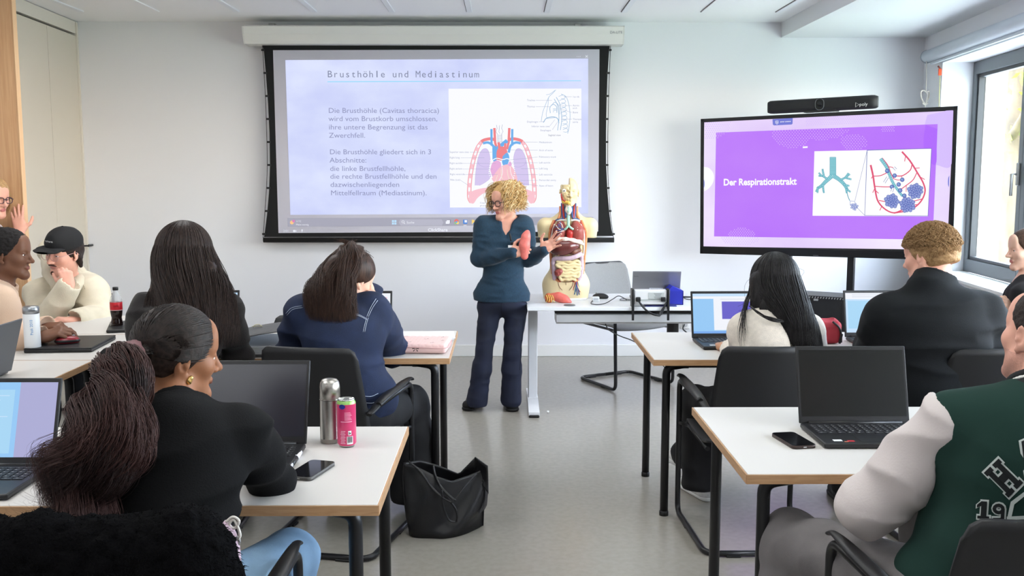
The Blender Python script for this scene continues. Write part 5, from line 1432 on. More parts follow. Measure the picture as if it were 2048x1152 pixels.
def add_head(S, H, fem=0.0, nose=1.0, jaw=1.0, ears=True, noskull=False):
    S.frame(H)
    jw = jaw
    S.ell((0, -.014, .034), (.074, .094, .084), k=.02)
    S.ell((0, .028, -.022), (.060, .062, .082), k=.03)
    for s in (-1, 1):
        S.cap((s * .043 * jw, .008, -.058), (s * .016 * jw, .066, -.099), .022 * jw, .017, k=.028)      # jaw line
        S.ell((s * .040, .056, -.022), (.022, .022, .020), k=.025)                             # cheek
        S.cap((s * .012, .080, .018), (s * .042, .066, .020), .010, .009, k=.016)                   # brow ridge
    S.ell((0, .072, -.104), (.020, .018, .017), k=.02)                                           # chin
    S.ell((0, .068, .052), (.050, .022, .040), k=.03)                                            # forehead
    for s in (-1, 1):
        S.ell((s * .032, .094, .002), (.017, .016, .012), k=.012, op='-')                       # eye sockets
    S.cap((0, .083, .010), (0, .102 + .004 * nose, -.030), .0075, .0105 * nose, k=.012)                 # nose bridge
    S.ell((0, .101 + .006 * nose, -.034), (.0105 * nose, .011, .009), k=.008)
    for s in (-1, 1): S.ell((s * .0115, .093, -.037), (.0085, .010, .0075), k=.007)
    S.cap((0, .088, -.044), (0, .089, -.052), .004, .005, k=.008, op='-')
    # lips
    S.cap((-.017, .081, -.0625), (.017, .081, -.0625), .0055, k=.008); S.ell((0, .087, -.0605), (.016, .006, .0045), k=.007)
    S.ell((0, .0865, -.0695), (.0155, .0065, .0052), k=.006)
    S.cap((-.02, .0935, -.0648), (.02, .0935, -.0648), .0016, k=.003, op='-')
    # eye lids
    for s in (-1, 1):
        S.ell((s * .0315, .0755, .0075), (.0155, .0115, .0062), k=.004)
        S.ell((s * .0315, .0755, -.0075), (.0145, .0105, .0045), k=.005)
    if ears:
        for s in (-1, 1):
            Re = Matrix.Rotation(s * math.radians(-22), 3, 'Z') @ Matrix.Rotation(math.radians(-12), 3, 'X')
            S.ell((s * .0755, -.012, -.008), (.0085, .018, .031), Re, k=.008)
            S.ell((s * .084, -.008, -.004), (.006, .0115, .020), Re, k=.004, op='-')
            S.ell((s * .080, -.004, -.012), (.005, .006, .008), Re, k=.004)
            S.ell((s * .076, -.002, -.036), (.0055, .008, .008), k=.005)
    S.frame()
    return S

def eyes(H, parent, iris=(70, 48, 30), closed=False, look=(0, 0)):
    W = mat('eye_white', (232, 228, 224), .2); I = mat('iris_%d_%d_%d' % iris, iris, .15); P = mat('pupil', (8, 8, 8), .1)
    for s in (-1, 1):
        c = V((s * .0315, .0715, .0005)); r = .0122
        d = V((math.sin(math.radians(look[0])), 1, math.sin(math.radians(look[1])))).normalized()
        S = Sdf().frame(H).ell(c, (r, r, r), k=.001)
        v, q = S.mesh(.0022 * H.to_scale()[0])
        Hi = np.array(H.inverted())
        def mf(cen):
            l = cen @ Hi[:3, :3].T + Hi[:3, 3] - np.array(c); l /= np.linalg.norm(l, axis=1)[:, None]
            a = l @ np.array(d); return np.where(a > .965, 2, np.where(a > .84, 1, 0))
        vq_object('eye', [(v, q)], [W, I, P], parent, mf)

def brows(H, parent, m, th=.0032, arch=.004):
    S = Sdf().frame(H)
    for s in (-1, 1):
        S.path([(s * .014, .0895, .0195), (s * .028, .0865, .0225 + arch), (s * .046, .0735, .0195)], [th, th * 1.05, th * .5], k=.003)
    v, q = S.mesh(.0022); vq_object('eyebrows', [(v, q)], [m], parent)

def glasses(H, parent, m, w=.024, hgt=.019, rnd=.6, th=.0016, lens=True):
    mb = MB()
    for s in (-1, 1):
        cx = s * .0325
        pts = [(cx + w * math.copysign(abs(math.cos(a)) ** rnd, math.cos(a)), .1005 - .16 * abs(cx + w * math.cos(a)) ** 1.5, -.002 + hgt * math.copysign(abs(math.sin(a)) ** rnd, math.sin(a))) for a in np.linspace(0, 2 * PI, 28, endpoint=False)]
        mb.tube([H @ V(p) for p in pts], th, n=6, closed=True)
        mb.tube([H @ V(p) for p in bez([(s * .0565, .0975, .004), (s * .074, .086, .005), (s * .080, .03, .006), (s * .081, -.012, .004), (s * .079, -.03, -.012)], 5)], th * .9, n=6)
    mb.tube([H @ V(p) for p in bez([(-.0105, .100, .002), (0, .102, .006), (.0105, .100, .002)], 4)], th, n=6)
    g = mb.build('glasses', m, parent); g.parent = parent; g.matrix_parent_inverse = parent.matrix_basis.inverted()
    if lens:
        if 'spectacle_lens' not in MATS:
            ml = bpy.data.materials.new('spectacle_lens'); ml.use_nodes = True; N = ml.node_tree.nodes; L = ml.node_tree.links
            a = N.new('ShaderNodeBsdfTransparent'); b = N.new('ShaderNodeBsdfGlossy'); b.inputs['Roughness'].default_value = .05; x = N.new('ShaderNodeMixShader'); x.inputs[0].default_value = .08
            L.new(a.outputs[0], x.inputs[1]); L.new(b.outputs[0], x.inputs[2]); L.new(x.outputs[0], N['Material Output'].inputs[0]); MATS['spectacle_lens'] = ml
        for s in (-1, 1):
            cx = s * .0325; lm = MB()
            lm.poly([H @ V((cx + w * math.copysign(abs(math.cos(a)) ** rnd, math.cos(a)), .1005 - .16 * abs(cx + w * math.cos(a)) ** 1.5, -.002 + hgt * math.copysign(abs(math.sin(a)) ** rnd, math.sin(a)))) for a in np.linspace(0, 2 * PI, 28, endpoint=False)])
            lo = lm.build('lens', MATS['spectacle_lens']); lo.parent = g; lo.matrix_parent_inverse = Matrix.Identity(4) @ (parent.matrix_basis @ g.matrix_parent_inverse).inverted()

def torso_frame(J):
    u = (J['shR'] - J['shL']).normalized(); up = (J['neck'] - J['pel']).normalized()
    u = (u - up * u.dot(up)).normalized(); f = up.cross(u)
    return u, f, up
def add_torso(S, J, o=0.0, w=1.0, d=1.0, bust=0.0, belly=0.0):
    """f is the front; o inflates everything"""
    u, f, up = torso_frame(J); R = Matrix((u, f, up)).transposed()
    p, n = J['pel'], J['neck']; L = (n - p).length; k = .05
    back = J.get('hunch', 0.0)
    at_ = lambda t, df=0.0: p + (n - p) * t - f * (back * math.sin(PI * min(1, t)) - df)
    S.ell(at_(.04), (.165 * w + o, .120 * d + o, .135), R, k)
    S.ell(at_(.32, belly * .5), (.140 * w + o, .108 * d + o + belly * .5, max(.15, L * .30)), R, k)
    S.ell(at_(.66), (.152 * w + o, .112 * d + o, max(.16, L * .34)), R, k)
    S.ell(at_(.84, -.015), (.150 * w + o, .088 * d + o, .11), R, k)
    if bust:
        for s in (-1, 1): S.ell(at_(.66, .085 * d) + u * s * .07 * w, (.062 + o, .055 * bust + o, .062 + o), R, .04)
    for s in ('shL', 'shR'):
        S.cap(n - up * .035, J[s] - up * .008, .050 + o, .050 * (w * .5 + .5) + o, k)
    S.cap(J['shL'], J['shR'], .045 + o, .045 + o, k)
    return S
def add_neck(S, J, o=0.0, r=.052):
    h = J['H'] @ V((0, -.022, -.075))
    n = J['neck']
    S.cap(n - (h - n).normalized() * .03, h, r * 1.08 + o, r * .98 + o, .03)
    return S
def add_arm(S, J, sd, o=0.0, w=1.0, wr=True, o2=None):
    a, e, h = J['sh' + sd], J['el' + sd], J['wr' + sd]; o2 = o if o2 is None else o2
    S.cap(a, a + (e - a) * .45, .056 * w + o, .050 * w + o, .035); S.cap(a + (e - a) * .3, e, .050 * w + o, .041 * w + o, .03)
    S.cap(e, e + (h - e) * .35, .042 * w + o, .041 * w + o, .025); S.cap(e + (h - e) * .3, h, .041 * w + o, .0275 * w + o2, .02)
    return S
def add_leg(S, J, sd, o=0.0, w=1.0, flare=0.0):
    a, e, h = J['hip' + sd], J['kn' + sd], J['an' + sd]
    S.cap(a, e, .086 * w + o, .060 * w + o, .05); S.cap(e, e + (h - e) * .35, .058 * w + o, .056 * w + o + flare * .3, .035)
    S.cap(e + (h - e) * .3, h, .056 * w + o + flare * .25, .036 * w + o + flare, .03)
    return S

def hand_sdf(M, side, curl=(30, 30, 30, 30), spread=6.0, thumb=(35, 20, 20), s=1.0):
    """M: wrist frame. local +y along the hand, +z back of the hand; thumb on +x for side=+1. curl = degrees per joint for index..little"""
    S = Sdf(); S.frame(M @ Matrix.Scale(s, 4))
    sx = side
    S.cap((0, -.012, 0), (0, .012, 0), .0245, .0265, k=.02, flat=((0, 0, 1), 1.3))
    for x, l in ((.026, .086), (.008, .090), (-.010, .086), (-.026, .078)):
        S.cap((x * sx * .62, .012, .0), (x * sx, l, .002), .0165, .0115, k=.014, flat=((0, 0, 1), 1.15))
    S.cap((sx * .022, .018, -.008), (sx * .03, .052, -.012), .017, .013, k=.016)
    S.ell((-sx * .022, .035, -.009), (.013, .030, .012), k=.015)
    L4 = ((.041, .026, .021), (.045, .030, .022), (.042, .028, .021), (.033, .020, .019))
    for i, (x, y, ls) in enumerate(zip((.027, .009, -.0095, -.027), (.086, .091, .087, .078), L4)):
        r0 = (.0092, .0095, .009, .008)[i]
        a = math.radians((1.5 - i) * spread); c = 0.0; p = V((x * sx, y, .001)); cu = curl[i]
        for j, l in enumerate(ls):
            c += math.radians(cu * (1.0, 1.15, .75)[j])
            d = V((math.sin(a) * sx * math.cos(c), math.cos(a) * math.cos(c), -math.sin(c)))
            q = p + d * l
            S.cap(p, q, r0 * (1 - .07 * j), r0 * (.93 - .08 * j), k=.004 if j else .008); p = q
    # thumb leaves the side of the palm near its base
    ab, fl, tip = [math.radians(t) for t in thumb]
    p = V((sx * .026, .022, -.006)); d = V((sx * math.sin(ab + .35), math.cos(ab + .35), -math.sin(fl))).normalized()
    q = p + d * .042; S.cap(p, q, .0145, .0108, k=.012)
    d2 = V((sx * math.sin(ab * .55 + .1), math.cos(ab * .55 + .1), -math.sin(fl + tip))).normalized()
    r_ = q + d2 * .030; S.cap(q, r_, .0105, .0095, k=.004); d3 = V((sx * math.sin(ab * .3), math.cos(ab * .3), -math.sin(fl + tip * 1.6))).normalized()
    S.cap(r_, r_ + d3 * .022, .0095, .0075, k=.004)
    S.frame(); return S
def handM(p, dirv, backv):
    """wrist frame at p: fingers along dirv, back of the hand towards backv"""
    y = V(dirv).normalized(); z = V(backv); z = (z - y * z.dot(y)).normalized(); x = y.cross(z)
    M = Matrix((x, y, z)).transposed().to_4x4(); M.translation = p; return M

def region_mf(H, rules):
    """material index by place on the head; rules: list of (index, fn(x,y,z) in head coordinates)"""
    Hi = np.array(H.inverted())
    def mf(c):
        l = c @ Hi[:3, :3].T + Hi[:3, 3]; r = np.zeros(len(c), int)
        for i, fn in rules: r = np.where(fn(l[:, 0], l[:, 1], l[:, 2]), i, r)
        return r
    return mf
LIPS = (1, lambda x, y, z: (np.abs(x) < .0215 - np.abs(z + .0645) * .8) & (y > .076) & (z < -.0562) & (z > -.0755))
def skin(name, col, rough=.5):
    m = mat(name, col, rough, bump=.05, bscale=500, var=.05, vscale=30, spec=.35)
    p = m.node_tree.nodes['Principled BSDF']
    p.inputs['Subsurface Weight'].default_value = .12; p.inputs['Subsurface Radius'].default_value = (.012, .005, .003); p.inputs['Subsurface Scale'].default_value = .6
    return m
def hairmat(name, col, col2, scale=(220, 220, 14), rough=.42):
    if name in MATS: return MATS[name]
    m = bpy.data.materials.new(name); m.use_nodes = True; N = m.node_tree.nodes; L = m.node_tree.links; p = N['Principled BSDF']
    tc = N.new('ShaderNodeTexCoord'); mp = N.new('ShaderNodeMapping'); mp.inputs['Scale'].default_value = scale
    nz = N.new('ShaderNodeTexNoise'); nz.inputs['Scale'].default_value = 1.0; nz.inputs['Detail'].default_value = 4
    cr = N.new('ShaderNodeValToRGB'); cr.color_ramp.elements[0].position = .32; cr.color_ramp.elements[1].position = .72
    cr.color_ramp.elements[0].color = rgb(*col); cr.color_ramp.elements[1].color = rgb(*col2)
    bp = N.new('ShaderNodeBump'); bp.inputs['Strength'].default_value = .5; bp.inputs['Distance'].default_value = .003
    L.new(tc.outputs['Object'], mp.inputs[0]); L.new(mp.outputs[0], nz.inputs['Vector']); L.new(nz.outputs['Fac'], cr.inputs['Fac']); L.new(cr.outputs[0], p.inputs['Base Color'])
    L.new(nz.outputs['Fac'], bp.inputs['Height']); L.new(bp.outputs[0], p.inputs['Normal'])
    p.inputs['Roughness'].default_value = rough + .1; p.inputs['Specular IOR Level'].default_value = .25
    MATS[name] = m; return m

def hair_cap(H, t=.012, hl=.060, nape=-.055, side=.03, k=.008):
    """close hair over the skull: t thickness, hl height of the hairline, nape lower end"""
    S = Sdf().frame(H)
    S.ell((0, -.014, .034), (.074 + t, .094 + t, .084 + t), k=.01)
    S.cap((0, -.062, -.01), (0, -.058, nape + .02), .052 + t * .6, .046 + t * .5, k=.03)
    S.cut((0, .076, hl), (0, .80, -.60), k)                 # hairline on the forehead, sloping down to the temples
    S.cut((0, 0, nape), (0, -.25, -1), k)
    for s in (-1, 1): S.cap((s * .10, .03, -.02), (s * .085, -.004, -.045), side, side, k=.012, op='-')
    S.frame(); return S

rngh = np.random.RandomState(11)
def skull(H, phi, th, t):
    """points over the skull: phi 0 = back of the head, + towards local +x; th = angle from the crown"""
    p = np.stack((np.sin(phi) * np.sin(th) * (.074 + t), -.014 - np.cos(phi) * np.sin(th) * (.094 + t), .034 + np.cos(th) * (.084 + t)), -1)
    M = np.array(H); return p @ M[:3, :3].T + M[:3, 3]
def bez3(a, b, c, d, n):
    t = np.linspace(0, 1, n)[None, :, None]
    a, b, c, d = [x[:, None, :] for x in (a, b, c, d)]
    return a * (1 - t) ** 3 + 3 * b * t * (1 - t) ** 2 + 3 * c * t * t * (1 - t) + d * t ** 3
def long_hair(H, n, end, phis=(-115, 115), th0=8, th1=(80, 100), t=(.008, .02), r=.0032, wave=.004, freq=2.5, bulge=.03, m1=12, m2=18, turn=0.0):
    """strands that run over the skull and hang to end(u, k) where u in -1..1 goes across"""
    u = rngh.uniform(-1, 1, n); phi = np.radians((phis[0] + phis[1]) / 2 + u * (phis[1] - phis[0]) / 2)
    th = np.radians(th0) + np.linspace(0, 1, m1)[None, :] * (np.radians(rngh.uniform(th1[0], th1[1], n))[:, None] - np.radians(th0))
    tt = rngh.uniform(t[0], t[1], n)
    A = skull(H, np.repeat(phi[:, None], m1, 1) + turn * np.linspace(1, 0, m1)[None, :] ** 2, th, tt[:, None])
    p0 = A[:, -1]; d0 = A[:, -1] - A[:, -2]; d0 /= np.linalg.norm(d0, axis=1)[:, None] + 1e-9
    E = np.array([end(a, b) for a, b in zip(u, rngh.rand(n))])
    L = np.linalg.norm(E - p0, axis=1)[:, None]
    out = (p0 - np.array(H.translation)) * np.array([1, 1, 0]); out /= np.linalg.norm(out, axis=1)[:, None] + 1e-9
    B = bez3(p0, p0 + d0 * L * .3 + out * bulge * .5, E + np.array([0, 0, 1.]) * L * .35 + out * bulge, E, m2)
    ph = rngh.rand(n)[:, None] * 6.28; s = np.linspace(0, 1, m2)[None, :]
    wv = np.sin(s * freq * 6.28 + ph) * wave * s ** .5
    B[:, :, 0] += wv; B[:, :, 1] += np.cos(s * freq * 5 + ph) * wave * s ** .5
    P = np.concatenate((A, B[:, 1:]), 1)
    N_ = P.shape[1]; prof = np.minimum(1, np.linspace(1.25, .0, N_) * 1.6 + .12)
    rad = (r * rngh.uniform(.6, 1.25, n))[:, None] * prof[None, :]
    return strand_mesh(P, rad, 4)
def pony(guide, radii, n, r=.003, wave=.008, freq=3.0, m=30, core=True, fray=.0):
    g = np.array([tuple(p) for p in bez(guide, 10)]); tg = np.linspace(0, 1, len(g)); ti = np.linspace(0, 1, m)
    G = np.stack([np.interp(ti, tg, g[:, k]) for k in range(3)], 1)
    R = np.interp(ti, np.linspace(0, 1, len(radii)), radii)
    T = np.gradient(G, axis=0); T /= np.linalg.norm(T, axis=1)[:, None]
    A = np.cross(T, np.array([0, 1., .1])); A /= np.linalg.norm(A, axis=1)[:, None] + 1e-9; B = np.cross(T, A)
    a = rngh.rand(n) * 2 * PI; q = np.sqrt(rngh.rand(n)); ph = rngh.rand(n) * 6.28; cl = np.floor((a / 6.2832 * 7)) + 7 * np.floor(q * 3); ph2 = (cl * 2.399) % 6.28; frq = freq * (.8 + .4 * ((cl * .618) % 1))[:, None]; fl = rngh.normal(0, 1, (n, 2)) * .25
    ln = rngh.uniform(.72, 1.0, n)
    s = ti[None, :] * ln[:, None]
    def samp(X): return np.stack([np.interp(s, ti, X[:, k]) for k in range(3)], -1)
    Rr = np.interp(s, ti, R)
    w = wave * np.minimum(1, s * 3) * (1 + fray * s)
    ca = (np.cos(a) * q)[:, None] * Rr + w * np.sin(s * frq * 6.28 + ph2[:, None] + .25 * ph[:, None]) + fl[:, :1] * s ** 2 * .05 * fray
    cb = (np.sin(a) * q)[:, None] * Rr + w * np.cos(s * frq * 5.4 + ph2[:, None] + .25 * ph[:, None]) + fl[:, 1:] * s ** 2 * .05 * fray
    P = samp(G) + samp(A) * ca[..., None] + samp(B) * cb[..., None]
    rad = (r * rngh.uniform(.5, 1.3, n))[:, None] * np.minimum(1, np.linspace(1.4, 0.1, m))[None, :]
    return strand_mesh(P, rad, 4)

def person(label, J, skin_m, head_kw=None, lips=None, extra_rules=(), fem=True, hands=(), low=None, head_h=.0034, group=None, body_w=1.0, body_d=1.0, mats=(), neck_r=.05, chest=True, bare=(), name='person'):
    """the body: one mesh (head, neck, trunk, limbs and hands) standing at the person's base"""
    H = J['H']
    base = V((J['pel'].x, J['pel'].y, 0))
    lips = lips or skin_m
    parts = []
    S = Sdf(); add_head(S, H, **(head_kw or {})); add_neck(S, J, 0, neck_r)
    if chest: add_torso(S, J, -.006, body_w, body_d)
    hc = H.translation
    zc = J['neck'].z - .13
    parts.append(S.mesh(head_h, np.array((-9, -9, zc)), None) if not chest else
                 S.mesh(head_h, np.array((hc.x - .26, hc.y - .26, zc)), np.array((hc.x + .26, hc.y + .26, 9))))
    B = Sdf(); add_torso(B, J, -.012, body_w, body_d)
    for s in 'LR':
        if 'el' + s in J: add_arm(B, J, s, -.010, .9)
        if 'kn' + s in J: add_leg(B, J, s, -.024, .9)
    parts.append(B.mesh(.011 if not bare else .007, None, np.array((99, 99, zc + .02)) if chest else None))
    for hs in hands: parts.append(hs.mesh(.0032))
    rules = [LIPS] if lips else []
    o = vq_object(name, parts, [skin_m, lips] + list(mats), None, region_mf(H, rules + list(extra_rules)))
    o.data.transform(Matrix.Translation(-base)); o.location = base
    tag(o, label, 'person', group)
    return o

def garment(name, S, h, m, parent, mf=None, mats=None):
    v, q = S.mesh(h); return vq_object(name, [(v, q)], mats or [m], parent, mf)

def wristcut(S, J, sd, t=.0, k=.004):
    e, w = J['el' + sd], J['wr' + sd]; d = (w - e).normalized()
    P = np.array(w + d * t); n = np.array(d); r = .055
    C_ = np.array(w + d * (t + r * .98))
    S.ell(V(C_), (r, r, r), k=k, op='-')     # a hollow that ends the sleeve
    return S
def shoe(name, p, yaw, m, ms, parent, L=.25, w=.046, hgt=.07, z=0.0, pitch=0.0):
    M = Matrix.Translation((p[0], p[1], z)) @ Matrix.Rotation(math.radians(yaw), 4, 'Z') @ Matrix.Rotation(math.radians(pitch), 4, 'X')
    S = Sdf().frame(M); S.cap((0, -.055, .045), (0, .02, .05), .040, .042, .02); S.cap((0, -.06, .035), (.004, L - .13, .034), w * .86, w, k=.03, flat=((0, 0, 1), 1.25)); S.cap((0, 0, .07), (0, -.03, .10), .04, .038, k=.02)
    S.cut((0, 0, .012), (0, 0, -1)); S.cut((0, 0, hgt + .03), (0, -.3, 1)); S.frame()
    o = garment(name, S, .005, m, parent)
    S = Sdf().frame(M); S.cap((0, -.062, .02), (.004, L - .128, .02), w * .95, w * 1.06, k=.01, flat=((0, 0, 1), 1.0)); S.cut((0, 0, .001), (0, 0, -1)); S.cut((0, 0, .022), (0, 0, 1)); S.frame()
    v, q = S.mesh(.005); vq_object('sole', [(v, q)], [ms], o)
    return o

def collar(J, m, parent, r0=.075, r1=.06, rh=.052, t0=-.045, t1=.03, h=.005, name='collar', wr=.003):
    n = J['neck']; d = (J['H'] @ V((0, -.022, -.085)) - n).normalized()
    S = Sdf(); S.cap(n + d * t0, n + d * (t1 + .01), r0, r1, k=.02); S.cap(n + d * (t1 - .02), n + d * .2, rh, rh, k=.005, op='-'); S.cut(n + d * t1, d)
    S.wrinkle(wr, (12, 12, 12), 3); return garment(name, S, h, m, parent)

def neckstub(S, J, r=.058, t=.03, back=(0, -.022, -.085)):
    """the garment climbs a little up the neck and ends in a clean edge"""
    n = J['neck']; d = (J['H'] @ V(back) - n).normalized()
    S.cap(n - d * .04, n + d * (t + .02), r * 1.12, r, k=.05); S.ell(n + d * (t + .16), (.16, .16, .16), k=.006, op='-'); return S
# ================================================================ the people
SK_LIGHT = skin('skin_light', (224, 178, 156)); SK_ROSE = skin('skin_rosy', (222, 166, 146)); SK_TAN = skin('skin_tan', (196, 148, 118)); SK_BROWN = skin('skin_brown', (148, 100, 72)); SK_DARK = skin('skin_dark', (112, 76, 58))
LIP_ROSE = mat('lip_rose', (190, 112, 108), .4); LIP_BROWN = mat('lip_brown', (128, 74, 64), .4); LIP_PALE = mat('lip_pale', (196, 130, 120), .45)
from mathutils.bvhtree import BVHTree
def tree_of(o):
    M = o.matrix_world if o.parent is None else (o.parent.matrix_basis @ o.matrix_parent_inverse @ o.matrix_basis)
    return BVHTree.FromPolygons([M @ v.co for v in o.data.vertices], [tuple(p.vertices) for p in o.data.polygons])
def onto(tr_, px, py, off=.001):
    d = ray(px, py).normalized(); h = tr_.ray_cast(CAM_P, d)
    if h[0] is None: return None
    n = h[1] if h[1].dot(d) < 0 else -h[1]
    return h[0] + n * off
def stitch(o, name, lines, r, m, parent, off=.0012):
    tr_ = tree_of(o)
    for ln in lines:
        pts = [onto(tr_, p.x, p.y, off) for p in bez([(a, b_, 0) for a, b_ in ln], 6)]
        pts = [p for p in pts if p is not None]
        if len(pts) > 2 and max((pts[i + 1] - pts[i]).length for i in range(len(pts) - 1)) < .08: 
            s_ = MB().tube(pts, r, n=5).build(name, m); s_.parent = parent; s_.matrix_parent_inverse = parent.matrix_basis.inverted()
def neckhole(S, J, r=.062, deep=0.0, v=False, front=.05):
    u, f, up = torso_frame(J); n = J['neck']
    h = J['H'] @ V((0, -.02, -.08)); d = (h - n).normalized()
    S.cap(n + d * .005, n + d * .3, r, r * 1.3, k=.012, op='-')
    if deep:
        a = n + d * .03 + f * front
        S.path([a + up * .02, n - up * deep + f * (front + .07)], [r * .8, .012 if v else r * .75], k=.012, op='-')
    return S

# ---------------------------------------------------------------- teacher, standing by the desk
YT = 6.30
J = {'neck': at(1013, 443, YT + .04), 'pel': at(1003, 592, YT + .03), 'shL': at(1046, 452, YT + .02), 'shR': at(970, 452, YT + .02),
     'elL': at(1059, 518, YT + .02), 'wrL': at(1089, 500, YT - .12), 'elR': at(957, 518, YT + .0), 'wrR': at(1026, 506, YT - .17),
     'hipL': at(1031, 620, YT + .03), 'hipR': at(979, 620, YT + .03), 'knL': at(1024, 706, YT), 'knR': at(968, 706, YT - .02), 'anL': at(1022, 800, YT + .03), 'anR': at(954, 802, YT),
     'H': headM(at(1010, 404, YT - .01), 132, -6, 4, .90)}
hl = hand_sdf(handM(J['wrL'] - V((.01, 0, 0)), at(1121, 478, YT - .16) - J['wrL'], (.15, 1, -.1)), 1, curl=(9, 8, 10, 14), spread=12, thumb=(52, 5, 5), s=.9)
hr = hand_sdf(handM(J['wrR'] - V((.012, 0, 0)), at(1062, 500, YT - .17) - J['wrR'], (-.1, -1, .25)), -1, curl=(30, 34, 38, 40), spread=4, thumb=(48, -12, 5), s=.9)
tp = person('woman with curly blonde hair and dark glasses teaching, in a navy sweater and jeans', J, SK_ROSE, dict(nose=.9), LIP_ROSE, hands=[hl, hr], body_w=.90, body_d=.92, neck_r=.046)
eyes(J['H'], tp, (90, 100, 110), look=(0, -12)); brows(J['H'], tp, mat('brow_blonde', (150, 116, 80), .7))
glasses(J['H'], tp, mat('glasses_dark', (30, 24, 28), .35), .0255, .0195, .7, .0024)
M_SWEAT = mat('sweater_navy', (24, 52, 72), .9, bump=.35, bscale=420, var=.22, vscale=120, sheen=.1)
S = Sdf(); add_torso(S, J, .008, .90, .92, bust=.55)
S.cap(J['pel'] + V((-.10, 0, -.005)), J['pel'] + V((.10, 0, -.005)), .085, .085, .05, flat=((0, 1, 0), 1.1))
for s in 'LR': add_arm(S, J, s, .010, .95)
neckhole(S, J, .058, .095, True, .04)
S.cut(at(1003, 602, YT), (0, 0, -1)); wristcut(S, J, 'L', .03); wristcut(S, J, 'R', .03); S.wrinkle(.0045, (9, 9, 20), 3)
sw = garment('sweater', S, .0065, M_SWEAT, tp)
M_JEANS = mat('jeans_dark', (17, 24, 46), .8, bump=.3, bscale=600, var=.25, vscale=10)
S = Sdf(); 
S.ell(at(1004, 606, YT + .03), (.150, .112, .075), k=.03)
for s in 'LR': add_leg(S, J, s, .002, .86, .036)
S.cut(at(1003, 600, YT), (0, 0, 1)); S.cut((0, 0, .035), (0, 0, -1)); S.wrinkle(.005, (8, 8, 16), 9)
jn = garment('jeans', S, .0065, M_JEANS, tp)
stitch(jn, 'side_seam', [[(957, 625), (953, 670), (948, 720), (940, 780)], [(1047, 640), (1043, 690), (1039, 740)], [(1004, 640), (1004, 622), (1004, 606)]], .0016, mat('seam_dark', (14, 18, 36), .8), tp)
M_SHOE = mat('shoe_black', (18, 18, 19), .7); M_SOLE = mat('sole_black', (12, 12, 12), .6)
pz = atz(944, 812, .03); shoe('shoe', (pz.x + .01, pz.y + .12), 165, M_SHOE, M_SOLE, tp, .24, .043)
pz = atz(1024, 812, .03); shoe('shoe', (pz.x - .01, pz.y + .10), 188, M_SHOE, M_SOLE, tp, .24, .043)
# curls
HB = [hairmat('curl_blonde', (186, 146, 92), (216, 180, 124), (160, 160, 60), .5), hairmat('curl_gold', (176, 136, 82), (206, 170, 112), (160, 160, 60), .5), hairmat('curl_pale', (222, 196, 146), (238, 218, 176), (160, 160, 60), .5)]
def curls(H, n, r=.0036, spread=1.0):
    out = []
    for k in range(3):
        nn = n // 3
        phi = np.radians(rngh.uniform(-128, 128, nn)); t0 = np.radians(rngh.uniform(0, 72, nn))
        m = 22; s = np.linspace(0, 1, m)[None, :]
        th = t0[:, None] + s * np.radians(62)
        tt = .012 + s * rngh.uniform(.022, .060, nn)[:, None]
        P = skull(H, phi[:, None] + s * rngh.uniform(-.25, .25, nn)[:, None], np.minimum(th, np.radians(105)), tt)
        over = np.maximum(th - np.radians(105), 0); P[..., 2] -= over * .14
        fr = rngh.uniform(1.8, 3.2, nn)[:, None]; ph = rngh.rand(nn)[:, None] * 6.28; am = rngh.uniform(.006, .014, nn)[:, None] * np.minimum(1, s * 3) * spread
        P[..., 0] += am * np.cos(s * fr * 6.28 + ph); P[..., 2] += am * np.sin(s * fr * 6.28 + ph); P[..., 1] += am * .8 * np.cos(s * fr * 6.28 + ph + 1)
        rad = (r * rngh.uniform(.6, 1.3, nn))[:, None] * np.minimum(1, np.linspace(1.8, .35, m))[None, :]
        v, q = strand_mesh(P, rad, 5); out.append((v, q, k))
    return out
Sc = hair_cap(J['H'], .017, .062, -.05, .024)
v, q = Sc.mesh(.005)
vq_object('curly_hair', [(v, q, 1)] + curls(J['H'], 2000, .0024), HB, tp)
# name badge on a clip
bd = MB().box(at(1035, 494, YT - .145), (.088, .004, .058), bevel=.002).build('name_badge', mat('badge_black', (24, 24, 28), .4)); bd.parent = tp; bd.matrix_parent_inverse = tp.matrix_basis.inverted()
b2 = MB().box(at(1021, 494, YT - .149), (.03, .003, .022)).build('badge_paper', M_PAPER); b2.parent = bd; b2.matrix_parent_inverse = (tp.matrix_basis @ bd.matrix_parent_inverse).inverted()
b3 = MB().tube(bez([at(1019, 467, YT - .135), at(1021, 474, YT - .145), at(1022, 482, YT - .146)], 4), .006, n=8).build('badge_clip', M_BLACK); b3.parent = bd; b3.matrix_parent_inverse = (tp.matrix_basis @ bd.matrix_parent_inverse).inverted()
# the lung model she holds
M_LUNG = mat('lung_pink', (214, 112, 104), .4, var=.18, vscale=40, bump=.25, bscale=90)
YL = YT - .185
S = Sdf(); S.path([at(1049, 512, YL), at(1049, 490, YL), at(1052, 473, YL), at(1055, 464, YL)], [.024, .027, .021, .012], k=.03, flat=((0, 1, 0), 1.4))
v, q = S.mesh(.004); lo = vq_object('lung_model', [(v, q)], [M_LUNG]); tag(lo, 'pink model lung the teacher holds upright in her hand', 'anatomical model')

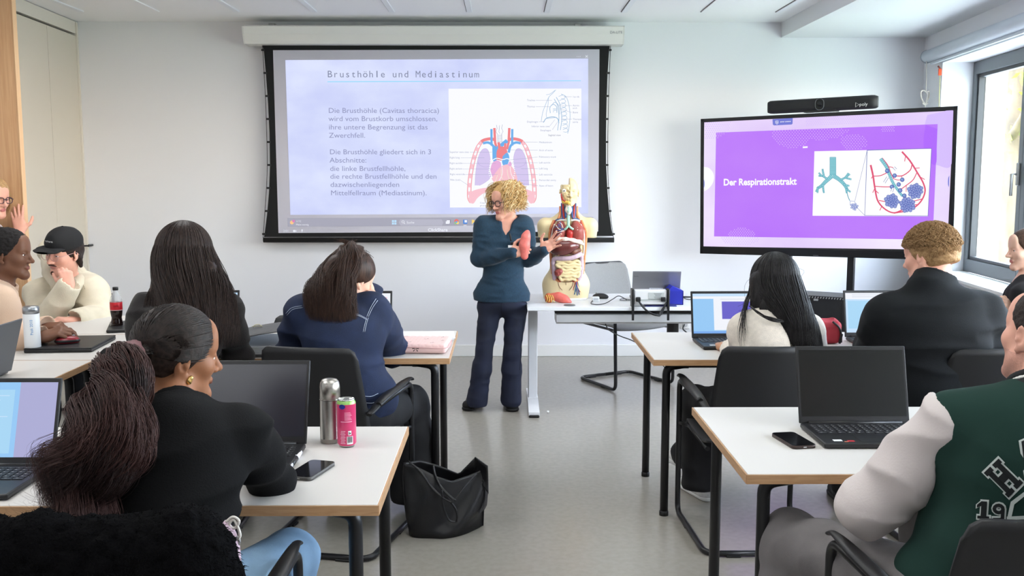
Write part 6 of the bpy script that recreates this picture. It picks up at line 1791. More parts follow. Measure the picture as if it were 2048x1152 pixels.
# ---------------------------------------------------------------- woman in front with the pony tail
J = {'H': headM(at(356, 710, 2.36), -54, -6, 4, .97), 'neck': at(352, 836, 2.24), 'pel': V((-.75, 2.06, .57)), 'shL': at(252, 880, 2.20), 'shR': at(480, 868, 2.26),
     'elL': at(225, 985, 2.45), 'wrL': V((-.86, 2.56, .785)), 'elR': at(541, 958, 2.46), 'wrR': V((-.70, 2.62, .785)), 'hunch': .035,
     'hipL': V((-.85, 2.12, .56)), 'hipR': V((-.66, 2.12, .56)), 'knL': V((-.90, 2.52, .55)), 'knR': V((-.57, 2.5, .54)), 'anL': V((-.88, 2.5, .08)), 'anR': V((-.58, 2.46, .08))}
w1 = person('woman in black at the nearest table, dark hair in a wavy pony tail, gold earring', J, SK_BROWN, dict(nose=.9), LIP_BROWN, body_w=1.0, head_h=.003, neck_r=.05,
            hands=[hand_sdf(handM(J['wrR'], (-.7, .5, 0), (0, 0, 1)), -1, curl=(20, 22, 24, 26)), hand_sdf(handM(J['wrL'], (.5, .6, 0), (0, 0, 1)), 1, curl=(20, 22, 24, 26))])
eyes(J['H'], w1); brows(J['H'], w1, mat('brow_dark', (30, 22, 20), .7))
M_BLKTOP = mat('top_black', (15, 15, 16), .95, bump=.25, bscale=260, spec=.2)
S = Sdf(); add_torso(S, J, .010, 1.0, 1.0)
for s in 'LR': add_arm(S, J, s, .013, 1.05)
neckstub(S, J, .074, .012); S.wrinkle(.010, (5, 5, 12), 12); S.cut(J['pel'] + V((0, 0, -.03)), (0, 0, -1))
S.cut((0, 0, .7455), (0, 0, -1)) if False else None
tp1 = garment('sweater', S, .007, M_BLKTOP, w1)
collar(J, M_BLKTOP, w1, .074, .066, .055, -.02, .036)
S = Sdf(); S.ell(J['pel'], (.17, .15, .12), k=.04)
for s in 'LR': add_leg(S, J, s, .012)
S.cut((0, 0, .06), (0, 0, -1)); S.wrinkle(.004, (9, 9, 9), 5)
garment('jeans', S, .010, mat('jeans_light', (136, 168, 196), .85, var=.15, vscale=8, bump=.25, bscale=500), w1)
for s, x in (('L', -.88), ('R', -.58)): shoe('shoe', (x, J['an' + s].y), 0, mat('shoe_white', (222, 222, 222), .6), mat('sole_white', (230, 230, 228), .6), w1)
HD = hairmat('hair_black_brown', (20, 15, 14), (50, 40, 36), (90, 90, 90), .38)
HP = [hairmat('pony_dark', (30, 20, 20), (52, 36, 34), (120, 120, 40), .45), hairmat('pony_red_brown', (54, 34, 32), (78, 52, 48), (120, 120, 40), .45)]
S = hair_cap(J['H'], .011, .060, -.060, .020); v, q = S.mesh(.004)
tie = at(264, 704, 2.235)
H = J['H']
# combed strands running to the tie
phi = np.radians(rngh.uniform(-150, 150, 900)); t0 = np.radians(rngh.uniform(2, 62, 900)); m = 16; s = np.linspace(0, 1, m)[None, :]
A = skull(H, phi[:, None] * (1 - .0 * s), t0[:, None] * (1 - s * .0) + 0 * s, .0125)
Hi = H.inverted(); tl_ = np.array(Hi @ tie)
front = np.stack((np.sin(phi) * .075, .070 - .02 * np.abs(np.sin(phi)), .085 - .075 * np.abs(np.sin(phi)) ** 1.5), 1)
cen = np.array([0, -.014, .034]); rad3 = np.array([.074, .094, .084]) + .0125
front = front + rngh.normal(0, .006, front.shape) - np.array([0, 1, 0]) * (rngh.rand(900) ** 2 * .06)[:, None]
L_ = front[:, None, :] * (1 - s[..., None]) + tl_[None, None, :] * s[..., None]
dv = (L_ - cen) / rad3; nn_ = np.linalg.norm(dv, axis=2, keepdims=True)
proj = cen + (L_ - cen) / nn_ * np.maximum(1, np.where(s[..., None] < .85, 1, nn_ * 0 + 1)) 
Pm = np.where((nn_ < 1) | (s[..., None] < .8), proj, L_); Pm[:, -1] = tl_
Mh = np.array(H); Pw = Pm @ Mh[:3, :3].T + Mh[:3, 3]
sv, sq = strand_mesh(Pw, (np.minimum(1, np.linspace(.15, 4, m)) * .0017)[None, :], 4)
vq_object('combed_hair', [(v, q), (sv, sq)], [HD], w1)
gd = [tie, at(244, 738, 2.14), at(232, 800, 2.06), at(196, 900, 2.0), at(148, 990, 1.97), at(118, 1040, 1.97)]
pa = pony(gd, [.020, .046, .062, .078, .066, .04], 3200, .0010, .013, 2.6, fray=.9); pb = pony(gd, [.022, .054, .074, .092, .084, .06], 2000, .0009, .018, 3.0, fray=1.3)
S = Sdf(); S.path(gd[:-1], [.020, .032, .040, .046, .030], k=.03); S.wrinkle(.010, (22, 22, 9), 8); cv, cq = S.mesh(.007)
vq_object('pony_tail', [(cv, cq, 0), (pa[0], pa[1], 0), (pb[0], pb[1], 1)], HP, w1)
S = Sdf(); ax_ = (gd[1] - tie).normalized(); S.cap(tie - ax_ * .006, tie + ax_ * .012, .026, .028, k=.01); S.wrinkle(.006, (60, 60, 60), 2)
garment('hair_tie', S, .004, mat('scrunchie_rose', (104, 70, 72), .7, var=.3, vscale=50), w1)
S = Sdf(); e_ = at(392, 768, 2.285); S.ell(J['H'] @ V((.0815, .006, -.048)), (.007, .007, .009), k=.002); S.ell(J['H'] @ V((.0815, .010, -.040)), (.006, .006, .006), k=.003)
garment('earring', S, .0018, mat('gold', (222, 190, 120), .25, metal=.9), w1)

# furry jacket over her chair
S = Sdf(); cb = V((-.77, 1.80, 0))
S.path([cb + V((-.235, .01, .60)), cb + V((-.225, -.02, .86))], [.07, .05], k=.05); S.path([cb + V((.20, .01, .60)), cb + V((.17, -.02, .87))], [.075, .05], k=.05)
S.path([cb + V((-.22, -.03, .855)), cb + V((-.1, -.035, .875)), cb + V((.05, -.035, .866)), cb + V((.165, -.03, .882))], [.045, .042, .044, .05], k=.04)
S.box(cb + V((0, -.02, .62)), (.25, .07, .26), rr=.06, k=.05); S.path([cb + V((.20, -.03, .82)), cb + V((.255, .02, .66)), cb + V((.275, .04, .50))], [.045, .05, .045], k=.05)
S.disp.append(lambda P: .006 * vnoise(P * 55, 3) + .004 * vnoise(P * 110, 4) + .006 * vnoise(P * 9, 6))
M_FUR = mat('black_fur', (13, 13, 14), 1.0, bump=1.0, bscale=180, spec=.05)
v, q = S.mesh(.006)
nF = 9000; idx = rngh.randint(0, len(q), nF); b0 = v[q[idx]].mean(1); nr = np.cross(v[q[idx, 1]] - v[q[idx, 0]], v[q[idx, 2]] - v[q[idx, 0]]); nr /= np.linalg.norm(nr, axis=1)[:, None] + 1e-9
tip = b0 + nr * .006 + rngh.normal(0, .0022, (nF, 3)) + np.array([0, 0, -.004])
fv, fq = strand_mesh(np.stack((b0 - nr * .002, b0 * .5 + tip * .5 + np.array([0, 0, .001]), tip), 1), np.array([.0008, .0006, .0002]), 3)
fj = vq_object('fur_jacket', [(v, q), (fv, fq)], [M_FUR]); tag(fj, 'black furry jacket hung over the chair back nearest the camera', 'jacket')
# lilac key strap with rings hanging at her side
t = thing('key_strap', 'lilac strap with a loop of pale cord hanging beside the black furry jacket', 'strap')
pA = lambda a, b_: at(a, b_, 1.90)
o = MB().tube(bez([pA(446, 1045), pA(462, 1060), pA(472, 1084), pA(476, 1110), pA(478, 1140)], 6), .012, n=8, flat=.4).build('strap_band', mat('strap_lilac', (196, 170, 184), .7)); o.parent = t
o = MB().tube(bez([pA(452, 1044), pA(466, 1034), pA(478, 1042), pA(470, 1056), pA(458, 1050), pA(468, 1040), pA(480, 1068), pA(474, 1082)], 6), .003, n=6).build('cord_loop', mat('cord_cream', (214, 208, 200), .6)); o.parent = t
o = MB().tube([pA(474 + 5 * math.cos(a), 1082 + 8 * math.sin(a)) for a in np.linspace(0, 6.28, 14, endpoint=False)], .003, n=6, closed=True).build('ring', M_GREYMETAL); o.parent = t

# ---------------------------------------------------------------- woman with very long straight hair
J = {'H': headM(at(371, 517, 4.16), -8, -6, 0, 1.05), 'neck': at(372, 598, 4.08), 'pel': V((-1.36, 4.05, .56)), 'shL': at(296, 622, 4.10), 'shR': at(448, 622, 4.10),
     'elL': at(282, 716, 4.20), 'wrL': V((-1.52, 4.52, .775)), 'elR': at(476, 712, 4.22), 'wrR': V((-1.30, 4.52, .775)), 'hunch': .03,
     'hipL': V((-1.45, 4.1, .55)), 'hipR': V((-1.27, 4.1, .55)), 'knL': V((-1.47, 4.5, .53)), 'knR': V((-1.24, 4.5, .53)), 'anL': V((-1.47, 4.5, .08)), 'anR': V((-1.24, 4.48, .08))}
w2 = person('woman with very long straight brown hair, in a black cardigan, seen from behind', J, SK_TAN, {}, LIP_BROWN, head_h=.005,
            hands=[hand_sdf(handM(J['wrR'], (-.2, 1, 0), (0, 0, 1)), -1, curl=(20, 22, 24, 26)), hand_sdf(handM(J['wrL'], (.2, 1, 0), (0, 0, 1)), 1, curl=(20, 22, 24, 26))])
M_CARD = mat('cardigan_black', (30, 26, 26), .9, bump=.4, bscale=180, sheen=.1)
S = Sdf(); add_torso(S, J, .012)
for s in 'LR': add_arm(S, J, s, .018, 1.1)
neckhole(S, J, .06); S.wrinkle(.007, (7, 7, 15), 22); S.cut(J['pel'] + V((0, 0, -.02)), (0, 0, -1)); wristcut(S, J, 'L'); wristcut(S, J, 'R')
garment('cardigan', S, .008, M_CARD, w2)
S = Sdf(); S.ell(J['pel'], (.17, .15, .12), k=.04)
for s in 'LR': add_leg(S, J, s, .012)
S.cut((0, 0, .05), (0, 0, -1)); garment('trousers', S, .013, mat('trousers_black', (26, 26, 28), .85), w2)
for s in 'LR': shoe('shoe', (J['an' + s].x, J['an' + s].y), 0, M_SHOE, M_SOLE, w2)
HL = hairmat('hair_dark_brown', (26, 19, 18), (56, 41, 36), (150, 150, 8), .36)
S = Sdf().frame(J['H']); S.ell((0, -.014, .034), (.088, .106, .095), k=.02); S.frame()
Yb = 4.03
S.path([at(371, 520, 4.12), at(371, 570, 4.08), at(374, 620, Yb), at(380, 690, Yb)], [.070, .075, .10, .11], k=.05, flat=((0, 1, 0), 2.4))
S.cap(at(322, 540, 4.08), at(302, 640, 4.05), .030, .025, k=.04); S.cap(at(418, 540, 4.08), at(448, 640, 4.05), .034, .036, k=.05)
S.cut(J['H'] @ V((0, .062, .05)), J['H'].to_3x3() @ V((0, .8, -.55))); S.wrinkle(.004, (40, 40, 3), 6); v, q = S.mesh(.007)
def end2(u, k):
    px = 378 + u * 92 + 10 * k; return tuple(at(px, 645 + 70 * k - 25 * abs(u), 3.93 + .08 * abs(u) ** 2 - .03 * k))
sv, sq = long_hair(J['H'], 3600, end2, (-140, 140), 4, (78, 100), (.020, .036), .0016, .003, 1.0, .035)
vq_object('long_hair', [(v, q), (sv, sq)], [HL], w2)

# ---------------------------------------------------------------- woman in the denim jacket
J = {'H': headM(at(704, 556, 4.28), -38, -26, 8, .97), 'neck': at(688, 622, 4.14), 'pel': V((-.68, 4.05, .565)), 'shL': at(612, 630, 4.12), 'shR': at(742, 628, 4.15),
     'elL': at(580, 712, 4.30), 'wrL': V((-.80, 4.55, .775)), 'elR': at(782, 700, 4.40), 'wrR': at(741, 588, 4.38), 'hunch': .05,
     'hipL': V((-.76, 4.08, .55)), 'hipR': V((-.58, 4.08, .55)), 'knL': V((-.74, 4.48, .53)), 'knR': V((-.435, 4.42, .50)), 'anL': V((-.72, 4.45, .08)), 'anR': V((-.415, 4.42, .08))}
w3 = person('woman in a dark blue denim jacket with brown half-tied hair, head on her hand', J, SK_LIGHT, {}, LIP_PALE, head_h=.004, hands=[
            hand_sdf(handM(J['wrR'], at(729, 558, 4.33) - J['wrR'], (.5, .6, .1)), -1, curl=(30, 35, 40, 45), spread=3), hand_sdf(handM(J['wrL'], (.3, 1, 0), (0, 0, 1)), 1, curl=(20, 22, 24, 26))], bare=())
M_DENIM = mat('denim_navy', (20, 33, 62), .85, bump=.35, bscale=500, var=.22, vscale=14)
S = Sdf(); add_torso(S, J, .020, 1.04, 1.04)
for s in 'LR': add_arm(S, J, s, .026, 1.15)
S.cap(J['pel'] + V((-.11, 0, .05)), J['pel'] + V((.12, .02, .05)), .10, .11, k=.06)
neckhole(S, J, .062); S.cut(J['pel'] + V((0, 0, -.045)), (.12, 0, -1)); wristcut(S, J, 'R', -.10); wristcut(S, J, 'L'); S.wrinkle(.009, (6, 6, 12), 31)
dj = garment('denim_jacket', S, .0065, M_DENIM, w3)
S = Sdf(); add_arm(S, J, 'R', .0, 1.0); S.cut(J['wrR'] + (J['elR'] - J['wrR']).normalized() * .18, (J['elR'] - J['wrR'])); v, q = S.mesh(.005); vq_object('forearm', [(v, q)], [SK_LIGHT], w3)
TH = mat('denim_thread', (168, 178, 196), .7)
stl = []
for dx, dy in ((0, 0), (2.2, 3.2)):
    stl += [[(572 + dx, 627 + dy), (584 + dx, 616 + dy), (604 + dx, 612 + dy)], [(698 + dx, 624 + dy), (716 + dx, 629 + dy), (732 + dx, 637 + dy)]]
for dx in (0, 3.2):
    stl += [[(752 + dx, 598 + dx), (742 + dx, 614 + dx * .5), (733 + dx, 634)], [(733 + dx, 636), (729 + dx, 650), (726 + dx, 664)], [(736 + dx, 634), (752 + dx, 660), (764 + dx, 690), (768 + dx, 714)]]
stl += [[(716, 790), (740, 793), (756, 787)], [(718, 804), (744, 806), (758, 800)]]
stitch(dj, 'stitching', stl, .0012, TH, w3, .0016)
S = Sdf(); n_ = J['neck']; hd_ = (J['H'] @ V((0, -.02, -.09)) - n_).normalized()
S.cap(n_ - hd_ * .01, n_ + hd_ * .03, .085, .080, k=.02); S.cap(n_ - hd_ * .1, n_ + hd_ * .2, .063, .063, k=.006, op='-'); S.cut(n_ + hd_ * .04, hd_); garment('collar', S, .006, M_DENIM, w3)
S = Sdf(); S.ell(J['pel'], (.175, .16, .12), k=.04)
for s in 'LR': add_leg(S, J, s, .020, 1.05, .06)
S.cut((0, 0, .05), (0, 0, -1)); S.wrinkle(.007, (7, 7, 7), 5); garment('trousers', S, .010, mat('trousers_black', (24, 24, 26), .85), w3)
for s in 'LR': shoe('shoe', (J['an' + s].x, J['an' + s].y), 0, M_SHOE, M_SOLE, w3)
HW = hairmat('hair_brown_wavy', (36, 24, 20), (74, 52, 42), (110, 110, 14), .4)
S = hair_cap(J['H'], .018, .066, -.055, .030); v, q = S.mesh(.005)
S = Sdf(); S.path([at(692, 508, 4.22), at(680, 545, 4.13), at(664, 590, 4.06), at(658, 625, 4.03)], [.045, .055, .060, .045], k=.05, flat=((0, 1, 0), 1.9)); S.wrinkle(.004, (26, 26, 4), 6); cv, cq = S.mesh(.007)
def end3(u, k): return tuple(at(657 + u * 50 + 8 * k, 612 + 36 * k + 8 * u, 3.96 + .03 * u * u))
sv, sq = long_hair(J['H'], 2600, end3, (-85, 60), 6, (70, 96), (.016, .032), .0015, .006, 1.8, .025)
gd = [at(704, 488, 4.22), at(696, 520, 4.12), at(680, 570, 4.03), at(668, 640, 3.98)]
pv, pq = pony(gd, [.018, .05, .07, .055], 1200, .0014, .009, 2.0)
phi = rngh.uniform(-2.2, 2.2, 60); th = rngh.uniform(.1, .9, 60); m = 8; s_ = np.linspace(0, 1, m)[None, :]
T0 = skull(J['H'], phi[:, None] + 0 * s_, th[:, None] + .25 * s_, .016 + .02 * s_ * (1 - s_ * .5)); fv, fq = strand_mesh(T0, .0011, 3)
tuft = np.array([[tuple(at(702 + rngh.uniform(-6, 6), 492, 4.22)), tuple(at(694 + rngh.uniform(-14, 12), 484, 4.22)), tuple(at(686 + rngh.uniform(-20, 30), 479 + rngh.uniform(-3, 8), 4.22))] for _ in range(40)]); uv, uq = strand_mesh(tuft, np.array([.0022, .0018, .0006]), 4)
wisp = []
for k in range(10):
    p0, p1, p2 = at(736 + k * .5, 520 + k, 4.3), at(741 + rngh.uniform(-2, 4), 548, 4.3), at(732 + rngh.uniform(-6, 6), 574 + rngh.uniform(-6, 8), 4.28); wisp.append([tuple(p) for p in bez([p0, p1, p2], 5)])
wv, wq = strand_mesh(np.array(wisp), .0012, 4)
vq_object('half_tied_hair', [(v, q), (cv, cq), (sv, sq), (pv, pq), (fv, fq), (uv, uq), (wv, wq)], [HW], w3)

# ---------------------------------------------------------------- woman in the cream sweater
J = {'H': headM(at(1549, 572, 4.20), -4, -8, 0, 1.0), 'neck': at(1552, 640, 4.14), 'pel': V((1.08, 4.08, .56)), 'shL': at(1494, 662, 4.14), 'shR': at(1612, 662, 4.14),
     'elL': at(1484, 724, 4.26), 'wrL': at(1456, 694, 4.42), 'elR': at(1632, 726, 4.28), 'wrR': V((1.20, 4.52, .785)), 'hunch': .03,
     'hipL': V((.99, 4.1, .55)), 'hipR': V((1.17, 4.1, .55)), 'knL': V((.90, 4.45, .50)), 'knR': V((1.08, 4.50, .52)), 'anL': V((.915, 4.44, .12)), 'anR': V((.90, 4.66, .19))}
w8 = person('woman with long black hair in a cream sweater typing on a laptop, seen from behind', J, SK_TAN, {}, LIP_PALE, head_h=.005, body_w=.92,
            hands=[hand_sdf(handM(at(1449, 693, 4.44), (.15, 1, -.1), (0, 0, 1)), 1, curl=(22, 24, 26, 28)), hand_sdf(handM(J['wrR'], (-.2, 1, 0), (0, 0, 1)), -1, curl=(20, 22, 24, 26))])
M_CREAMK = mat('knit_cream', (222, 212, 200), .95, bump=.5, bscale=260, var=.07, vscale=60, sheen=.15)
S = Sdf(); add_torso(S, J, .016, .95)
for s in 'LR': add_arm(S, J, s, .014, 1.0)
neckhole(S, J, .06); S.wrinkle(.006, (8, 8, 10), 42); S.cut(J['pel'] + V((0, 0, -.03)), (0, 0, -1)); wristcut(S, J, 'L', -.02); wristcut(S, J, 'R', -.02)
garment('sweater', S, .0065, M_CREAMK, w8)
S = Sdf(); S.ell(J['pel'], (.165, .15, .12), k=.04)
for s in 'LR': add_leg(S, J, s, .014, 1.0, .030)
S.cut((0, 0, .085), (0, 0, -1)); S.wrinkle(.007, (7, 7, 7), 5); garment('trousers', S, .009, mat('jeans_black', (24, 24, 27), .85, var=.3, vscale=10), w8)
M_SNK = mat('sneaker_white', (222, 220, 218), .55, var=.12, vscale=60, bump=.3, bscale=120)
pz = atz(1402, 974, .05); s1_ = shoe('sneaker', (pz.x + .0, pz.y + .02), 20, M_SNK, mat('sole_white', (230, 230, 228), .6), w8, .25, .043)
pz = atz(1366, 930, .06); s2_ = shoe('sneaker', (.94, 4.66), 70, M_SNK, MATS['sole_white'], w8, .25, .043, z=.09, pitch=22)
HK = hairmat('hair_black', (18, 17, 18), (44, 41, 42), (150, 150, 8), .36)
S = Sdf().frame(J['H']); S.ell((0, -.014, .034), (.085, .103, .093), k=.02); S.frame()
S.path([at(1549, 575, 4.14), at(1562, 620, 4.09), at(1588, 660, 4.05), at(1606, 706, 4.03)], [.080, .076, .062, .05], k=.05, flat=((0, 1, 0), 2.4))
S.cap(at(1517, 560, 4.16), at(1508, 610, 4.14), .030, .018, k=.04); S.cap(at(1588, 570, 4.14), at(1612, 640, 4.12), .030, .034, k=.04)
S.cut(J['H'] @ V((0, .062, .05)), J['H'].to_3x3() @ V((0, .8, -.55))); S.wrinkle(.0035, (40, 40, 3), 6); v, q = S.mesh(.006)
def end8(u, k): return tuple(at(1600 + u * 42 + 5 * k, 672 + 34 * k + 10 * u, 3.965 + .05 * u * u))
sv, sq = long_hair(J['H'], 3400, end8, (-120, 140), 4, (80, 100), (.016, .030), .0015, .0025, .8, .025)
def end8b(u, k): return tuple(at(1488 + u * 7 - 6 * k, 660 + 40 * k, 4.02))
s2, q2 = long_hair(J['H'], 26, end8b, (-118, -96), 6, (90, 100), (.02, .03), .0022, .006, 1.0, .02)
lock = np.array([[tuple(p) for p in bez([at(1500 + rngh.uniform(-3, 3), 612, 4.06), at(1520, 628 + rngh.uniform(-3, 3), 4.0), at(1548, 640 + rngh.uniform(-4, 4), 3.98), at(1575, 642 + rngh.uniform(-3, 3), 3.99)], 6)] for _ in range(14)]); s3, q3 = strand_mesh(lock, .0018, 4)
fly = np.array([[tuple(p) for p in bez([at(1549 + rngh.uniform(-45, 45), 520 + rngh.uniform(0, 20), 4.16), at(1549 + rngh.uniform(-58, 58), 540 + rngh.uniform(0, 60), 4.14), at(1549 + rngh.uniform(-75, 70), 600 + rngh.uniform(0, 50), 4.1)], 6)] for _ in range(50)]); s4, q4 = strand_mesh(fly, .0006, 3)
vq_object('long_hair', [(v, q), (sv, sq), (s2, q2), (s3, q3), (s4, q4)], [HK], w8)

# ---------------------------------------------------------------- broad man in the black sweater
J = {'H': headM(at(1859, 514, 4.0), 34, -6, 0, 1.03), 'neck': at(1862, 578, 3.93), 'pel': V((1.76, 4.0, .58)), 'shL': at(1784, 632, 3.92), 'shR': at(1956, 632, 3.92),
     'elL': at(1750, 704, 4.10), 'wrL': V((1.72, 4.48, .80)), 'elR': at(1990, 706, 4.10), 'wrR': V((1.95, 4.5, .80)), 'hunch': .07,
     'hipL': V((1.66, 4.08, .56)), 'hipR': V((1.88, 4.08, .56)), 'knL': V((1.62, 4.5, .53)), 'knR': V((1.92, 4.5, .53)), 'anL': V((1.62, 4.48, .08)), 'anR': V((1.92, 4.48, .08))}
m9 = person('broad man with short reddish blond hair in a black sweater, seen from behind', J, SK_ROSE, dict(jaw=1.15), LIP_PALE, head_h=.004, body_w=1.4, body_d=1.3, neck_r=.066,
            hands=[hand_sdf(handM(J['wrR'], (-.2, 1, 0), (0, 0, 1)), -1, curl=(20, 22, 24, 26)), hand_sdf(handM(J['wrL'], (.2, 1, 0), (0, 0, 1)), 1, curl=(20, 22, 24, 26))])
M_BSW = mat('sweater_black', (17, 20, 23), .9, bump=.25, bscale=300, spec=.3)
S = Sdf(); add_torso(S, J, .016, 1.42, 1.35)
for s in 'LR': add_arm(S, J, s, .030, 1.35)
neckstub(S, J, .082, .02); S.wrinkle(.012, (3.5, 3.5, 10), 52); S.cut(J['pel'] + V((0, 0, -.06)), (0, 0, -1)); wristcut(S, J, 'L'); wristcut(S, J, 'R')
garment('sweater', S, .0075, M_BSW, m9)
collar(J, M_BSW, m9, .094, .084, .072, -.02, .030, wr=.005)
S = Sdf(); S.ell(J['pel'], (.23, .19, .14), k=.04)
for s in 'LR': add_leg(S, J, s, .02, 1.25)
S.cut((0, 0, .05), (0, 0, -1)); garment('trousers', S, .013, MATS['trousers_black'], m9)
for s in 'LR': shoe('shoe', (J['an' + s].x, J['an' + s].y), 0, M_SHOE, M_SOLE, m9)
HR = hairmat('hair_red_blond', (142, 108, 72), (178, 144, 104), (120, 120, 120), .5)
S = hair_cap(J['H'], .010, .068, -.050, .030); S.frame(J['H']); S.ell((0, -.004, .068), (.070, .092, .064), k=.02); S.frame(); S.wrinkle(.002, (60, 60, 60), 5); v, q = S.mesh(.0045)
phi = rngh.uniform(-3.1, 3.1, 2600); th = rngh.uniform(0, 1.3, 2600); m = 8; s_ = np.linspace(0, 1, m)[None, :]
P = skull(J['H'], phi[:, None] + s_ * rngh.uniform(-.5, .5, 2600)[:, None], th[:, None] + s_ * .25, .012 + .014 * np.sin(s_ * 3.1)); P += rngh.normal(0, .0015, P.shape)
sv, sq = strand_mesh(P, .0010, 4)
phi = rngh.uniform(-1.75, 1.75, 1800); th = rngh.uniform(1.0, 1.85 , 1800); th = th - .35 * (np.abs(phi) > 1.25)
P = skull(J['H'], phi[:, None] + s_ * rngh.uniform(-.15, .15, 1800)[:, None], th[:, None] + s_ * .18, .0125 + .004 * np.sin(s_ * 3.1)); P += rngh.normal(0, .0008, P.shape)
s2, q2 = strand_mesh(P, .0009, 4)
vq_object('short_hair', [(v, q), (sv, sq), (s2, q2)], [HR], m9)

# ---------------------------------------------------------------- man in the green varsity jacket
J = {'H': headM(at(2092, 674, 2.20), 14, 4, 8, .98), 'neck': at(2092, 800, 2.14), 'pel': V((1.10, 2.16, .57)), 'shL': at(1912, 846, 2.17), 'shR': at(2230, 846, 2.10),
     'elL': at(1738, 1020, 2.30), 'wrL': at(1800, 930, 2.62), 'elR': V((1.46, 2.3, .80)), 'wrR': V((1.25, 2.62, .80)), 'hunch': .05,
     'hipL': V((1.0, 2.2, .56)), 'hipR': V((1.2, 2.2, .56)), 'knL': V((.81, 2.66, .52)), 'knR': V((1.22, 2.66, .54)), 'anL': V((.80, 2.62, .08)), 'anR': V((1.22, 2.62, .08))}
STUB = mat('stubble_shadow', (204, 150, 132), .6, var=.12, vscale=300)
m11 = person('man in a green varsity jacket with cream sleeves at the nearest table', J, SK_ROSE, dict(jaw=1.1), LIP_PALE, head_h=.0035, body_w=1.15, body_d=1.1, neck_r=.060, mats=(STUB,),
             extra_rules=[(2, lambda x, y, z: (z < -.045) & (y > -.02) & (z > -.13) & (np.abs(x) + z * .6 < .07) & ~((np.abs(x) < .0215) & (y > .076) & (z < -.0562) & (z > -.0755)))],
             hands=[hand_sdf(handM(J['wrL'], (.6, .7, -.1), (0, 0, 1)), 1, curl=(20, 22, 24, 26)), hand_sdf(handM(J['wrR'], (-.2, 1, 0), (0, 0, 1)), -1, curl=(20, 22, 24, 26))])
M_GRN = mat('varsity_green', (34, 58, 52), .95, bump=.12, bscale=900, spec=.2); M_SLV = mat('varsity_sleeve', (208, 198, 196), .7, bump=.12, bscale=200)
S = Sdf(); add_torso(S, J, .016, 1.08, 1.08); S.cap(at(1905, 900, 2.2), at(1893, 1045, 2.22), .075, .062, k=.05)
neckstub(S, J, .074, .005); S.cut(J['pel'] + V((0, 0, -.07)), (0, 0, -1)); S.wrinkle(.007, (5, 5, 10), 61)
vj = garment('jacket_body', S, .0065, M_GRN, m11)
for s in 'LR':
    S = Sdf(); a, e, w_ = J['sh' + s], J['el' + s], J['wr' + s]
    S.cap(a - V((.0, 0, .002)), a + (e - a) * .5, .083, .074, .04); S.cap(a + (e - a) * .4, e, .072, .066, .04); S.cap(e, e + (w_ - e) * .5, .070, .060, .05); S.cap(e + (w_ - e) * .4, w_, .064, .045, .03)
    S.wrinkle(.012, (6, 6, 12), 63); S.cut((at(1876, 850, 2.17).x, 0, 0), (1, 0, 0), .01) if s == 'L' else S.cut(a + (e - a) * .02, a - e); wristcut(S, J, s, -.02)
    garment('sleeve', S, .0065, M_SLV, m11)
n_ = J['neck']; hd_ = (J['H'] @ V((0, -.03, -.09)) - n_).normalized()
for nm, z0, z1, mm in (('collar_band', -.03, .010, mat('rib_black', (24, 26, 28), .9)), ('collar_stripe', .008, .018, mat('rib_white', (222, 220, 216), .9)), ('collar_edge', .017, .036, mat('rib_black', (24, 26, 28), .9))):
    S = Sdf(); S.cap(n_ - hd_ * .05, n_ + hd_ * .06, .104, .080, k=.01); S.cap(n_ + hd_ * .022, n_ + hd_ * .2, .068, .066, k=.006, op='-'); S.cut(n_ + hd_ * z1, hd_); S.cut(n_ + hd_ * z0, -hd_); garment(nm, S, .0045, mm, m11)
# letter patches on the back
tv_ = tree_of(vj)
def patch_on(name, polys, m_, off, parent=m11):
    mb = MB(); ok = 0
    for pl in polys:
        pts = [onto(tv_, a, b_, off) for a, b_ in pl]
        if all(p is not None for p in pts): mb.prism(pts, (pts[1] - pts[0]).cross(pts[-1] - pts[0]).normalized() * .0001); ok += 1
    if not ok: mb.bm.free(); return None
    o = mb.build(name, m_, None, recalc=True); o.parent = parent; o.matrix_parent_inverse = parent.matrix_basis.inverted(); return o
M_PW = mat('patch_white', (196, 204, 200), .8); M_PB = mat('patch_black', (20, 24, 26), .85)
def rot2(pts, cx, cy, a, s=1.0): return [(cx + s * (x * math.cos(a) - y * math.sin(a)), cy + s * (x * math.sin(a) + y * math.cos(a))) for x, y in pts]
def rectgrid(x0, y0, x1, y1): return [(x0, y0), (x1, y0), (x1, y1), (x0, y1)]
# slanted slab-serif H: outline pieces (white) under the black fill
def slabH(g): return [rectgrid(-27 - g, -34 - g, -10 + g, 34 + g), rectgrid(10 - g, -34 - g, 27 + g, 34 + g), rectgrid(-12, -8 - g, 12, 8 + g), rectgrid(-33 - g, -34 - g, -4 + g, -24 + g), rectgrid(4 - g, -34 - g, 33 + g, -24 + g), rectgrid(-33 - g, 24 - g, -4 + g, 34 + g), rectgrid(4 - g, 24 - g, 33 + g, 34 + g)]
def slabA(g): return [[(-6 - g, -40 - g), (6 + g, -40 - g), (30 + g, 40 + g), (14 - g, 40 + g), (0, -10)], [(-6 - g, -40 - g), (0, -10), (-14 + g, 40 + g), (-30 - g, 40 + g)], rectgrid(-14, 8 - g, 14, 18 + g)]
aH = math.radians(-45)
sq = lambda ps: [(x * .62, y) for x, y in ps]
patch_on('letter_outline', [rot2(sq(p), 2008, 955, aH, 1.0) for p in slabH(4.5)], M_PW, .0040); patch_on('letter', [rot2(sq(p), 2008, 955, aH, 1.0) for p in slabH(0)], M_PB, .0062)
patch_on('letter_outline', [rot2(p, 2064, 918, math.radians(-24), 1.0) for p in slabA(4)], M_PW, .0040); patch_on('letter', [rot2(p, 2064, 918, math.radians(-24), 1.0) for p in slabA(0)], M_PB, .0062)
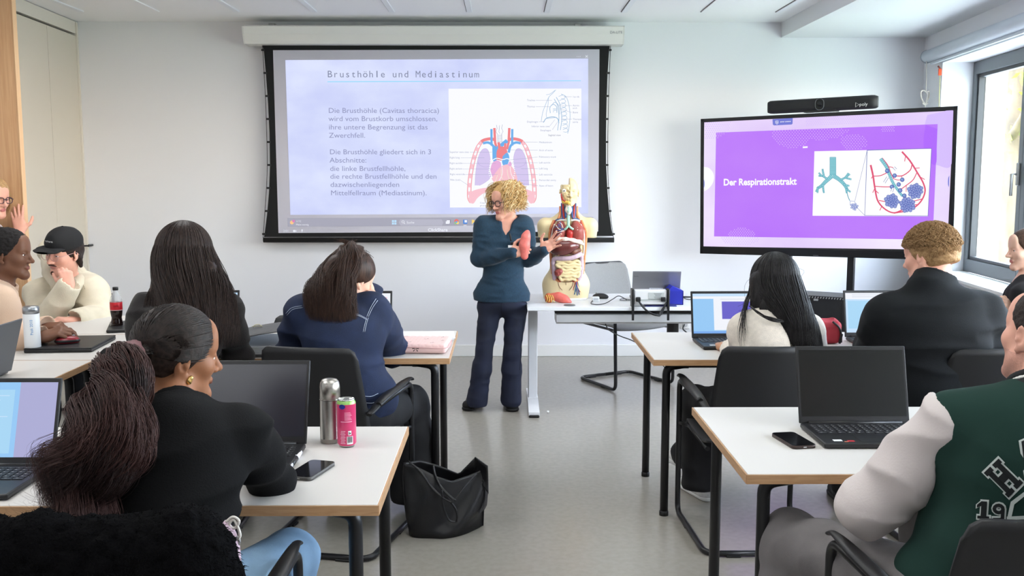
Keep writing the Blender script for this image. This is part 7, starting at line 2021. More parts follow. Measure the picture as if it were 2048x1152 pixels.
def one(g): return [rectgrid(-5 - g, -18 - g, 6 + g, 18 + g), [(-5, -18 - g), (-13 - g, -10), (-13 - g, -4 + g), (-5, -8)], rectgrid(-11 - g, 12 - g, 12 + g, 18 + g)]
def nine(g):
    out = []
    for k in range(12):
        a0, a1 = 2 * PI * k / 12, 2 * PI * (k + 1) / 12
        out.append([(12 * math.cos(a0) + g * math.cos(a0), -7 + (11 + g) * math.sin(a0)), (12 * math.cos(a1) + g * math.cos(a1), -7 + (11 + g) * math.sin(a1)), ((5 - g) * math.cos(a1), -7 + (4 - g) * math.sin(a1)), ((5 - g) * math.cos(a0), -7 + (4 - g) * math.sin(a0))])
    out += [rectgrid(5 - g, -8, 12 + g, 12), [(12 + g, 8), (12 + g, 13), (6, 18 + g), (-10 - g, 18 + g), (-10 - g, 12 - g), (3, 11 - g)]]
    return out
for fn, cx, cy in ((one, 1969, 1019), (nine, 1998, 1023)):
    patch_on('number_outline', [rot2(p, cx, cy, .07, 1.0) for p in fn(3)], M_PW, .0040); patch_on('number', [rot2(p, cx, cy, .07, 1.0) for p in fn(0)], M_PB, .0062)
patch_on('letter_outline', [[(2014, 1038), (2022, 1002), (2030, 1002), (2022, 1038)], [(2022, 1002), (2046, 984), (2050, 990), (2028, 1008)], [(2046, 984), (2070, 968), (2074, 974), (2050, 990)], [(2014, 1032), (2046, 1030), (2046, 1037), (2014, 1039)], [(2046, 1030), (2076, 1028), (2076, 1035), (2046, 1037)]], M_PW, .0045)
S = Sdf(); S.ell(J['pel'], (.19, .17, .13), k=.04)
for s in 'LR': add_leg(S, J, s, .016, 1.12, .012)
S.cut((0, 0, .06), (0, 0, -1)); S.wrinkle(.007, (8, 8, 8), 65); garment('jeans', S, .008, mat('jeans_grey', (112, 108, 108), .85, var=.2, vscale=7, bump=.3, bscale=500), m11)
for s in 'LR': shoe('shoe', (J['an' + s].x, J['an' + s].y), 0, M_SHOE, M_SOLE, m11)
S = hair_cap(J['H'], .007, .070, -.03, .040); S.wrinkle(.002, (90, 90, 90), 5); garment('short_hair', S, .004, hairmat('hair_dark_short', (34, 28, 26), (58, 48, 44), (200, 200, 200), .6), m11)
eyes(J['H'], m11); brows(J['H'], m11, MATS['brow_dark'])

# ---------------------------------------------------------------- man in the cream hoodie and cap
YC = 5.72
J = {'H': headM(at(127, 504, YC - .10), 158, -10, -6, 1.04), 'neck': at(131, 566, YC + .02), 'pel': V((-2.56, 5.95, .58)), 'shR': at(80, 590, YC), 'shL': at(184, 586, YC + .03),
     'elR': at(96, 646, YC - .22), 'wrR': at(137, 575, YC - .24), 'elL': at(203, 636, YC - .10), 'wrL': at(152, 641, YC - .30), 'hunch': .02,
     'hipR': V((-2.66, 5.9, .56)), 'hipL': V((-2.46, 5.9, .56)), 'knR': V((-2.68, 5.5, .54)), 'knL': V((-2.42, 5.5, .54)), 'anR': V((-2.68, 5.5, .08)), 'anL': V((-2.42, 5.5, .08))}
hr = hand_sdf(handM(J['wrR'], at(128, 534, YC - .235) - J['wrR'], (.45, -.85, .1)), -1, curl=(62, 66, 70, 74), spread=2, thumb=(18, 30, 25), s=1.02)
hl = hand_sdf(handM(J['wrL'], at(122, 640, YC - .36) - J['wrL'], (.1, -.1, 1)), 1, curl=(28, 30, 32, 34), spread=3)
m5 = person('man in a black cap, round glasses and cream hoodie, chin on his fist', J, SK_ROSE, dict(nose=1.0), LIP_PALE, hands=[hr, hl], neck_r=.056)
eyes(J['H'], m5, (60, 60, 62), look=(10, 4)); brows(J['H'], m5, MATS['brow_dark'])
glasses(J['H'], m5, mat('glasses_clear_rose', (196, 150, 146), .3), .026, .022, .95, .0016)
S = Sdf().frame(J['H'])
for s in (-1, 1): S.path([(s * .003, .0985, -.050), (s * .014, .0945, -.0515), (s * .026, .083, -.060)], [.0042, .0042, .0022], k=.003)
S.ell((0, .0925, -.098), (.012, .006, .012), k=.004); S.frame(); garment('moustache', S, .0022, mat('beard_brown', (70, 46, 36), .8), m5)
S = hair_cap(J['H'], .010, .055, -.085, .028); S.frame(J['H'])
for s in (-1, 1): S.path([(s * .070, -.035, -.03), (s * .066, -.05, -.085)], [.018, .010], k=.015)
S.frame(); S.wrinkle(.004, (60, 60, 30), 5); v, q = S.mesh(.005); vq_object('hair', [(v, q)], [hairmat('hair_mullet', (30, 24, 22), (54, 42, 38), (150, 150, 60), .5)], m5)
M_CAP = mat('cap_black', (22, 22, 24), .85, bump=.25, bscale=900)
S = Sdf().frame(J['H']); S.ell((0, -.012, .052), (.090, .110, .090), k=.01); S.cut((0, 0, .028), (0, -.12, -1)); S.ell((0, -.012, .045), (.078, .098, .082), k=.004, op='-')
S.frame(); S.wrinkle(.0015, (20, 20, 20), 3); cp = garment('cap', S, .004, M_CAP, m5)
S = Sdf().frame(J['H']); S.path([(-.055, .075, .040), (-.03, .118, .034), (0, .132, .033), (.03, .118, .034), (.055, .075, .040)], [.022, .026, .028, .026, .022], k=.02, flat=((0, -.15, 1), 5.0)); S.box((0, .085, .040), (.066, .030, .0045), rr=.004, k=.015); S.frame()
v, q = S.mesh(.0035); vq_object('visor', [(v, q)], [M_CAP], cp)
o = Sdf().frame(J['H']); o.ell((0, -.012, .1425), (.007, .007, .004), k=.002); o.frame(); v, q = o.mesh(.002); vq_object('cap_button', [(v, q)], [M_CAP], cp)
Hm = J['H']; xr = -(Hm.to_3x3() @ V((1, 0, 0))).normalized(); 
ob = text('cap_lettering', 'carhartt', .0165, M_WHITE, (0, 0, 0), (1, 0, 0), (0, 0, 1)); w_ = max(v.co.x for v in ob.data.vertices)
for v in ob.data.vertices:
    x = v.co.x - w_ / 2; a = x / .095
    v.co = Hm @ V((-.0945 * math.sin(a), -.012 + .1085 * math.cos(a) * .985 + .0, .078 + v.co.z)) 
ob.parent = cp; ob.matrix_parent_inverse = (m5.matrix_basis @ cp.matrix_parent_inverse).inverted()
M_HOOD = mat('hoodie_cream', (208, 198, 176), .95, bump=.3, bscale=240, sheen=.12, var=.05, vscale=20)
S = Sdf(); add_torso(S, J, .024, 1.08, 1.1)
for s in 'LR': add_arm(S, J, s, .030, 1.15)
neckhole(S, J, .060); wristcut(S, J, 'R', -.02); wristcut(S, J, 'L', -.02); S.wrinkle(.010, (6, 6, 9), 71); S.cut(J['pel'] + V((0, 0, -.06)), (0, 0, -1))
hd = garment('hoodie', S, .0065, M_HOOD, m5)
n_ = J['neck']; S = Sdf()
S.path([at(108, 556, YC - .06), at(101, 535, YC - .0), at(95, 505, YC + .10), at(100, 488, YC + .14)], [.030, .040, .048, .034], k=.04); S.path([at(101, 545, YC - .04), at(118, 572, YC - .11), at(140, 580, YC - .10), at(158, 566, YC - .02), at(164, 552, YC + .06)], [.038, .034, .033, .034, .03], k=.04)
S.path([at(100, 500, YC + .13), at(130, 520, YC + .17), at(158, 545, YC + .10)], [.045, .055, .04], k=.05); add_head(S, J['H']) if False else None
S.frame(J['H']); S.ell((0, .0, .0), (.085, .11, .13), k=.008, op='-'); S.frame(); S.wrinkle(.006, (10, 10, 10), 72)
garment('hood', S, .006, M_HOOD, m5)
stitch(hd, 'drawstring_eyelet', [[(160, 560), (166, 568), (170, 578)]], .002, mat('hoodie_dark', (176, 166, 146), .9), m5)
S = Sdf(); S.ell(J['pel'], (.18, .16, .13), k=.04)
for s in 'LR': add_leg(S, J, s, .02, 1.1)
S.cut((0, 0, .05), (0, 0, -1)); garment('trousers', S, .013, MATS['trousers_black'], m5)
for s in 'LR': shoe('shoe', (J['an' + s].x, J['an' + s].y), 180, M_SHOE, M_SOLE, m5)

# ---------------------------------------------------------------- man in the beige sweatshirt, in profile
YM = 4.72
J = {'H': headM(at(18, 508, YM), -84, -2, 0, 1.0), 'neck': at(2, 572, YM - .0), 'pel': V((-2.72, 4.62, .58)), 'shR': at(-6, 606, YM - .17), 'shL': at(-2, 604, YM + .17),
     'elR': at(12, 678, YM - .18), 'wrR': at(82, 674, YM - .20), 'elL': at(20, 668, YM + .16), 'wrL': at(92, 655, YM + .05), 'hunch': .02,
     'hipR': V((-2.66, 4.52, .56)), 'hipL': V((-2.66, 4.72, .56)), 'knR': V((-2.28, 4.50, .54)), 'knL': V((-2.28, 4.74, .54)), 'anR': V((-2.3, 4.5, .08)), 'anL': V((-2.3, 4.74, .08))}
hr = hand_sdf(handM(J['wrR'], at(118, 664, YM - .18) - J['wrR'], (-.1, -.5, 1)), -1, curl=(30, 34, 38, 42), spread=2, thumb=(20, 20, 20), s=1.02)
hl = hand_sdf(handM(J['wrL'], at(138, 650, YM - .02) - J['wrL'], (.0, -.35, 1)), 1, curl=(40, 44, 46, 48), spread=2, thumb=(20, 20, 20), s=1.0)
m6 = person('dark-skinned man in a beige sweatshirt turning his head, by the white bottle', J, SK_DARK, dict(nose=.85), LIP_BROWN, hands=[hr, hl], neck_r=.056)
eyes(J['H'], m6, (40, 26, 20)); brows(J['H'], m6, MATS['brow_dark'])
S = hair_cap(J['H'], .013, .078, -.045, .036, .006); S.disp.append(lambda P: .003 * vnoise(P * 130, 3) + .002 * vnoise(P * 60, 4)); garment('short_hair', S, .004, hairmat('hair_afro', (18, 16, 16), (38, 34, 34), (240, 240, 240), .75), m6)
M_BEI = mat('sweatshirt_beige', (206, 176, 152), .95, bump=.25, bscale=260, sheen=.12)
S = Sdf(); add_torso(S, J, .018, 1.05, 1.05)
for s in 'LR': add_arm(S, J, s, .024, 1.12)
neckhole(S, J, .064); wristcut(S, J, 'R', -.03); wristcut(S, J, 'L', -.02); S.wrinkle(.008, (6, 6, 10), 81); S.cut(J['pel'] + V((0, 0, -.06)), (0, 0, -1)); garment('sweatshirt', S, .0065, M_BEI, m6)
n_ = J['neck']; hd_ = (J['H'] @ V((0, -.02, -.09)) - n_).normalized()
S = Sdf(); S.cap(n_ - hd_ * .03, n_ + hd_ * .03, .084, .074, k=.01); S.cap(n_ - hd_ * .1, n_ + hd_ * .2, .062, .060, k=.006, op='-'); S.cut(n_ + hd_ * .022, hd_); S.cut(n_ - hd_ * .01, -hd_); garment('neck_rib', S, .005, mat('rib_beige', (190, 160, 138), .95, bump=.3, bscale=300), m6)
S = Sdf(); S.ell(J['pel'], (.16, .18, .13), k=.04)
for s in 'LR': add_leg(S, J, s, .02, 1.1)
S.cut((0, 0, .05), (0, 0, -1)); garment('trousers', S, .013, MATS['trousers_black'], m6)
for s in 'LR': shoe('shoe', (J['an' + s].x, J['an' + s].y), -90, M_SHOE, M_SOLE, m6)

# ---------------------------------------------------------------- woman peeking in at the oak door
YP = 6.22
J = {'H': headM(at(-13, 397, YP), -112, -6, 0, .98), 'neck': at(-24, 452, YP + .0), 'pel': at(-30, 600, YP), 'shR': at(-52, 474, YP - .14), 'shL': at(-8, 474, YP + .15),
     'elR': at(-60, 545, YP - .16), 'wrR': at(-40, 610, YP - .2), 'elL': at(10, 500, YP + .12), 'wrL': at(41, 463, YP + .125),
     'hipR': at(-38, 615, YP - .09), 'hipL': at(-26, 615, YP + .09), 'knR': at(-36, 715, YP - .09), 'knL': at(-26, 715, YP + .09), 'anR': at(-36, 805, YP - .09), 'anL': at(-26, 805, YP + .09)}
hl = hand_sdf(handM(J['wrL'], at(34, 426, YP + .165) - J['wrL'], (.1, -1, .15)), 1, curl=(4, 4, 5, 6), spread=7, thumb=(45, 5, 5), s=1.0)
w7 = person('woman with a blond bob and glasses leaning her hand on the oak door', J, SK_ROSE, {}, LIP_ROSE, hands=[hl], body_w=.92, neck_r=.047)
eyes(J['H'], w7); glasses(J['H'], w7, mat('glasses_plum', (60, 36, 48), .35), .0255, .019, .7, .0026); brows(J['H'], w7, MATS['brow_blonde'])
S = hair_cap(J['H'], .018, .064, -.10, .020); S.wrinkle(.004, (50, 50, 6), 5); v, q = S.mesh(.005); 
u_ = lambda u, k: tuple(J['H'] @ V((u * .085, -.06 + .10 * abs(u) ** 2, -.095 - .03 * k)))
sv, sq = long_hair(J['H'], 420, u_, (-120, 120), 6, (80, 100), (.016, .026), .0028, .003, 1, .02)
vq_object('bob_hair', [(v, q), (sv, sq)], [hairmat('hair_ash_blond', (150, 116, 78), (190, 154, 110), (150, 150, 10), .45)], w7)
S = Sdf(); add_torso(S, J, .010, .94, .95, bust=.4); add_arm(S, J, 'R', .014)
neckhole(S, J, .058, .06, False, .04); S.wrinkle(.006, (7, 7, 14), 91); garment('blouse', S, .008, mat('blouse_white', (228, 226, 226), .85), w7)
S = Sdf(); add_arm(S, J, 'L', .014); wristcut(S, J, 'L', -.02); garment('sleeve', S, .006, mat('sleeve_rust', (86, 46, 40), .85, var=.3, vscale=40), w7)
S = Sdf(); S.ell(J['pel'], (.16, .17, .13), k=.04)
for s in 'LR': add_leg(S, J, s, .01, .95)
S.cut((0, 0, .05), (0, 0, -1)); garment('trousers', S, .013, MATS['trousers_black'], w7)
for s in 'LR': shoe('shoe', (J['an' + s].x, J['an' + s].y), -100, M_SHOE, M_SOLE, w7)

# ---------------------------------------------------------------- woman by the window with a phone
YP = 5.66
J = {'H': headM(at(2052, 499, YP), 84, -4, 0, .98), 'neck': at(2058, 562, YP), 'pel': V((3.02, 5.62, .58)), 'shR': at(2040, 590, YP + .16), 'shL': at(2050, 592, YP - .15),
     'elR': at(2024, 650, YP + .10), 'wrR': at(2016, 624, YP - .0), 'elL': at(2056, 660, YP - .2), 'wrL': at(2034, 628, YP - .12),
     'hipR': V((2.96, 5.72, .56)), 'hipL': V((2.96, 5.53, .56)), 'knR': V((2.56, 5.74, .54)), 'knL': V((2.56, 5.50, .54)), 'anR': V((2.58, 5.74, .08)), 'anL': V((2.58, 5.5, .08))}
hr = hand_sdf(handM(J['wrR'], at(2022, 604, YP - .06) - J['wrR'], (-.6, .4, .6)), -1, curl=(30, 34, 36, 38), spread=3, s=.95)
hl = hand_sdf(handM(J['wrL'], at(2024, 616, YP - .11) - J['wrL'], (.1, -.8, .5)), 1, curl=(34, 38, 40, 42), spread=3, s=.95)
w10 = person('woman in a black scoop-neck top by the window, looking to the front, phone in hand', J, SK_LIGHT, dict(nose=.9), LIP_ROSE, hands=[hr, hl], body_w=.95, neck_r=.048)
eyes(J['H'], w10); brows(J['H'], w10, MATS['brow_dark'])
S = hair_cap(J['H'], .012, .058, -.05, .032); v, q = S.mesh(.0045); vq_object('hair', [(v, q)], [hairmat('hair_mid_brown', (58, 42, 34), (92, 68, 54), (120, 120, 60), .42)], w10)
S = Sdf(); add_torso(S, J, .008, .95, .95, bust=.55)
for s in 'LR': add_arm(S, J, s, .010, 1.0)
neckhole(S, J, .062, .10, False, .05); wristcut(S, J, 'R'); wristcut(S, J, 'L'); S.wrinkle(.003, (8, 8, 14), 95); S.cut(J['pel'] + V((0, 0, -.05)), (0, 0, -1)); garment('top', S, .006, mat('top_jet', (16, 16, 18), .85), w10)
S = Sdf(); S.ell(J['pel'], (.16, .17, .13), k=.04)
for s in 'LR': add_leg(S, J, s, .012, 1.0)
S.cut((0, 0, .05), (0, 0, -1)); garment('trousers', S, .013, MATS['trousers_black'], w10)
for s in 'LR': shoe('shoe', (J['an' + s].x, J['an' + s].y), 90, M_SHOE, M_SOLE, w10)
t = thing('smartphone', 'pale blue smartphone held by the woman at the window', 'phone', at(2029, 622, YP - .075), 0.3)
Rp = Euler((math.radians(60), 0, math.radians(20))).to_matrix()
MB().box((0, 0, 0), (.074, .150, .008), rot=Rp, bevel=.003).build('case', mat('phone_blue_case', (150, 176, 220), .4), t)
MB().box(Rp @ V((0, 0, .0045)), (.068, .142, .001), rot=Rp).build('display', glow('phone_screen', (176, 196, 236), .8), t)
# ================================================================ anatomy torso on the desk
YA = 6.56
def Q(cx, cy, dy=0.0): return at(1060 + cx / 3.975, 330 + cy / 3.975, YA + dy)
kq = YA / F_PX / 3.975
A_CREAM = mat('torso_cream', (226, 208, 164), .4, var=.04, vscale=12); A_MUSC = mat('torso_muscle', (168, 62, 52), .45, var=.2, vscale=60); A_RIM = mat('torso_rim', (222, 146, 96), .45, var=.12, vscale=50)
A_LUNG = mat('organ_lung', (150, 70, 64), .4, var=.15, vscale=70, bump=.2, bscale=150); A_LIV = mat('organ_liver', (98, 46, 42), .25, coat=.3); A_INT = mat('organ_intestine', (228, 208, 160), .35); A_COL = mat('organ_colon', (196, 172, 186), .35)
A_DIA = mat('organ_diaphragm', (238, 224, 214), .35); A_GRN = mat('organ_trachea', (162, 206, 186), .35); A_RED = mat('vessel_red', (176, 48, 44), .35); A_BLU = mat('vessel_blue', (44, 82, 140), .35); A_YEL = mat('nerve_yellow', (226, 184, 84), .4); A_WHT = mat('organ_white', (236, 230, 220), .35); A_BRN = mat('organ_brown', (112, 70, 54), .4)
base_ = Q(290, 1075); base_.z = DZ
t = thing('anatomy_torso', 'life-size anatomical torso model with open chest and half-opened head on the desk', 'anatomical model', base_)
def org(name, S, h, m, mf=None, mats=None, par=None):
    v, q = S.mesh(h); o = vq_object(name, [(v, q)], mats or [m]); o.parent = par or t; o.matrix_parent_inverse = t.matrix_basis.inverted() if par is None else Matrix.Identity(4); return o
def tubes(name, paths, m, r, par=None):
    mb = MB()
    for p in paths:
        rr = p[1] if isinstance(p, tuple) else r; pts = p[0] if isinstance(p, tuple) else p
        mb.tube(bez(pts, 6), rr, n=8)
    o = mb.build(name, m); o.parent = par or t; o.matrix_parent_inverse = t.matrix_basis.inverted() if par is None else Matrix.Identity(4); return o
HA = headM(Q(314, 214, .01), 180, 0, 0, .80)
def body_sdf():
    S = Sdf()
    S.cap(Q(130, 482, .02), Q(470, 482, .02), .050, k=.05)
    for x in (112, 482): S.cap(Q(x, 482, .02), Q(x - (x < 300) * 4 + (x > 300) * 4, 610, .02), .040, .038, k=.04)
    S.ell(Q(297, 590, .02), (.120, .088, .150), k=.05); S.ell(Q(295, 770, .02), (.116, .084, .14), k=.05); S.ell(Q(286, 945, .02), (.146, .098, .115), k=.06)
    for x in (200, 372): S.cap(Q(x, 960, .02), Q(x - 4, 1110, .02), .080, .076, k=.05)
    S.cap(Q(300, 440, .03), Q(312, 300, .025), .058, .048, k=.045); S.cap(Q(220, 440, .03), Q(300, 380, .03), .03, .035, k=.04); S.cap(Q(390, 440, .03), Q(320, 380, .03), .03, .035, k=.04)
    S.cap(Q(286, 1020, -.10), Q(286, 1100, -.10), .012, .016, k=.02, op='-')
    S.box(Q(98, 640, .02), (.08, .2, (640 - 577) * kq), rr=.002, k=.006, op='-'); S.box(Q(500, 640, .02), (.08 - .022, .2, (640 - 577) * kq), rr=.002, k=.006, op='-')
    return S
cavc, cavr = Q(300, 690, -.088), (.106, .088, .207)
S = body_sdf(); S.ell(cavc, cavr, k=.006, op='-'); S.cut((0, 0, DZ + .003), (0, 0, -1))
cv_ = np.array(cavc); cr_ = np.array(cavr)
def bmf(c):
    k = np.sqrt((((c - cv_) / cr_) ** 2).sum(1)); r = np.where(k < 1.04, 1, np.where((k < 1.24), 2, 0))
    return np.where(c[:, 1] > YA + .05, 0, r)
org('body_shell', S, .005, None, bmf, [A_CREAM, A_MUSC, A_RIM])
tsh = tree_of([o for o in bpy.data.objects if o.name == 'body_shell'][0])
for nm, mm, r_, ins, off in (('cavity_rim', A_RIM, .0085, 0, -.002), ('cavity_wall_edge', A_MUSC, .008, 12, -.003)):
    for side in (((190, 440), (168, 490), (154, 560), (150, 620), (158, 700), (160, 780), (174, 850), (200, 900), (232, 928)), ((408, 440), (432, 490), (448, 560), (454, 620), (444, 700), (438, 780), (424, 850), (396, 900), (350, 928))):
        pts = [onto(tsh, 1060 + (x + (ins if x < 300 else -ins)) / 3.975, 330 + y / 3.975, off) for x, y in side]
        pts = [p for p in pts if p is not None and p.y < YA]
        if len(pts) > 3:
            o = MB().tube(bez(pts, 5), r_, n=10).build(nm, mm); o.parent = t; o.matrix_parent_inverse = t.matrix_basis.inverted()
# head: cream outer half and dissected half
xm = Q(312, 200).x
S = Sdf(); add_head(S, HA, nose=.9); S.cut((xm, 0, 0), (-1, 0, 0)); S.cut(Q(312, 330), (0, 0, -1)); org('face_half', S, .0032, A_CREAM)
S = Sdf(); add_head(S, HA, nose=.6); S.cut((xm, 0, 0), (1, 0, 0)); S.cut(Q(312, 158), (0, 0, 1)); S.cut(Q(312, 330), (0, 0, -1)); S.wrinkle(.004, (50, 50, 50), 4)
Hi_ = np.array(HA.inverted())
def hmf(c):
    l = c @ Hi_[:3, :3].T + Hi_[:3, 3]; x, y, z = l.T
    r = np.where((z > .03) | (np.abs(x) > .064), 0, np.where(z < -.055, 3, np.where(z > -.015, 2, 1))); return r
org('dissected_half', S, .0032, None, hmf, [A_CREAM, A_MUSC, A_BRN, A_YEL])
S = Sdf(); S.ell(Q(271, 204, -.088), (.0125, .0125, .0125)); ey = org('eyeball', S, .0025, A_WHT)
S = Sdf(); S.ell(Q(272, 205, -.0995), (.005, .003, .005)); org('iris', S, .0015, M_BLACK)
tubes('facial_vessel', [[Q(255, 250, -.07), Q(262, 275, -.075), Q(280, 290, -.08)], [Q(248, 225, -.05), Q(250, 260, -.055), Q(258, 300, -.05)]], A_RED, .004)
S = Sdf(); S.cap(Q(262, 292, -.065), Q(305, 300, -.08), .010, .012, k=.01); org('jaw_teeth', S, .003, A_YEL)
# neck
S = Sdf(); S.path([Q(306, 330, -.045), Q(306, 360, -.05), Q(306, 385, -.052)], [.017, .019, .010], k=.02); org('larynx', S, .003, A_WHT)
S = Sdf(); S.cap(Q(306, 340, -.064), Q(306, 366, -.066), .008, .010); org('thyroid_cartilage', S, .003, A_GRN)
tubes('neck_artery', [[Q(262, 310, -.02), Q(264, 360, -.035), Q(270, 430, -.05)], [Q(352, 310, -.02), Q(350, 360, -.035), Q(344, 430, -.05)]], A_RED, .0065)
tubes('neck_vein', [[Q(252, 305, -.012), Q(254, 360, -.028), Q(260, 425, -.045)], [Q(280, 330, -.035), Q(282, 380, -.048), Q(284, 420, -.055)], [Q(336, 330, -.035), Q(334, 380, -.048), Q(338, 420, -.055)], [Q(362, 305, -.012), Q(360, 370, -.028), Q(352, 425, -.045)], [Q(205, 440, -.04), Q(240, 432, -.05), Q(270, 428, -.055)], [Q(395, 440, -.04), Q(370, 430, -.05), Q(340, 428, -.055)]], A_BLU, .006)
tubes('neck_muscle', [[Q(242, 330, .0), Q(240, 390, -.02), Q(225, 430, -.03)], [Q(372, 330, .0), Q(374, 390, -.02), Q(390, 430, -.03)]], A_RIM, .009)
tubes('collar_bone', [[Q(215, 446, -.045), Q(250, 438, -.06), Q(290, 440, -.065)], [Q(395, 446, -.045), Q(365, 438, -.06), Q(325, 440, -.065)]], A_WHT, .006)
# chest organs
for x0, sx in ((236, -1), (372, 1)):
    S = Sdf(); S.path([Q(x0 - sx * 10, 470, -.055), Q(x0, 520, -.058), Q(x0 + sx * 4, 575, -.055)], [.022, .036, .041], k=.04, flat=((0, 1, 0), 1.15)); S.cut(Q(305 + sx * 10, 500), (-sx, 0, 0)); org('lung', S, .004, A_LUNG)
tubes('lung_vessel', [[Q(274, 512, -.10), Q(248, 502, -.105), Q(222, 470, -.1)], [Q(260, 508, -.105), Q(230, 520, -.107), Q(204, 518, -.1)], [Q(255, 512, -.105), Q(238, 545, -.107), Q(215, 560, -.1)], [Q(246, 500, -.105), Q(240, 470, -.1), Q(244, 450, -.095)], [Q(232, 496, -.105), Q(210, 490, -.1), Q(196, 500, -.09)]], A_BLU, .0026)
tubes('lung_artery', [[Q(270, 522, -.102), Q(244, 528, -.108), Q(214, 540, -.1)], [Q(262, 500, -.104), Q(252, 470, -.1), Q(230, 455, -.095)], [Q(250, 516, -.106), Q(226, 506, -.106), Q(206, 478, -.098)]], A_WHT, .0022)
mb = MB()
for k in range(16):
    a = k * 2.4; r = 11 * math.sqrt(k); p_ = Q(378 + r * .8 * math.cos(a), 515 + r * 1.2 * math.sin(a), -.099 + .00006 * r * r * .5); mb.lathe([(0, .003), (.0035, 0), (0, -.003)], p_, 6)
o = mb.build('lung_spots', A_WHT); o['kind'] = 'stuff'; o.parent = t; o.matrix_parent_inverse = t.matrix_basis.inverted()
tubes('trachea', [([Q(305, 405, -.06), Q(305, 440, -.085), Q(305, 485, -.10)], .010), ([Q(305, 480, -.10), Q(292, 498, -.10), Q(274, 514, -.095)], .0075), ([Q(305, 480, -.10), Q(322, 498, -.10), Q(344, 512, -.095)], .0075)], A_GRN, .009)
S = Sdf(); S.path([Q(316, 500, -.07), Q(316, 540, -.08), Q(314, 590, -.08)], [.015, .019, .020], k=.02); org('aorta', S, .004, A_RED)
for p_ in [[Q(196, 470, -.05), Q(180, 520, -.045), Q(168, 580, -.035), Q(165, 640, -.03)], [Q(402, 470, -.05), Q(424, 520, -.045), Q(432, 580, -.035), Q(430, 660, -.03), Q(425, 720, -.03)]]: tubes('rib_edge', [p_], A_WHT, .005)
S = Sdf(); S.path([Q(190, 612, -.06), Q(232, 592, -.095), Q(280, 592, -.11), Q(340, 600, -.11), Q(392, 612, -.09), Q(424, 632, -.05)], [.012, .017, .017, .016, .016, .010], k=.02, flat=((0, 0, 1), 1.35)); org('diaphragm', S, .004, A_DIA)
S = Sdf(); S.path([Q(205, 660, -.06), Q(250, 655, -.085), Q(310, 645, -.10), Q(370, 640, -.085)], [.044, .046, .032, .018], k=.05); org('liver', S, .004, A_LIV)
S = Sdf(); S.path([Q(300, 692, -.09), Q(345, 688, -.092), Q(392, 676, -.075)], [.013, .017, .015], k=.02); org('stomach', S, .004, A_BRN)
S = Sdf(); S.ell(Q(232, 712, -.105), (.008, .008, .007)); org('gall_bladder', S, .003, A_YEL)
S = Sdf()
cp_ = bez([Q(196, 900, -.06), Q(190, 830, -.07), Q(190, 752, -.075), Q(250, 744, -.10), Q(310, 742, -.108), Q(370, 726, -.10), Q(404, 712, -.075), Q(410, 780, -.07), Q(406, 850, -.065), Q(384, 910, -.06)], 5)
for i, p_ in enumerate(cp_): S.ell(p_, (.0135, .0135, .0135) if i % 2 else (.016, .016, .016), k=.006)
org('colon', S, .004, A_COL)
S = Sdf(); S.ell(Q(300, 850, -.055), (.082, .035, .068)); pts = []
rows = [(768, 216, 388), (790, 210, 394), (813, 246, 396), (836, 258, 396), (860, 256, 392), (884, 236, 384), (908, 250, 360)]
for i, (cy, a, b_) in enumerate(rows):
    xs_ = np.linspace(a, b_, 7) if i % 2 == 0 else np.linspace(b_, a, 7)
    for j, x in enumerate(xs_): pts.append(Q(x, cy + 6 * math.sin(j * 2.1 + i * 1.3), -.102 + .00000075 * ((x - 300) ** 2) * 1.0 + .008 * (i in (0, 6))))
pp_ = bez(pts, 3); S.path(pp_, .0098, k=.003); org('small_intestine', S, .0032, A_INT)
S = Sdf(); S.ell(Q(222, 856, -.10), (.024, .018, .024)); S.ell(Q(245, 846, -.105), (.014, .012, .016), k=.01); S.wrinkle(.003, (60, 60, 60), 3); org('caecum', S, .0035, A_LUNG)
# groin plate and vessels of the thigh
tubes('groin_line', [[Q(222, 925, -.072), Q(232, 965, -.082), Q(256, 995, -.075), Q(284, 1008, -.06)], [Q(345, 925, -.075), Q(335, 965, -.082), Q(312, 995, -.075), Q(290, 1008, -.06)], [Q(222, 925, -.072), Q(285, 932, -.082), Q(345, 925, -.075)], [Q(286, 935, -.083), Q(286, 1005, -.062)]], A_BRN, .0018)
S = Sdf(); S.ell(Q(372, 975, -.052), (.030, .022, .048)); org('thigh_window', S, .004, A_WHT)
tubes('thigh_vein', [[Q(368, 930, -.082), Q(366, 980, -.083), Q(352, 1030, -.07)], [Q(368, 950, -.083), Q(384, 990, -.08), Q(392, 1030, -.066)], [Q(366, 970, -.084), Q(374, 1010, -.078), Q(376, 1036, -.07)]], A_BLU, .003)
tubes('thigh_artery', [[Q(374, 925, -.08), Q(378, 970, -.081), Q(398, 1010, -.068)], [Q(362, 935, -.082), Q(346, 980, -.077), Q(340, 1010, -.07)]], A_RED, .0026)
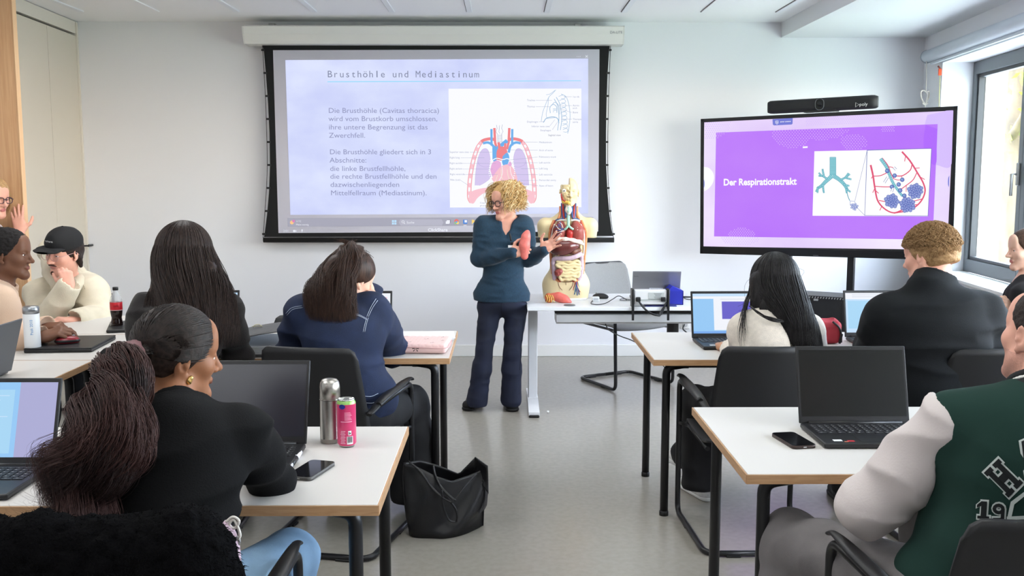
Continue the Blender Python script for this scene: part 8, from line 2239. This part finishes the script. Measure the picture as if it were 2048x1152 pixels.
tubes('thigh_nerve', [[Q(380, 925, -.078), Q(390, 960, -.074), Q(404, 990, -.06)], [Q(360, 950, -.08), Q(354, 990, -.078), Q(362, 1025, -.074)]], A_GRN, .0024)
ar_ = Q(286, 1060)
MB().box(V((ar_.x, YA + .02, DZ + .006)) - base_, (.27, .17, .012), bevel=.003).build('base_plate', M_WHITE, t)
# loose organs lying before it
def P2(px, py, Y, z): p = at(px, py, Y); return p
q = atz(1116, 606, DZ)
t2 = thing('organ_piece', 'pink and orange loose heart and lung piece lying before the anatomy torso', 'anatomical model', (q.x, q.y, DZ))
Yq = q.y + .02
S = Sdf(); S.path([at(1104, 592, Yq), at(1117, 594, Yq), at(1129, 599, Yq - .01), at(1139, 605, Yq - .02)], [.020, .026, .024, .016], k=.03, flat=((0, 1, 0), 1.0)); S.cut((0, 0, DZ + .001), (0, 0, -1)); v, q_ = S.mesh(.004); o = vq_object('lung_lobe', [(v, q_)], [mat('lobe_pink', (214, 102, 90), .4, var=.12, vscale=40)], t2)
S = Sdf(); S.ell(at(1098, 598, Yq), (.027, .03, .028)); S.cap(at(1096, 592, Yq), at(1106, 590, Yq), .016, .014, k=.02); S.wrinkle(.004, (60, 60, 60), 3); S.cut((0, 0, DZ + .001), (0, 0, -1)); v, q_ = S.mesh(.004); vq_object('heart_part', [(v, q_)], [mat('heart_orange', (206, 104, 66), .4, var=.35, vscale=50)], t2)
mb = MB()
for k in range(4): mb.tube(bez([at(1092 + 4 * k, 590, Yq - .03), at(1095 + 4 * k, 597, Yq - .036), at(1093 + 5 * k, 604, Yq - .03)], 4), .003, n=6)
o = mb.build('fat_strand', A_YEL); o.parent = t2; o.matrix_parent_inverse = t2.matrix_basis.inverted()
q = atz(1139, 611, DZ)
o = MB().lathe([(0, 0), (.036, 0), (.038, .003), (.034, .006), (0, .007)], (0, 0, 0), 28).build('lens_cap', mat('cap_grey', (96, 96, 98), .4)); o.location = (q.x, q.y, DZ); tag(o, 'flat dark grey disc lying on the desk before the pink organ piece', 'disc')
